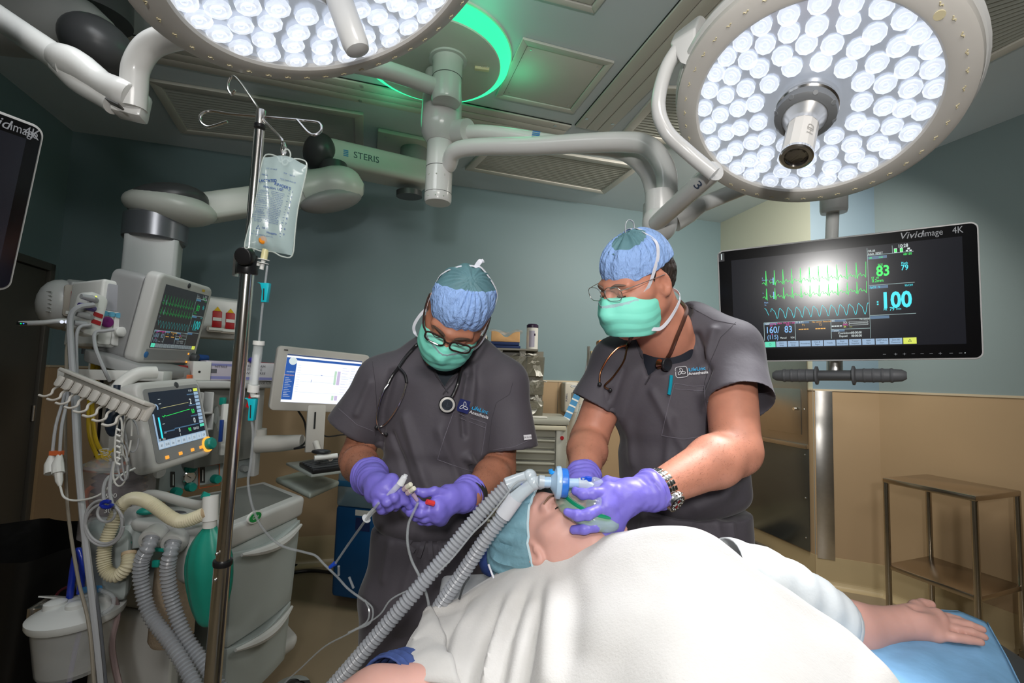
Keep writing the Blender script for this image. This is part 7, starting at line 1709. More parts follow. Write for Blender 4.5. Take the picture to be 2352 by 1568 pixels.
# undershirt at the neck
F = Field(P(960, 930, 1.5)-V(.05, .4, .02), P(1110, 760, 1.5)+V(.02, .05, .02), .004)
F.ecap(P(1030, 815, 1.395), P(1020, 960, 1.375), CR, (.075, .085), (.10, .10), k=.03); F.plane(P(1030, 822, 1.34), cdir(0, .35, 1))
sdf_object('undershirt', F, mat('dark_undershirt', hexc('#2b333b'), .8, bump=.3, bscale=200), p1, None, 1)
def seam(t, S_, pts, m, r=.0012, nm='seam', off=.0006):
    L = S_.line(pts, off)
    if len(L) > 1: mb = MB(); mb.tube(spline(L, 2), r, 5); return mb.build(nm, m, t)
th_l = mat('stitch_grey', hexc('#6a6670'), .7)
for pts in ([(1042, 945), (1022, 1000), (1005, 1055)], [(1005, 1055), (1060, 1075), (1085, 1082)], [(1042, 945), (1080, 960), (1117, 972)], [(1117, 972), (1112, 1010), (1106, 1045)], [(1044, 955), (1116, 983)]): seam(p1, T1, pts, th_l, .0009, 'pocket_stitch')
for pts in ([(1030, 902), (1000, 860), (975, 815)], [(1018, 905), (1040, 880), (1072, 830)]): seam(p1, T1, pts, scrub_d, .0022, 'neck_band')
for pts in ([(1178, 878), (1170, 905), (1140, 925), (1130, 960), (1120, 1040)], [(855, 830), (862, 880), (866, 940), (862, 1000)]): seam(p1, T1, pts, scrub_d, .0008, 'sleeve_seam', 0)
for pts in ([(778, 938), (820, 975), (858, 990)], [(1133, 1033), (1180, 1026), (1222, 1008)]): seam(p1, T1, pts, th_l, .0008, 'hem_stitch')
def decal(t, S_, px, py, ang, parts, off=.002):
    p, n = S_.hit(px, py, off)
    if p is None: return
    nn = V(0, 0, 0)
    for dx in (-14, 0, 14):
        for dy in (-8, 0, 8):
            q_, m_ = S_.hit(px+dx, py+dy, 0)
            if m_ is not None: nn += m_
    n = nn.normalized(); x = (P(px+40*math.cos(ang), py+40*math.sin(ang), 1.2)-P(px, py, 1.2)); M = zframe(p, n, (1, 0, 0)); x = (x-n*x.dot(n)).normalized(); y = n.cross(x)
    M = Matrix(((x.x, y.x, n.x, p.x), (x.y, y.y, n.y, p.y), (x.z, y.z, n.z, p.z), (0, 0, 0, 1)))
    parts(M)
    return M
lg_navy = mat('logo_navy', hexc('#131f5c'), .6); lg_cyan = mat('logo_cyan', hexc('#2aa5dc'), .6); lg_w = mat('logo_white', hexc('#dcdce0'), .6)
def logo(t, patch, k=1.):
    def fn(M):
        mb = MB(); mb.prism(rrect(.036*k, .036*k, .002 if patch else .005, 3, -.030*k, 0), 0, .0008, M)
        bs = mb.build('logo_patch', lg_navy if patch else scrub_d, t, smooth=False)
        mb = MB()
        if not patch:
            o = rrect(.036*k, .036*k, .006, 3, -.030*k, 0); mb.tube([M @ V(a, b, .001) for a, b in o], .0008, 5, closed=True)
        for a in (0, 2*pi/3, 4*pi/3):
            c, s_ = math.cos(a+pi/2), math.sin(a+pi/2); pts = []
            for i in range(15):
                u = 2*pi*i/14; lx, ly = .0065+.0065*math.cos(u), .0038*math.sin(u)+.002*math.cos(u); pts.append(M @ V((-.030+c*lx-s_*ly)*k, (s_*lx+c*ly)*k, .0016))
            mb.tube(pts, .0009*k, 5)
        mb.build('logo_emblem', lg_w, t)
        tb = MB(); text(tb, 'LifeLinc', .0165*k, M @ T(-.008*k, .004*k, .0014), 'LEFT', .02); tb.build('lettering', lg_cyan, t, smooth=False)
        tb = MB(); text(tb, 'Anesthesia', .0135*k, M @ T(-.010*k, -.0095*k, .0014), 'LEFT', .02); tb.build('lettering', lg_w, t, smooth=False)
    return fn
decal(p1, T1, 1086, 938, .36, logo(p1, True, .95), .004)
def sleeve_tag(t):
    def fn(M):
        mb = MB(); mb.box((0, 0, .0008), (.026, .013, .0012), M); mb.build('sleeve_tag', lg_w, t, smooth=False)
        tb = MB(); text(tb, 'UA Scrubs', .0062, M @ T(0, 0, .0016), bold=.02); tb.build('lettering', black_pl, t, smooth=False)
    return fn
decal(p1, T1, 1210, 1004, -.13, sleeve_tag(p1), .003)
# trousers
def trousers(t, top, lw, hipw, dep, knees, feet, folds, seed, name='scrub_trousers'):
    lo, hi = bbox([top+V(0, 0, .02)]+knees+feet+[top+CR*hipw, top-CR*hipw], .1); lo.z = -.0; F = Field(V(lo.x-.05, lo.y-.05, 0.02), V(hi.x+.05, hi.y+.05, top.z+.015), .0065)
    hip = top-V(0, 0, .22); F.ecap(top+V(0, 0, .05), hip, lw, (hipw*.93, dep*.95), (hipw, dep), k=.05)
    for i in (0, 1):
        h = hip+Vector(lw)*(-1 if i == 0 else 1)*hipw*.48; F.cap(h, knees[i], .100, .080, k=.06); F.cap(knees[i], feet[i], .080, .075, k=.03)
    F.plane(top, V(0, 0, 1))
    o, S_ = cloth_object(name, F, scrub, t, folds, .006, (9, 9, 3), seed)
    for fp in feet:
        mb = MB(); mb.sphere(V(fp.x, fp.y-.05, .045), (.045, .13, .045), nu=16, nv=10); mb.build('shoe', black_pl, t)
    return o, S_
tp1 = P(985, 1212, 1.365); X1_ = V(1, 0, 0)
tr1, TR1 = trousers(p1, tp1, X1_, .168, .125, [V(tp1.x-.09, tp1.y-.01, .5), V(tp1.x+.09, tp1.y+.01, .5)], [V(tp1.x-.10, tp1.y+.03, .08), V(tp1.x+.11, tp1.y+.02, .08)],
    [([(960, 1250), (930, 1350), (920, 1450)], .012, .006), ([(1000, 1260), (1010, 1340)], .012, .008), ([(1040, 1240), (1080, 1330)], .01, .007), ([(900, 1230), (880, 1330)], .01, .006)], 4.)
for pts in ([(990, 1212), (975, 1240), (962, 1275)], [(992, 1212), (990, 1245), (994, 1280)], [(996, 1212), (1010, 1240), (1018, 1285)], [(985, 1215), (955, 1228), (940, 1250), (955, 1262)], [(1000, 1215), (1030, 1232), (1040, 1262), (1020, 1285)]):
    L = [p+V(0, -.01, 0) for p in TR1.line(pts, .004)]
    if len(L) > 1: mb = MB(); mb.ribbon(spline(L, 3), CR, .011, .003); mb.build('drawstring', scrub, p1)
# cap, mask, glasses
cb1, CS1 = surgical_cap(p1, H1, s1, (0, .055, .026), (0, -.42, -1), (.0, -.02, .085), (.25, -.62, .80), 1.)
fm1, MS1 = face_mask(p1, H1, s1)
def glasses(t, M, s, m, r, kind, tilt=-.10, drop=0.):
    G = M @ Matrix.Translation(V(0, .114*s, .016*s-drop)) @ Rm(tilt, 'X')
    g = MB()
    for sx in (-1, 1):
        o = rrect(.050*s, .034*s, .013*s if kind == 'dark' else .016*s, 5, .032*s*sx, 0)
        g.tube([G @ V(a, -abs(a)*abs(a)*1.8, b) for a, b in o], r, 8, closed=True)
    br = [G @ V(x, -.0005+.002*math.cos(x*200), .007) for x in (-.008, -.003, .003, .008)]
    g.tube(spline(br, 4), r*.9, 8)
    fr = g.build('glasses_frame', m, t)
    for sx in (-1, 1):
        mb = MB(); mb.tube(spline([G @ V(.057*sx*s, -.006, .008), G @ V(.071*sx*s, -.028, .008), G @ V(.081*sx*s, -.080, .006), G @ V(.083*sx*s, -.128, .002)], 5), r*.95, 8); mb.build('glasses_temple', m, t)
        mb = MB(); o = rrect(.048*s, .032*s, .013*s, 4, .032*s*sx, 0); mb.add([G @ V(a, -abs(a)*abs(a)*1.8, b) for a, b in o], [tuple(range(len(o)))]); mb.build('lens', mat('spectacle_glass', (1, 1, 1), .03, alpha=.10, spec=1., var=0.), t, smooth=False)
glasses(p1, H1, s1, mat('tortoise_frame', hexc('#2a1a16'), .25, coat=.5), .0024, 'dark', -.05, .004)
def brows(t, M, s, m):
    for sx in (-1, 1):
        mb = MB(); mb.tube(spline([M @ V(.012*sx*s, .099*s, .020*s), M @ V(.03*sx*s, .094*s, .026*s), M @ V(.050*sx*s, .080*s, .021*s)], 5), [.002, .003, .0034, .0036, .0036, .0034, .003, .0028, .0024, .002, .0012], 6); mb.build('eyebrow', m, t)
        mb = MB(); mb.tube(spline([M @ V((.031-.012)*sx*s, .0885*s, -.003*s), M @ V(.031*sx*s, .0915*s, -.0055*s), M @ V((.031+.013)*sx*s, .0855*s, -.003*s)], 5), .0011, 5); mb.build('eyelashes', mat('lash_dark', hexc('#1c120e'), .6), t)
brows(p1, H1, s1, brow_m)
def strap(t, pts, M=None, w_=.007, wd=None):
    pts = [(M @ V(*p)) if M is not None else p for p in pts]; mb = MB(); mb.ribbon(spline(pts, 8), wd if wd is not None else V(0, 0, 1), w_, .0008); return mb.build('mask_strap', strap_w, t)
def cap_strap(t, M, S_, start, dirs, w_, off=.0018):
    "from the mask corner over the cap, laid on its surface"
    pts = [M @ V(*p) for p in start]; c = M @ V(0, -.014, .042)
    for d in dirs:
        dd = (M.to_3x3() @ V(*d)).normalized(); h = S_.b.ray_cast(c+dd*.3, -dd)
        if h[0] is not None: pts.append(h[0]+dd*off)
    mb = MB(); mb.ribbon(spline(pts, 6), M.to_3x3() @ V(0, 1, .3), w_, .0008); return mb.build('mask_strap', strap_w, t)
for sx in (-1, 1): cap_strap(p1, H1, CS1, [(.060*sx, .055, -.014), (.077*sx, .022, .004)], [(.95*sx, .05, .0), (.95*sx, -.1, .25), (.8*sx, -.25, .55), (.5*sx, -.45, .85), (.15*sx, -.6, 1), (0, -.62, 1)], .008)
strap(p1, [(.066, .03, -.11), (.085, .01, -.12), (.095, .0, -.10), (.088, -.02, -.07), (.07, -.05, -.05)], H1, .008, H1.to_3x3() @ V(1, 0, .3))
strap(p1, [(-.064, .035, -.09), (-.085, .0, -.085), (-.092, -.03, -.065), (-.075, -.055, -.05)], H1, .008, H1.to_3x3() @ V(1, 0, .3))
mb = MB(); mb.ribbon(spline([H1 @ V(0, -.062, .112), H1 @ V(-.004, -.072, .130), H1 @ V(-.012, -.078, .134)], 5), CR, .012, .004); mb.build('strap_knot', strap_w, p1)
# gloves and hands
def glove(t, wr, elbow, palm, kn, fing, cuff_r=.034, cuff_len=.05, name='glove', rf=.0098, label=None, rp=.021):
    pts = [wr, palm]+kn+[p for q in fing for p in q]; lo, hi = bbox(pts, .06); F = Field(lo, hi, .0021)
    d = (elbow-wr).normalized(); hand_sdf(F, wr, palm, kn, fing, rf, rp)
    F.cap(wr+d*cuff_len, wr, cuff_r, cuff_r*.86, k=.01, cut=(wr+d*cuff_len, d)); F.cap(wr+d*(cuff_len-.004), wr+d*(cuff_len-.004), cuff_r+.001, cuff_r+.001, k=.004, cut=(wr+d*(cuff_len), d))
    def dsp(v, n):
        q = (v-A3(wr))@A3(d); w_ = np.clip((q+.03)/.05, 0, 1)
        dd = .0013*np.sin(q*420+5*vnoise(v, (30, 30, 30), 2.))*w_+.0009*vnoise(v, (90, 90, 90), 7.); return v+n*dd[:, None]
    o, v, f = sdf_object(name, F, nitr, t, dsp, 1, label); return o, Surf(v, f)
D = 1.03
palmL = P(868, 1117, 1.05)
knL = [P(900, 1104, 1.035), P(887, 1120, 1.02), P(872, 1131, 1.018), P(857, 1137, 1.03)]
fL = [[knL[0], P(917, 1128, 1.015), P(930, 1150, 1.02), P(941, 1163, 1.03)], [knL[1], P(905, 1142, 1.0), P(913, 1156, 1.015), P(908, 1166, 1.035)], [knL[2], P(888, 1152, .997), P(894, 1164, 1.012), P(888, 1171, 1.03)], [knL[3], P(868, 1157, 1.005), P(877, 1170, 1.015), P(882, 1174, 1.035)],
      [P(880, 1105, 1.075), P(905, 1125, 1.075), P(925, 1148, 1.065), P(938, 1160, 1.06)]]
gL, GL = glove(p1, wL.lerp(palmL, .25), eL, palmL, knL, fL, .043, .052)
palmR = P(1032, 1146, 1.08)
knR = [P(1003, 1158, 1.045), P(1004, 1170, 1.04), P(1006, 1182, 1.045), P(1012, 1190, 1.06)]
fR = [[knR[0], P(972, 1164, 1.03), P(954, 1152, 1.035), P(944, 1140, 1.045)], [knR[1], P(968, 1178, 1.025), P(942, 1175, 1.035), P(928, 1165, 1.05)], [knR[2], P(975, 1190, 1.035), P(955, 1187, 1.045), P(940, 1178, 1.06)], [knR[3], P(985, 1196, 1.05), P(968, 1195, 1.06), P(958, 1190, 1.075)],
      [P(1020, 1132, 1.06), P(998, 1128, 1.05), P(975, 1132, 1.04), P(960, 1128, 1.035)]]
gR, GR = glove(p1, wR.lerp(palmR, .35), eR, palmR, knR, fR, .041, .040, rp=.023)
# watch on his wrist
def band(t, M, r, w_, m, nm, th=.003, n=28, ex=1.0):
    mb = MB(); pr = [(-w_/2, 0), (w_/2, 0), (w_/2, th), (-w_/2, th)]; vs = []; fs = []
    for i in range(n):
        a = 2*pi*i/n
        for z, dr in pr: vs.append(((r+dr)*math.cos(a)*ex, (r+dr)*math.sin(a), z))
    for i in range(n):
        for k in range(4): fs.append((i*4+k, i*4+(k+1) % 4, ((i+1) % n)*4+(k+1) % 4, ((i+1) % n)*4+k))
    mb.add(vs, fs, M); return mb.build(nm, m, t)
dR = (eR-wR).normalized(); wc_ = wR+dR*.012
tw = thing('wristwatch', 'black wristwatch on the left clinician wrist', 'watch', wc_)
Mw_ = zframe(wc_, dR, CR); band(tw, Mw_, .033, .022, mat('strap_black', (.02, .02, .02), .5), 'watch_strap')
nf = cdir(.55, -.55, -.6); nf = (nf-dR*nf.dot(dR)).normalized(); Mf = zframe(wc_+nf*.033, nf, dR)
mb = MB(); mb.lathe([(.019, -.004), (.020, .003), (.018, .008), (.015, .0085)], Mf, 28); mb.build('watch_case', MATS['strap_black'], tw); mb = MB(); mb.lathe([(.0155, .0086), (0, .0086)], Mf, 24); mb.build('watch_face', mat('watch_olive', hexc('#4a4a38'), .3), tw)
# stethoscope
def draped(S_, pts, off): 
    out = []
    for (x, y) in pts:
        hs = [q.hit(x, y, off)[0] for q in (S_ if isinstance(S_, tuple) else (S_,))]
        hs = [h for h in hs if h is not None]
        if hs: out.append(min(hs, key=lambda h: (h-CO).length))
    return out
stb = mat('stethoscope_black', (.012, .012, .014), .3, coat=.4)
st1 = thing('stethoscope', 'black and silver stethoscope round the neck of the left clinician', 'stethoscope', P(930, 860, 1.25))
L = draped((T1, B1), [(963, 792), (948, 806), (932, 824), (918, 845)], .006)
mb = MB(); mb.tube(spline([P(985, 790, 1.42)]+L, 6), .0048, 10); mb.build('tubing', stb, st1)
yk = draped((T1, B1), [(918, 845), (932, 862), (937, 880)], .006); mb = MB(); mb.tube(spline(yk, 5), .0042, 10); mb.build('yoke', stb, st1)
yk2 = draped((T1, B1), [(918, 845), (900, 862), (888, 880)], .006); mb = MB(); mb.tube(spline(yk2, 5), .0042, 10); mb.build('yoke', stb, st1)
for pts in ([(888, 880), (878, 898), (868, 930), (863, 960), (866, 982), (878, 993), (892, 997)], [(937, 880), (931, 905), (918, 935), (902, 960), (884, 975), (862, 979)]):
    L = draped((T1, B1), pts, .008); mb = MB(); mb.tube(spline(L, 5), .0026, 10); mb.build('ear_tube', chrome, st1); mb = MB(); mb.sphere(L[-1], .0055, nu=10, nv=8); mb.build('ear_tip', stb, st1)
L = draped((T1, B1), [(1062, 838), (1058, 855), (1050, 880), (1041, 902), (1034, 915)], .006); mb = MB(); mb.tube(spline([P(1072, 812, 1.33)]+L, 6), .0048, 10); mb.build('tubing', stb, st1)
def chestpiece(M):
    mb = MB(); mb.lathe([(.012, -.006), (.0215, -.002), (.0225, .004), (.0205, .008)], M, 32); mb.build('chestpiece_rim', stb, st1)
    mb = MB(); mb.lathe([(.0205, .0078), (.0185, .0085), (0, .0087)], M, 32); mb.build('diaphragm', mat('diaphragm_silver', hexc('#b5b3ae'), .35), st1)
    mb = MB(); mb.lathe([(.0145, .0088), (.0135, .0088)], M, 32); text(mb, 'L', .016, M @ T(0, 0, .0092), shear=.3); mb.build('ring_print', ink, st1, smooth=False)
decal(p1, T1, 1027, 928, 0, chestpiece, .006)
# syringe and ports in the hands
sy = thing('syringe', 'clear syringe with capped ports held between the violet gloves', 'syringe', P(900, 1150, 1.02))
mb = MB(); mb.tube([P(842, 1190, 1.02), P(852, 1178, 1.02), P(900, 1130, 1.0), P(928, 1100, .995)], [.0055, .0055, .006, .006], 14); mb.build('barrel', mat('syringe_clear', (.92, .95, .96), .06, alpha=.4, spec=1.), sy)
mb = MB(); Mx = zframe(P(842, 1190, 1.02), P(842, 1190, 1.02)-P(900, 1130, 1.0)); mb.lathe([(.010, 0), (.010, .002), (0, .002)], Mx, 20); mb.build('plunger_flange', mat('flange_clear', (.85, .88, .9), .15, alpha=.7), sy)
mb = MB(); mb.tube([P(919, 1112, .99), P(929, 1095, .99)], [.008, .0065], 12); mb.tube([P(929, 1097, .99), P(932, 1090, .99)], .0045, 8); mb.build('hub', mat('hub_clear', (.88, .9, .93), .1, alpha=.75, spec=1.), sy)
for k, (x_, y_) in enumerate(((938, 1118), (946, 1127))):
    a_, b_ = P(x_-10, y_+5, 1.0), P(x_+4, y_-5, .99); mb = MB(); mb.tube([a_, a_.lerp(b_, .5)], .006, 12); mb.build('port', mat('port_pinkish', hexc('#c9b3b8') if k == 0 else hexc('#caa98c'), .2, alpha=.85), sy); mb = MB(); mb.tube([a_.lerp(b_, .45), b_+(b_-a_)*.15], .0055, 6); mb.build('port_cap', mat('cap_ivory', hexc('#d8d6c4'), .4), sy, bevel=.001)
mb = MB(); mb.tube([P(948, 1133, 1.0), P(959, 1150, 1.0)], [.005, .0036], 12); mb.build('luer_lock', mat('luer_rosy', hexc('#b39bb4'), .2, alpha=.8), sy)
mb = MB(); mb.tube([P(980, 1152, 1.01), P(996, 1156, 1.02)], [.0055, .006], 8); tag(mb.build('stopper', mat('cap_red_bright', hexc('#d93c3c'), .35)), 'small red stopper pinched under the thumb of the left clinician', 'cap')
mb = MB(); mb.tube(spline([P(960, 1154, 1.0), P(948, 1180, 1.0), P(938, 1205, 1.0), P(936, 1245, .99), P(945, 1285, .99), P(962, 1320, .98), P(975, 1350, .98), P(984, 1385, .98), P(983, 1410, .98)], 8), .0028, 8); tag(mb.build('injection_tube', tube_clear), 'clear tube hanging from the syringe ports down to the blanket corner', 'tube')
# ---------------------------------------------------------------- right clinician
p2 = thing('person', 'grey-haired clinician in charcoal scrubs holding the breathing mask on the patient', 'person', (P(1560, 1400, 1.36).x, P(1560, 1400, 1.36).y, 0))
H2 = head_frame(P(1462, 652, 1.205), cdir(-.80, -.46, -.36), cdir(-.16, -.20, .95))
s2 = 1.0
nb2 = P(1525, 765, 1.30); qL, qR = P(1420, 835, 1.36), P(1672, 810, 1.28); fL_, fR_ = P(1352, 1010, 1.34), P(1690, 1035, 1.12); gLw, gRw = P(1338, 1110, 1.12), P(1502, 1128, 1.0)
lo = V(min(fL_.x, qL.x)-.10, .90, P(1560, 1180, 1.36).z-.03); hi = V(max(fR_.x, qR.x)+.10, 1.54, H2.translation.z+.15)
F = Field(lo, hi, .0038)
head_sdf(F, H2, s2)
F.cap(H2 @ V(0, -.035, -.05), nb2, .060, .068, k=.03); F.cap(nb2, P(1550, 860, 1.37), .062, .07, k=.05)
Xb = cdir(.92, -.30, 0)
F.ecap(P(1552, 880, 1.37), P(1565, 1160, 1.36), Xb, (.135, .085), (.13, .10), k=.04); F.cap(nb2+V(0,.03,-.04), qL, .03, .045, k=.03); F.cap(nb2+V(0,.03,-.04), qR, .03, .05, k=.03)
for a, b, c, kk in ((qL, fL_, gLw, 1.), (qR, fR_, gRw, 1.12)):
    F.cap(a, b, .058*kk, .050*kk, k=.02); m_ = b.lerp(c, .28); F.cap(b, m_, .048*kk, .051*kk, k=.02); F.cap(m_, c, .051*kk, .031*kk, k=.02); F.cap(c, c+(c-b).normalized()*.02, .026, .02, k=.01)
body2, v, f = sdf_object('body', F, skin2, p2, None, 2); B2 = Surf(v, f)
lo2 = V(lo.x-.03, .95, P(1560, 1180, 1.36).z-.02); hi2 = V(hi.x+.03, 1.58, P(1560, 690, 1.4).z+.03)
F = Field(lo2, hi2, .0043)
F.ecap(P(1552, 820, 1.36), P(1560, 1010, 1.36), Xb, (.182, .13), (.178, .14), k=.04); F.ecap(P(1560, 1000, 1.36), P(1572, 1165, 1.35), Xb, (.175, .14), (.178, .148), k=.05)
F.cap(P(1475, 785, 1.36), qL+V(0, 0, .012), .052, .070, k=.05); F.cap(P(1588, 745, 1.32), qR+V(0, 0, .012), .055, .076, k=.05); F.cap(P(1480, 790, 1.35), P(1590, 755, 1.33), .05, .05, k=.06)
hm2L, hm2R = P(1366, 932, 1.35), P(1700, 925, 1.17)
for a, h_, r0_, r1_ in ((qL, hm2L, .068, .078), (qR, hm2R, .078, .086)):
    dd = (h_-a).normalized(); F.cap(a, h_+dd*.07, r0_, r1_, k=.04, cut=(h_, dd))
for a, h_, r1_ in ((qL, hm2L, .070), (qR, hm2R, .080)):
    dd = (h_-a).normalized(); F.cap(h_-dd*.05, h_+dd*.06, r1_*.86, r1_, k=.0, op='s')
F.cap(P(1532, 715, 1.30), P(1516, 775, 1.27), .066, .058, k=.0, op='s'); [F.cap(P(x_, y_, 1.08), P(x_, y_, 1.325), r_, k=.0, op='s') for x_, y_, r_ in ((1512, 786, .042), (1508, 800, .036), (1503, 814, .030), (1498, 830, .022), (1494, 845, .015), (1490, 858, .009))]
folds2 = [([(1600, 770), (1625, 850), (1612, 890)], .010, -.012), ([(1640, 760), (1618, 840)], .012, .008), ([(1480, 860), (1440, 960), (1450, 1060)], .018, .006), ([(1500, 900), (1560, 1010), (1600, 1090)], .012, .006), ([(1540, 960), (1530, 1100)], .012, .006), ([(1400, 900), (1410, 1020)], .012, -.006), ([(1700, 1080), (1660, 1140), (1600, 1160)], .02, .008), ([(1430, 850), (1400, 940)], .012, .006), ([(1660, 960), (1650, 1040)], .01, -.008)]
top2, T2 = cloth_object('scrub_top', F, scrub, p2, [(a, b, c*1.3) for a, b, c in folds2], .0055, (9, 9, 4.5), 7.7)
F = Field(P(1440, 900, 1.5)-V(.05, .5, .02), P(1620, 690, 1.5)+V(.02, .05, .02), .004)
F.ecap(P(1532, 750, 1.34), P(1530, 930, 1.36), Xb, (.088, .088), (.135, .118), k=.03); F.plane(P(1520, 775, 1.24), cdir(-.30, .10, 1))
_, v_, f_ = sdf_object('undershirt', F, tee, p2, None, 1); U2 = Surf(v_, f_)
for pts in ([(1549, 880), (1535, 930), (1520, 1000)], [(1520, 1000), (1570, 1008), (1624, 1000)], [(1549, 880), (1590, 887), (1618, 886)], [(1618, 886), (1622, 940), (1624, 1000)], [(1550, 893), (1618, 898)]): seam(p2, T2, pts, th_l, .0009, 'pocket_stitch')
for pts in ([(1490, 858), (1470, 810), (1458, 775)], [(1482, 882), (1520, 820), (1560, 760), (1580, 720)]): seam(p2, T2, pts, scrub_d, .0024, 'neck_band')
for pts in ([(1690, 740), (1655, 775), (1632, 830), (1618, 880), (1622, 930)], [(1585, 705), (1640, 735), (1690, 745)]): seam(p2, T2, pts, scrub_d, .0009, 'sleeve_seam', 0)
seam(p2, T2, [(1625, 922), (1700, 910), (1772, 900)], th_l, .0008, 'hem_stitch')
decal(p2, T2, 1588, 853, .03, logo(p2, False, .80), .004)
decal(p2, T2, 1720, 893, -.10, sleeve_tag(p2), .003)
L = draped((T2, B2, U2), [(1542, 862), (1540, 885), (1537, 905)], .006); mb = MB(); mb.tube(spline(L, 4), .0045, 10); pn = mb.build('pen', mat('pen_teal', hexc('#1490a8'), .25, coat=.4)); tag(pn, 'teal pen clipped in the chest pocket of the right clinician', 'pen')
tp2 = P(1575, 1162, 1.345)
tr2, TR2 = trousers(p2, tp2, Xb, .180, .150, [tp2+Xb*-.09+V(0, 0, .5-tp2.z), tp2+Xb*.09+V(0, 0, .5-tp2.z)], [tp2+Xb*-.1+V(0, .02, .08-tp2.z), tp2+Xb*.1+V(0, .02, .08-tp2.z)], [([(1640, 1180), (1660, 1260)], .01, .006), ([(1600, 1180), (1610, 1250)], .01, -.006), ([(1680, 1180), (1690, 1250)], .008, .006), ([(1480, 1170), (1470, 1230)], .01, .008)], 9.)
cb2, CS2 = surgical_cap(p2, H2, s2, (0, .055, .022), (0, -.20, -1), (0, .0, .122), (-.25, .25, .93), 5.)
fm2, MS2 = face_mask(p2, H2, s2)
glasses(p2, H2, s2, mat('silver_wire', (.6, .58, .56), .25, 1.), .0009, 'wire', -.05, .006)
brows(p2, H2, s2, mat('brow_grey', hexc('#6b564a'), .7, var=.3, vscale=200))
# hair below the cap and sideburn
F = Field(*bbox([H2.translation], .16), .003)
F.ell((0, -.018*s2, .018*s2), (.080*s2, .098*s2, .086*s2), H2, k=0, cuts=(((0, 0, .040*s2), (0, .1, 1)), ((0, -.022*s2, 0), (0, 1, -.25)), ((0, 0, -.060*s2), (0, -.2, -1))))
for sx in (-1, 1): F.cap(H2 @ V(.068*sx*s2, .010*s2, .034*s2), H2 @ V(.067*sx*s2, .012*s2, .010*s2), .010*s2, .006*s2, k=.01)
sdf_object('hair', F, hair_m, p2, lambda v, n: v+n*(.0022*vnoise(v, (160, 160, 90)))[:, None], 0)
for sx in (-1, 1):
    cap_strap(p2, H2, CS2, [(.062*sx, .052, -.014), (.075*sx, .035, .008)], [(.9*sx, .25, .05), (.92*sx, .08, .3), (.8*sx, -.05, .6), (.5*sx, -.12, .9), (.15*sx, -.15, 1), (0, -.15, 1)], .010)
    strap(p2, [(.064*sx, .045, -.10), (.073*sx, .02, -.105), (.078*sx, -.02, -.085), (.066*sx, -.07, -.06), (.03*sx, -.10, -.05), (0, -.105, -.048)], H2, .009, H2.to_3x3() @ V(0, 0, 1))
mb = MB(); mb.ribbon(spline([H2 @ V(0, -.03, .130), H2 @ V(-.004, -.026, .150), H2 @ V(-.002, -.014, .158), H2 @ V(.0, -.004, .150), H2 @ V(.002, 0, .131)], 5), CF, .006, .001); mb.build('strap_bow', strap_w, p2)
# gloved hand on the mask
palm2 = P(1445, 1138, .985)
kn2 = [P(1397, 1128, .965), P(1390, 1160, .95), P(1400, 1190, .955), P(1412, 1208, .965)]
f2_ = [[kn2[0], P(1362, 1133, .945), P(1338, 1134, .945), P(1322, 1128, .955)], [kn2[1], P(1352, 1180, .925), P(1326, 1183, .925), P(1304, 1176, .935)], [kn2[2], P(1368, 1207, .93), P(1342, 1214, .93), P(1318, 1216, .94)], [kn2[3], P(1392, 1224, .95), P(1374, 1230, .95), P(1356, 1232, .955)],
       [P(1420, 1110, 1.0), P(1395, 1105, 1.01), P(1370, 1118, 1.01), P(1352, 1125, 1.005)]]
g2, G2 = glove(p2, gRw.lerp(palm2, .3), fR_, palm2, kn2, f2_, .044, .022, rf=.0108, rp=.026)
palm3 = P(1345, 1130, 1.07); kn3 = [P(1336, 1150, 1.04), P(1345, 1160, 1.045), P(1356, 1166, 1.055)]
f3_ = [[kn3[0], P(1330, 1165, 1.02), P(1328, 1180, 1.01)], [kn3[1], P(1345, 1180, 1.025), P(1345, 1195, 1.02)], [kn3[2], P(1362, 1185, 1.03), P(1366, 1198, 1.03)], [P(1365, 1140, 1.06), P(1378, 1150, 1.04), P(1382, 1165, 1.03)]]
g3, G3 = glove(p2, gLw, fL_, palm3, kn3, f3_, .042, .04, rf=.0105)
# steel chronograph
dW = (fR_-gRw).normalized(); wc2 = gRw+dW*.018; tw = thing('wristwatch', 'silver chronograph wristwatch on the right clinician wrist', 'watch', wc2)
Mw2 = zframe(wc2, dW, CR)
for i in range(20):
    a = 2*pi*i/20
    for k, w_ in ((-.0075, .007), (0, .007), (.0075, .007)):
        mb = MB(); mb.box((.0385*math.cos(a), .0385*math.sin(a), k), (.0045, .0112, w_), None)
        mb = MB(); Mk = Mw2 @ Rm(a, 'Z') @ T(.0385, 0, k); mb.box((0, 0, 0), (.0045, .0112 if k == 0 else .0095, w_), Mk)
        if (Mk.translation-wc2).dot(CF) < .02: mb.build('bracelet_link', chrome, tw, bevel=.0008)
nf = cdir(.05, -.8, -.45); nf = (nf-dW*nf.dot(dW)).normalized(); Mf = zframe(wc2+nf*.039, nf, -CU)
mb = MB(); mb.lathe([(.020, -.004), (.0215, .002), (.0205, .009), (.0165, .0095)], Mf, 32); mb.build('watch_case', chrome, tw)
mb = MB(); mb.lathe([(.0185, .0096), (.0165, .0100), (0, .0098)], Mf, 32); mb.build('watch_dial', mat('dial_black', (.015, .015, .02), .2, coat=.5), tw)
for (x_, y_, c_) in ((-.0065, 0, 'r'), (.0065, 0, 'r'), (0, -.007, 'w')):
    mb = MB(); mb.lathe([(.0042, .0102), (.0030, .0102)], Mf @ T(x_, y_, 0), 16); mb.build('sub_dial', red if c_ == 'r' else white_pl, tw)
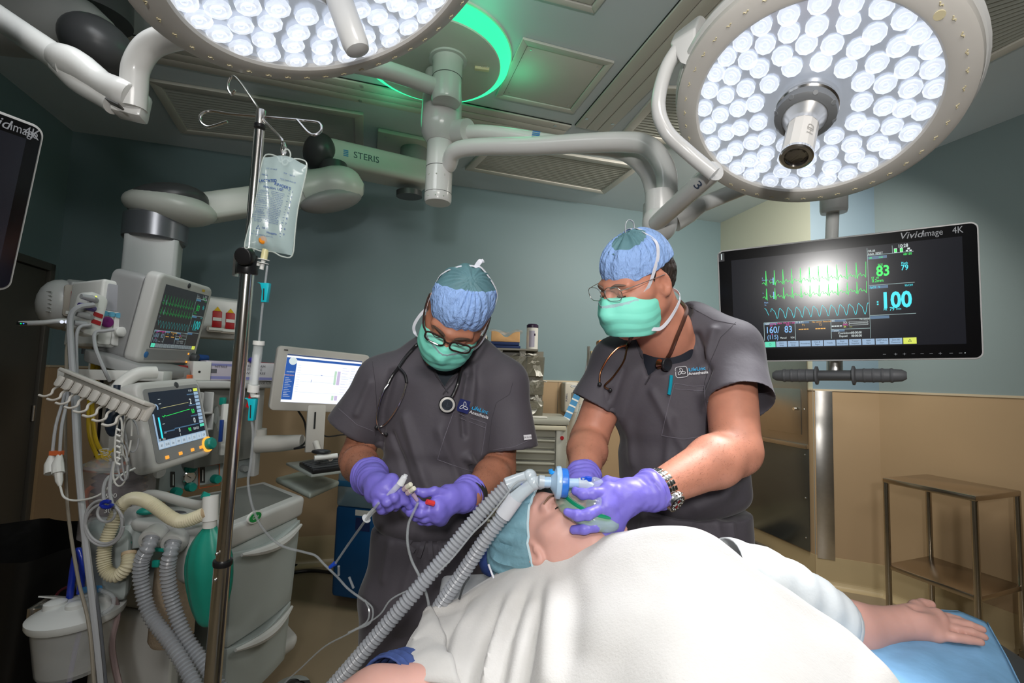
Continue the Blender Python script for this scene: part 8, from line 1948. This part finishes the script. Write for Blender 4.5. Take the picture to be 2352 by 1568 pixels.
for i in range(12):
    a = 2*pi*i/12; mb = MB(); mb.box((.0135, 0, .0102), (.0035, .0012, .0006), Mf @ Rm(a, 'Z')); mb.build('hour_mark', white_pl, tw)
mb = MB(); mb.box((.004, 0, .0106), (.010, .001, .0004), Mf @ Rm(1.9, 'Z')); mb.box((.003, 0, .0106), (.007, .0014, .0004), Mf @ Rm(.6, 'Z')); mb.build('hands', white_pl, tw)
for a in (-.35, 0, .35): mb = MB(); mb.cyl(Mf @ Rm(pi+a, 'Z') @ V(.019, 0, .003), Mf @ Rm(pi+a, 'Z') @ V(.0245, 0, .003), .0026, 10); mb.build('pusher', chrome, tw)
# copper stethoscope
brz = mat('copper_metal', hexc('#b07b58'), .2, 1.); brt = mat('brown_tubing', hexc('#4a2d22'), .3, coat=.4)
st2 = thing('stethoscope', 'brown and copper stethoscope round the neck of the right clinician', 'stethoscope', P(1500, 800, 1.2))
L = draped((T2, B2, U2), [(1451, 770), (1444, 788), (1438, 800)], .006); mb = MB(); mb.tube(spline([P(1470, 745, 1.30)]+L, 6), .005, 10); mb.build('tubing', brt, st2)
for pts in ([(1438, 795), (1418, 803), (1397, 826), (1382, 856), (1378, 884)], [(1440, 798), (1432, 830), (1410, 866), (1388, 886), (1404, 895)]):
    L = draped((T2, B2, U2), pts, .008)
    if len(L) > 2: mb = MB(); mb.tube(spline(L, 5), .0025, 10); mb.build('ear_tube', brz, st2); mb = MB(); mb.sphere(L[-1], .006, nu=10, nv=8); mb.build('ear_tip', stb, st2)
L = draped((T2, B2, U2), [(1572, 712), (1566, 735), (1552, 772), (1540, 805), (1533, 822)], .006)
mb = MB(); mb.tube(spline([P(1560, 690, 1.29)]+L, 6), .0052, 10); mb.build('tubing', brt, st2)
mb = MB(); hx = draped((T2, B2, U2), [(1524, 836)], .014); hx = hx[0] if hx else None
if hx is not None:
    Mx = zframe(hx, cdir(.5, -.85, 0)); mb.lathe([(.011, -.014), (.014, -.012), (.010, -.004), (.008, 0), (.010, .004), (.0165, .010), (.0165, .014), (.014, .0155), (0, .0155)], Mx, 28); mb.build('chestpiece', brz, st2)
    mb = MB(); mb.lathe([(.0175, .010), (.0175, .014), (.016, .016)], Mx, 28); mb.build('chestpiece_rim', stb, st2)

# short hair on the forearms, one mat of strands per arm
def arm_hair(t, S_, a, b, r, n, m):
    mb = MB(); ax_ = (b-a).normalized(); o1 = ax_.orthogonal().normalized(); o2 = ax_.cross(o1)
    for i in range(n):
        u, an = random.random(), random.uniform(0, 2*pi); d = o1*math.cos(an)+o2*math.sin(an); p = a.lerp(b, u)
        h = S_.b.ray_cast(p+d*.12, -d, .12)
        if h[0] is None: continue
        g = (d*.35+ax_*.8+V(random.uniform(-.4, .4), random.uniform(-.4, .4), random.uniform(-.4, .4))).normalized(); L = random.uniform(.004, .009); w_ = g.cross(d).normalized()*.00011
        q0 = h[0]; q1 = q0+g*L*.5+d*.0008; q2 = q0+g*L; k = len(mb.v); mb.v += [q0-w_, q0+w_, q1+w_, q1-w_, q2]; mb.f += [[k, k+1, k+2, k+3], [k+3, k+2, k+4]]
    return mb.build('arm_hair', m, t, smooth=False, kind='stuff')
hr_ = mat('arm_hair_brown', hexc('#4a3020'), .6)
arm_hair(p1, B1, sL.lerp(eL, .55), eL, 0, 900, hr_); arm_hair(p1, B1, eL, wL, 0, 1400, hr_); arm_hair(p1, B1, eR, wR, 0, 1600, hr_); arm_hair(p2, B2, fR_, gRw, 0, 2600, hr_); arm_hair(p2, B2, fL_, gLw, 0, 900, hr_)
# ================================================================ patient, blanket, operating table
pt_ = thing('person', 'patient lying under a white blanket with a clear breathing mask and blue hair cover', 'person', P(1320, 1300, 1.0))
HP = head_frame(P(1272, 1238, 1.03), cdir(.30, -.12, .95), cdir(-.74, .62, -.05))
Hc_ = HP.translation
neck0, chest = P(1425, 1262, 1.0), P(1560, 1330, .84)
shR, shL = P(1120, 1420, .90), P(1740, 1375, 1.0)
F = Field(*bbox([Hc_], .145), .003)
head_sdf(F, HP, .98); F.cap(HP @ V(0, -.02, -.05), neck0, .052, .058, k=.03)
F.plane(HP @ V(0, 0, -.16), HP.to_3x3() @ V(0, 0, -1))
elL, wrL = P(1880, 1440, .98), P(2072, 1430, .99)
G_ = Field(*bbox([shL, elL, wrL, P(2262, 1460, 1.0), P(2140, 1380, 1.0)], .065), .0028)
G_.cap(shL, elL, .055, .052, k=.02); m_ = elL.lerp(wrL, .35)-CU*.006; G_.cap(elL, m_, .052, .049, k=.03); G_.cap(m_, wrL, .049, .029, k=.03)
pm = P(2105, 1428, .99); kn = [P(2150, 1412, 1.0), P(2157, 1425, .99), P(2158, 1441, .98), P(2152, 1458, .965)]
for q_ in kn: G_.cap(pm, q_, .023, .0115, k=.02)
for a, b in zip(kn, kn[1:]): G_.cap(a, b, .0105, .0105, k=.012)
G_.cap(wrL, pm, .026, .024, k=.02); G_.cap(pm+CU*.004, P(2108, 1408, 1.01), .018, .015, k=.015)
for i, (k0, tips) in enumerate(zip(kn, ([(2180, 1419, 1.0), (2200, 1424, .995), (2216, 1429, .99)], [(2195, 1430, .985), (2228, 1436, .98), (2256, 1445, .975)], [(2196, 1445, .972), (2232, 1452, .965), (2260, 1462, .96)], [(2190, 1463, .955), (2222, 1468, .95), (2252, 1474, .945)]))):
    G_.chain([k0]+[P(*q_) for q_ in tips], [.0105, .0095, .0088, .0074], k=.003)
G_.chain([P(2092, 1408, 1.01), P(2104, 1394, 1.02), P(2120, 1388, 1.03), P(2137, 1388, 1.03)], [.016, .0135, .0115, .0098], k=.006)
G_.cap(pm+CU*.035, pm+CU*.035+CR*.03, .012, .010, k=.015, op='s')
elR2, wrR2 = P(860, 1610, .74), P(640, 1710, .66)
G2_ = Field(*bbox([shR, elR2, wrR2], .07), .0045); G2_.cap(P(1010, 1590, .80), elR2, .048, .044, k=.02); G2_.cap(elR2, wrR2, .044, .03, k=.02)
dz_ = V(0, 0, -.13); nk_, ch_, sr_, sl_ = neck0+V(0, 0, -.03), chest+dz_, shR+V(.05, 0, -.16), shL+V(-.02, 0, -.06)
T_ = Field(*bbox([nk_, ch_, sr_, sl_], .12), .007); T_.cap(nk_, ch_, .05, .075, k=.04); T_.cap(sr_, ch_, .045, .065, k=.05); T_.cap(ch_, sl_, .06, .045, k=.05)
dn = P(1590, 1250, .86)-chest
sdf_object('body', [F, G_, G2_, T_], skin3, pt_, None, 2)
for sx in (-1, 1):                      # closed eyes: lash line and brow
    mb = MB(); mb.tube(spline([HP @ V((.031-.014)*sx, .088, -.006), HP @ V(.031*sx, .0915, -.008), HP @ V((.031+.015)*sx, .083, -.005)], 5), .0014, 5); mb.build('eyelashes', MATS['lash_dark'], pt_)
    for i in range(11):
        x = .017+.029*i/10; a = HP @ V(x*sx, .089-.35*(x-.031)**2*20, -.006); mb = MB(); mb.tube([a, a+HP.to_3x3() @ V(.002*sx*(i-4)/4, .004, -.008)], [.0005, .0002], 4); mb.build('lash', MATS['lash_dark'], pt_)
    mb = MB(); mb.tube(spline([HP @ V(.012*sx, .096, .020), HP @ V(.03*sx, .091, .026), HP @ V(.050*sx, .078, .021)], 5), .0022, 6); mb.build('eyebrow', mat('brow_fair', hexc('#7a5a48'), .7), pt_)
# bouffant cap
bouf = mat('bouffant_teal', hexc('#6f98a6'), .6, var=.3, vscale=30, bump=1., bscale=60, bdist=.003, alpha=.93)
mb = MB(); N1, N2 = 90, 26
def bf(u, v):
    a = 2*pi*u; t = v
    r = .092+.016*math.sin(pi*min(1, t*1.05))**.8*(1-.25*t); zz = .068+.075*t
    r *= math.cos(max(0, t-.45)/.55*pi/2)**.55 if t > .45 else 1
    r += .006*math.sin(a*27+2*math.sin(a*5))*math.sin(pi*min(1, .15+t))*(1-.4*t)+.003*math.sin(a*11+t*9)
    sag = -.022*math.sin(pi*t)
    return HP @ V(r*.93*math.cos(a), r*1.12*math.sin(a)-.012+sag-.42*(zz-.048)*.5-(.03*(1-t)*(1 if math.sin(a) < 0 else .2))*0, zz-(.155*(1-math.sin(a))/2)*(1-t)**1.3)
mb.grid(bf, N1, N2, True); mb.build('bouffant_cap', bouf, pt_, angle=80)
mb = MB(); mb.tube([bf(i/60, 0)*1.0 for i in range(60)], .0028, 6, closed=True); mb.build('elastic_edge', mat('elastic_pale', hexc('#b3cdd6'), .6), pt_)
# anaesthesia mask
mc = HP @ V(0, .104, -.052); zc = (HP.to_3x3() @ V(.0, 1, .04)).normalized(); MM = zframe(mc, zc, HP.to_3x3() @ V(0, 0, 1))
mk = thing('breathing_mask', 'clear breathing mask with a green cushion seal on the patient face', 'mask', mc)
mclr = mat('mask_clear', hexc('#dbe8df'), .06, alpha=.22, spec=1.); mcush = mat('mask_cushion_clear', hexc('#a9c6b0'), .1, alpha=.5, spec=.9); mgr = mat('mask_seal_green', hexc('#128a62'), .3, alpha=.92)
def egg(a, rx, ry, z): return MM @ V(rx*1.16*math.cos(a)*(1.06 if math.cos(a) < 0 else 1.1), ry*1.16*math.sin(a), z)
mb = MB(); mb.tube([egg(2*pi*i/40, .046, .040, -.004) for i in range(40)], .0155, 12, closed=True); mb.build('cushion', mcush, mk)
mb = MB(); mb.grid(lambda u, v: egg(2*pi*u, .052-.010*v, .045-.009*v, .007+.009*v), 48, 4, True); mb.tube([egg(2*pi*i/40, .047, .041, .012) for i in range(40)], .0045, 8, closed=True); mb.build('seal_ring', mgr, mk)
mb = MB(); mb.grid(lambda u, v: egg(2*pi*u, .044*math.cos(v*1.15)**.7+.004, .038*math.cos(v*1.15)**.7+.004, .014+.034*math.sin(v*1.35)), 40, 12, True); mb.build('dome', mclr, mk, angle=80)
mb = MB(); mb.lathe([(.013, .04), (.0125, .062), (.0105, .064)], MM, 24); mb.build('port', mclr, mk)
# hme filter, elbow, Y piece
bcir = thing('breathing_circuit', 'blue and clear filter with elbow and two corrugated hoses leading to the mask', 'breathing circuit', P(1290, 1108, .98))
frost = mat('frosted_connector', hexc('#c5d0d8'), .2, alpha=.72, spec=.8); fb = mat('filter_pale_blue', hexc('#a7c3dc'), .25, alpha=.92); fbb = mat('filter_blue', hexc('#2a6fc9'), .3)
dfl = .97
def tb2(name, m, pts, r, n=20): mb = MB(); mb.tube([P(*p) for p in pts], r, n); return mb.build(name, m, bcir)
f0, f1 = P(1274, 1107, dfl), P(1303, 1109, dfl); Mfz = zframe(f0, f1-f0); 
mb = MB(); mb.lathe([(.013, -.008), (.024, .0), (.031, .002), (.0325, .006), (.0325, .011), (.0285, .013), (.0285, .015)], Mfz, 44); mb.build('filter_front', fb, bcir)
mb = MB(); mb.lathe([(.0285, .013), (.0290, .016), (.0288, .024), (.027, .026), (.010, .029)], Mfz, 44); mb.build('filter_band', fbb, bcir)
tb2('filter_neck', fb, [(1246, 1106, dfl), (1276, 1107, dfl)], .0105); tb2('filter_neck', frost, [(1238, 1105, dfl), (1250, 1106, dfl)], .0125)
tb2('filter_outlet', fb, [(1303, 1109, dfl), (1332, 1110, dfl)], .0098); tb2('elbow', frost, [(1328, 1110, dfl), (1345, 1111, dfl), (1352, 1115, dfl), (1351, 1128, dfl), (1346, 1140, dfl)], [.0115, .0115, .012, .0112, .0105])
cpb = mat('port_cap_blue', hexc('#1450c8'), .35); cpl = mat('port_cap_sky', hexc('#1f8fe0'), .35)
tb2('port_cap', cpb, [(1351, 1103, dfl), (1352, 1095, dfl)], .007); mb = MB(); mb.tube([P(1341+5*math.cos(a)-1, 1099+3.2*math.sin(a), dfl-.005) for a in np.linspace(0, 2*pi, 12, endpoint=False)], .0013, 6, closed=True); mb.build('cap_tether', cpb, bcir)
tb2('sample_cap', cpl, [(1267, 1087, dfl), (1264, 1078, dfl)], .0045); tb2('sample_cap', cpl, [(1262, 1082, dfl), (1272, 1086, dfl)], .004)
mb = MB(); mb.sphere(P(1217, 1093, .985), .0145, nu=20, nv=12); mb.sphere(P(1226, 1109, .975), .0145, nu=20, nv=12); mb.build('swivel_joint', frost, bcir)
tb2('y_piece', frost, [(1240, 1105, .97), (1226, 1107, .975), (1214, 1097, .985)], .0115); tb2('swivel_ring', mat('ring_blue', hexc('#1c44c0'), .35), [(1199, 1112, .985), (1206, 1109, .983)], .006)
tb2('limb_connector', frost, [(1217, 1093, .985), (1190, 1101, .99), (1166, 1113, .99)], [.0125, .0125, .0155]); tb2('limb_connector', frost, [(1226, 1109, .975), (1200, 1130, .975), (1181, 1147, .975)], [.0125, .0135, .0150])
tb2('smooth_cuff', mat('cuff_frost', hexc('#c9ccd3'), .3, alpha=.9), [(1184, 1143, .975), (1155, 1184, .975)], .0165)
def corr(name, pts, r, amp, pitch): p, rr = corrug([P(*q_) for q_ in pts], r, amp, pitch, 6); mb = MB(); mb.tube(p, rr, 20); return mb.build(name, hose_clear, bcir, angle=60)
corr('corrugated_hose', [(1168, 1112, .99), (1120, 1160, .985), (1080, 1206, .98), (1020, 1280, .97), (965, 1345, .96), (900, 1420, .95), (840, 1490, .945), (775, 1565, .94), (700, 1650, .93)], .0138, .0018, .0088)
corr('corrugated_hose', [(1157, 1182, .975), (1130, 1217, .975), (1105, 1252, .975), (1070, 1305, .98), (1035, 1355, .985), (1010, 1392, .99), (985, 1440, 1.0)], .0138, .0018, .0088)
mb = MB(); mb.tube(spline([P(*q_) for q_ in [(1210, 1100, .965), (1185, 1108, .967), (1160, 1140, .962), (1120, 1190, .955), (1085, 1225, .95), (1040, 1280, .945), (1000, 1320, .943)]], 8), .0019, 8); mb.build('sample_line', tube_clear, bcir)
# ---------------- operating table, pads
ot = thing('operating_table', 'operating table with a white quilted pad and blue sheet beneath the blanket', 'operating table', V(P(1450, 1500, .8).x, .7, 0))
padm = mat('quilted_pad', hexc('#c9ccd0'), .8, bump=.5, bscale=30, bdist=.004); sheet_b = mat('blue_sheet', hexc('#3f74a6'), .75, var=.12, vscale=14, bump=.5, bscale=25, bdist=.004)
q = [PZ(1000, 1400, .99), PZ(1200, 1440, .99), PZ(1160, 1312, .99), PZ(1015, 1318, .99)]
mb = MB(); polyextr(mb, q, lower(q, .03, 1)); mb.build('quilted_pad', padm, ot, bevel=.012, segs=3)
q_ = lower(q, .028, 1.03); mb = MB(); polyextr(mb, q_, lower(q_, .06, 1)); mb.build('pad_sheet', sheet_b, ot, bevel=.01)
a, b = P(1330, 1300, 1.05), P(1820, 1700, .55); dt = V(b.x-a.x, b.y-a.y, 0).normalized(); 
Mt_ = frame((a.x-.05, a.y+.02, .93), dt, V(0, 0, 1)); mb = MB(); mb.box((.85, 0, 0), (1.9, .08, .50), Mt_); mb.build('mattress', mat('mattress_black', (.02, .02, .022), .5), ot, bevel=.02)
mb = MB(); mb.box((.85, -.07, 0), (1.85, .05, .46), Mt_); mb.build('table_frame', steel, ot, bevel=.01); c_ = Mt_ @ V(.75, 0, 0)
mb = MB(); mb.box((c_.x, c_.y, .45), (.26, .26, .82)); mb.build('pedestal', steel, ot, bevel=.03); mb = MB(); mb.box((c_.x, c_.y, .05), (.7, .45, .10)); mb.build('table_base', grey_pl, ot, bevel=.03)
navy = mat('navy_cushion', hexc('#243a72'), .8, bump=.4, bscale=40, bdist=.003)
mb = MB(); mb.sphere((0, 0, 0), (.10, .11, .062), frame(P(1235, 1296, 1.08), cdir(.9, -.3, 0), V(0, 1, 0)), 28, 16); tag(mb.build('head_cushion', navy, angle=80), 'navy blue head cushion under the patient bouffant cap', 'cushion')
mb = MB(); c_ = P(1172, 1268, 1.06); mb.tube(spline([P(1135, 1320, 1.06), P(1150, 1270, 1.07), P(1180, 1240, 1.08)], 6), [.03+.012*math.sin(i*.5) for i in range(13)], 16); mb.tube([P(1112, 1300, 1.05), P(1140, 1306, 1.05)], [.012, .02], 12); tag(mb.build('rolled_towel', navy, angle=80), 'navy cloth roll between the grey hose and the head cushion', 'cloth')
mb = MB(); mb.tube(spline([P(1122, 1296, 1.0), P(1128, 1312, 1.0), P(1135, 1330, .99)], 5), .0022, 8); tag(mb.build('pad_cord', strap_w), 'short white cord lying on the quilted pad', 'cord')
cable('sensor_wire', 'dark sensor wire with a violet clip between hose and quilted pad', [P(1055, 1375, .97), P(1065, 1345, .96), P(1078, 1325, .96)], .0022, dark_pl)
# arm board on the right
ab_ = thing('arm_board', 'arm board draped in a light blue sheet under the outstretched hand', 'arm board', P(2200, 1500, .95))
dr_m = mat('light_blue_drape', hexc('#80b2dc'), .7, var=.25, vscale=18, bump=.5, bscale=22, bdist=.004)
azl = P(2170, 1474, .96).z-.004
pts4 = [PZ(1930, 1500, azl), PZ(2120, 1399, azl), PZ(2262, 1407, azl), PZ(2420, 1500, azl), PZ(2480, 1800, azl), PZ(1990, 1700, azl)]
mb = MB()
def abf(u, v):
    e0 = pts4[0].lerp(pts4[1], u/.5) if u < .5 else pts4[1].lerp(pts4[2], (u-.5)/.5); e1 = pts4[5].lerp(pts4[4], u)
    p = e0.lerp(e1, v); return p+V(0, 0, .006*math.sin(u*14+v*5)*v+.004*math.sin(v*17+u*3)*v-(.02*(u-.8)/.2 if u > .8 else 0))
mb.grid(abf, 40, 30); top_e = [abf(i/39, 0) for i in range(40)]; mb.grid(lambda u, v: abf(u, 0)+V(0, .004, -.16*v)+V(.0, .006*math.sin(u*30)*v, 0), 40, 6); mb.grid(lambda u, v: abf(1, u)+V(.005, 0, -.16*v), 20, 6)
mb.build('drape', dr_m, ab_, angle=80, solid=.002)
mb = MB(); polyextr(mb, [p-V(0, 0, .03) for p in lower(pts4, 0, .9)], lower(pts4, .07, .9)); mb.build('board', dark_pl, ab_, bevel=.01)
# gown: sleeves
gw = mat('gown_white', hexc('#c9ced0'), .75, var=.05, bump=.5, bscale=40, bdist=.003); gp_ = mat('gown_pattern_blue', hexc('#3c4f86'), .75, var=.55, vscale=90)
mb = MB(); pts = spline([P(1660, 1310, .95), P(1740, 1335, .96), P(1810, 1375, .97), P(1862, 1415, .975), P(1885, 1440, .98)], 6)
mb.tube(pts, [.062+.0022*math.sin(i*1.3)+.0008*i for i in range(len(pts))], 28, caps=False); mb.build('gown_sleeve', gw, pt_, solid=.003, angle=80)
mb = MB(); pts = spline([P(960, 1570, .84), P(915, 1585, .80), P(880, 1600, .77)], 6); mb.tube(pts, [.056+.003*math.sin(i*2.1) for i in range(len(pts))], 24, caps=False); mb.build('gown_sleeve', gp_, pt_, solid=.003, angle=80)
# ---------------- blanket
rows = [
 [(985, 1402, .98), (1050, 1380, .99), (1150, 1317, 1.0), (1272, 1256, .98), (1410, 1230, .93), (1550, 1215, .88), (1640, 1237, .86), (1740, 1312, .84), (1860, 1392, .82), (1960, 1462, .79), (2065, 1572, .72)],
 [(968, 1428, .95), (1045, 1408, .96), (1150, 1350, .95), (1280, 1300, .93), (1420, 1266, .88), (1560, 1258, .84), (1650, 1285, .82), (1750, 1352, .80), (1862, 1432, .78), (1960, 1500, .75), (2058, 1600, .70)],
 [(948, 1460, .90), (1035, 1445, .90), (1150, 1408, .88), (1280, 1368, .86), (1420, 1336, .82), (1560, 1330, .78), (1665, 1356, .76), (1765, 1420, .74), (1862, 1490, .72), (1950, 1556, .70), (2040, 1660, .66)],
 [(930, 1505, .84), (1022, 1515, .83), (1150, 1490, .80), (1280, 1460, .77), (1420, 1430, .73), (1560, 1430, .69), (1680, 1462, .67), (1780, 1520, .65), (1865, 1590, .63), (1935, 1670, .61), (2010, 1780, .58)],
 [(915, 1568, .77), (1010, 1590, .76), (1150, 1600, .72), (1280, 1590, .68), (1420, 1585, .64), (1560, 1595, .59), (1690, 1640, .57), (1790, 1700, .55), (1870, 1770, .54), (1930, 1850, .53), (1990, 1950, .51)],
 [(890, 1680, .68), (1000, 1740, .66), (1150, 1780, .62), (1280, 1790, .58), (1420, 1800, .54), (1560, 1820, .50), (1700, 1880, .48), (1800, 1950, .47), (1880, 2030, .46), (1930, 2110, .46), (1980, 2200, .45)]]
CP_ = [[P(*c) for c in r_] for r_ in rows]
def add_v(r_, dv): return [p+dv for p in r_]
far = [[p+V(0, .08, -.10) for p in CP_[0]], [p+V(0, .12, -.22) for p in CP_[0]]]
near = [p+V(0, -.15, -.03) for p in CP_[-1]]
G3 = [far[1], [p+V(0, .035, -.030) for p in CP_[0]]]+CP_+[near]
G3 = [[r_[0]+V(-.02, .0, -.09)]+r_+[r_[-1]+V(.05, 0, -.10), r_[-1]+V(.08, 0, -.25)] for r_ in G3]
def cr(a, b, c, d, t): return .5*((2*b)+(c-a)*t+(2*a-5*b+4*c-d)*t*t+(3*b-a-3*c+d)*t**3)
def surf_pt(G, u, v):
    nu, nv = len(G[0])-1, len(G)-1; x, y = min(u*nu, nu-1e-6), min(v*nv, nv-1e-6); i, j = int(x), int(y); fx, fy = x-i, y-j
    rr = []
    for jj in range(j-1, j+3):
        r_ = G[min(max(jj, 0), nv)]; k = lambda m: r_[min(max(m, 0), nu)]; rr.append(cr(k(i-1), k(i), k(i+1), k(i+2), fx))
    return cr(*rr, fy)
creases = [([(1215, 1345), (1185, 1395), (1160, 1460), (1140, 1568)], .013, -.016), ([(1150, 1385), (1125, 1440), (1105, 1500), (1090, 1580)], .012, -.014), ([(1180, 1370), (1150, 1450), (1118, 1568)], .013, .013), ([(1245, 1340), (1230, 1420), (1215, 1500), (1200, 1568)], .011, -.012), ([(1270, 1340), (1265, 1430), (1260, 1568)], .016, .009), ([(1100, 1390), (1060, 1450), (1040, 1540)], .014, .008), ([(1075, 1385), (1030, 1460), (1010, 1568)], .010, -.006), ([(1300, 1300), (1320, 1400), (1310, 1500)], .02, -.005)]
blk = mat('white_fleece_blanket', hexc('#bcbab7'), .9, var=.03, vscale=120, bump=.6, bscale=260, bdist=.0012, sheen=.2)
NU, NV = 230, 170
vs = [surf_pt(G3, i/(NU-1), j/(NV-1)) for j in range(NV) for i in range(NU)]
va = np.array([tuple(p) for p in vs]); fa = [(j*NU+i, j*NU+i+1, (j+1)*NU+i+1, (j+1)*NU+i) for j in range(NV-1) for i in range(NU-1)]
S0 = Surf(va, fa); n_ = np.zeros_like(va); gg = va.reshape(NV, NU, 3); du = np.gradient(gg, axis=1); dv = np.gradient(gg, axis=0); nn = np.cross(du, dv).reshape(-1, 3); nn /= np.linalg.norm(nn, axis=1)[:, None]+1e-12; nn[nn[:, 2] < 0] *= -1
dd = .0022*vnoise(va, (14, 14, 14), 3.)+.0010*vnoise(va, (34, 34, 34), 8.)
for pts, wd, amp in creases:
    L = S0.line(pts, 0, 14)
    best = np.full(len(va), 9.); ta = np.zeros(len(va))
    for k, (p, q) in enumerate(zip(L, L[1:])):
        p, q = A3(p), A3(q); ab = q-p; t = np.clip(((va-p)@ab)/max(1e-9, ab@ab), 0, 1); d_ = np.linalg.norm(va-p-t[:, None]*ab, axis=1); m = d_ < best; best[m] = d_[m]; ta[m] = ((k+t)/max(1, len(L)-1))[m]
    dd += 1.6*amp*np.exp(-(best/(wd*1.2))**2)*np.clip(.25+ta*2.2, 0, 1)
va = va+nn*dd[:, None]
tbk = thing('blanket', 'white fleece blanket spread over the patient, glaring under the lamps', 'blanket', P(1500, 1500, .8))
mb = MB(); mb.v = [Vector(p) for p in va]; mb.f = [list(q_) for q_ in fa]; mb.build('blanket_cloth', blk, tbk, angle=80, solid=.004)
SB = Surf(va, fa)
def hemline(pts, nm): 
    L = SB.line(pts, .003, 10); mb = MB(); mb.tube(spline(L, 2), .0028, 6); mb.build(nm, blk, tbk)
# folded-back corner on the left
L1 = SB.line([(992, 1400), (1003, 1425), (1022, 1470), (1042, 1520), (1060, 1580)], .007, 10); L0 = SB.line([(984, 1402), (968, 1440), (948, 1480), (930, 1530), (915, 1580)], .007, 10)
n_l = min(len(L0), len(L1))
if n_l > 3:
    L0, L1 = resample(L0, 1e9 if False else .01), resample(L1, .01); K = 24
    g0 = [L0[min(len(L0)-1, int(i*(len(L0)-1)/(K-1)))] for i in range(K)]; g1 = [L1[min(len(L1)-1, int(i*(len(L1)-1)/(K-1)))] for i in range(K)]
    mb = MB(); mb.grid(lambda u, v: g0[int(round(v*(K-1)))].lerp(g1[int(round(v*(K-1)))], u)+V(0, -.002, .006*math.sin(pi*u)+.001*math.sin(v*30+u*8)), 10, K); mb.build('folded_flap', blk, tbk, angle=80, solid=.005)
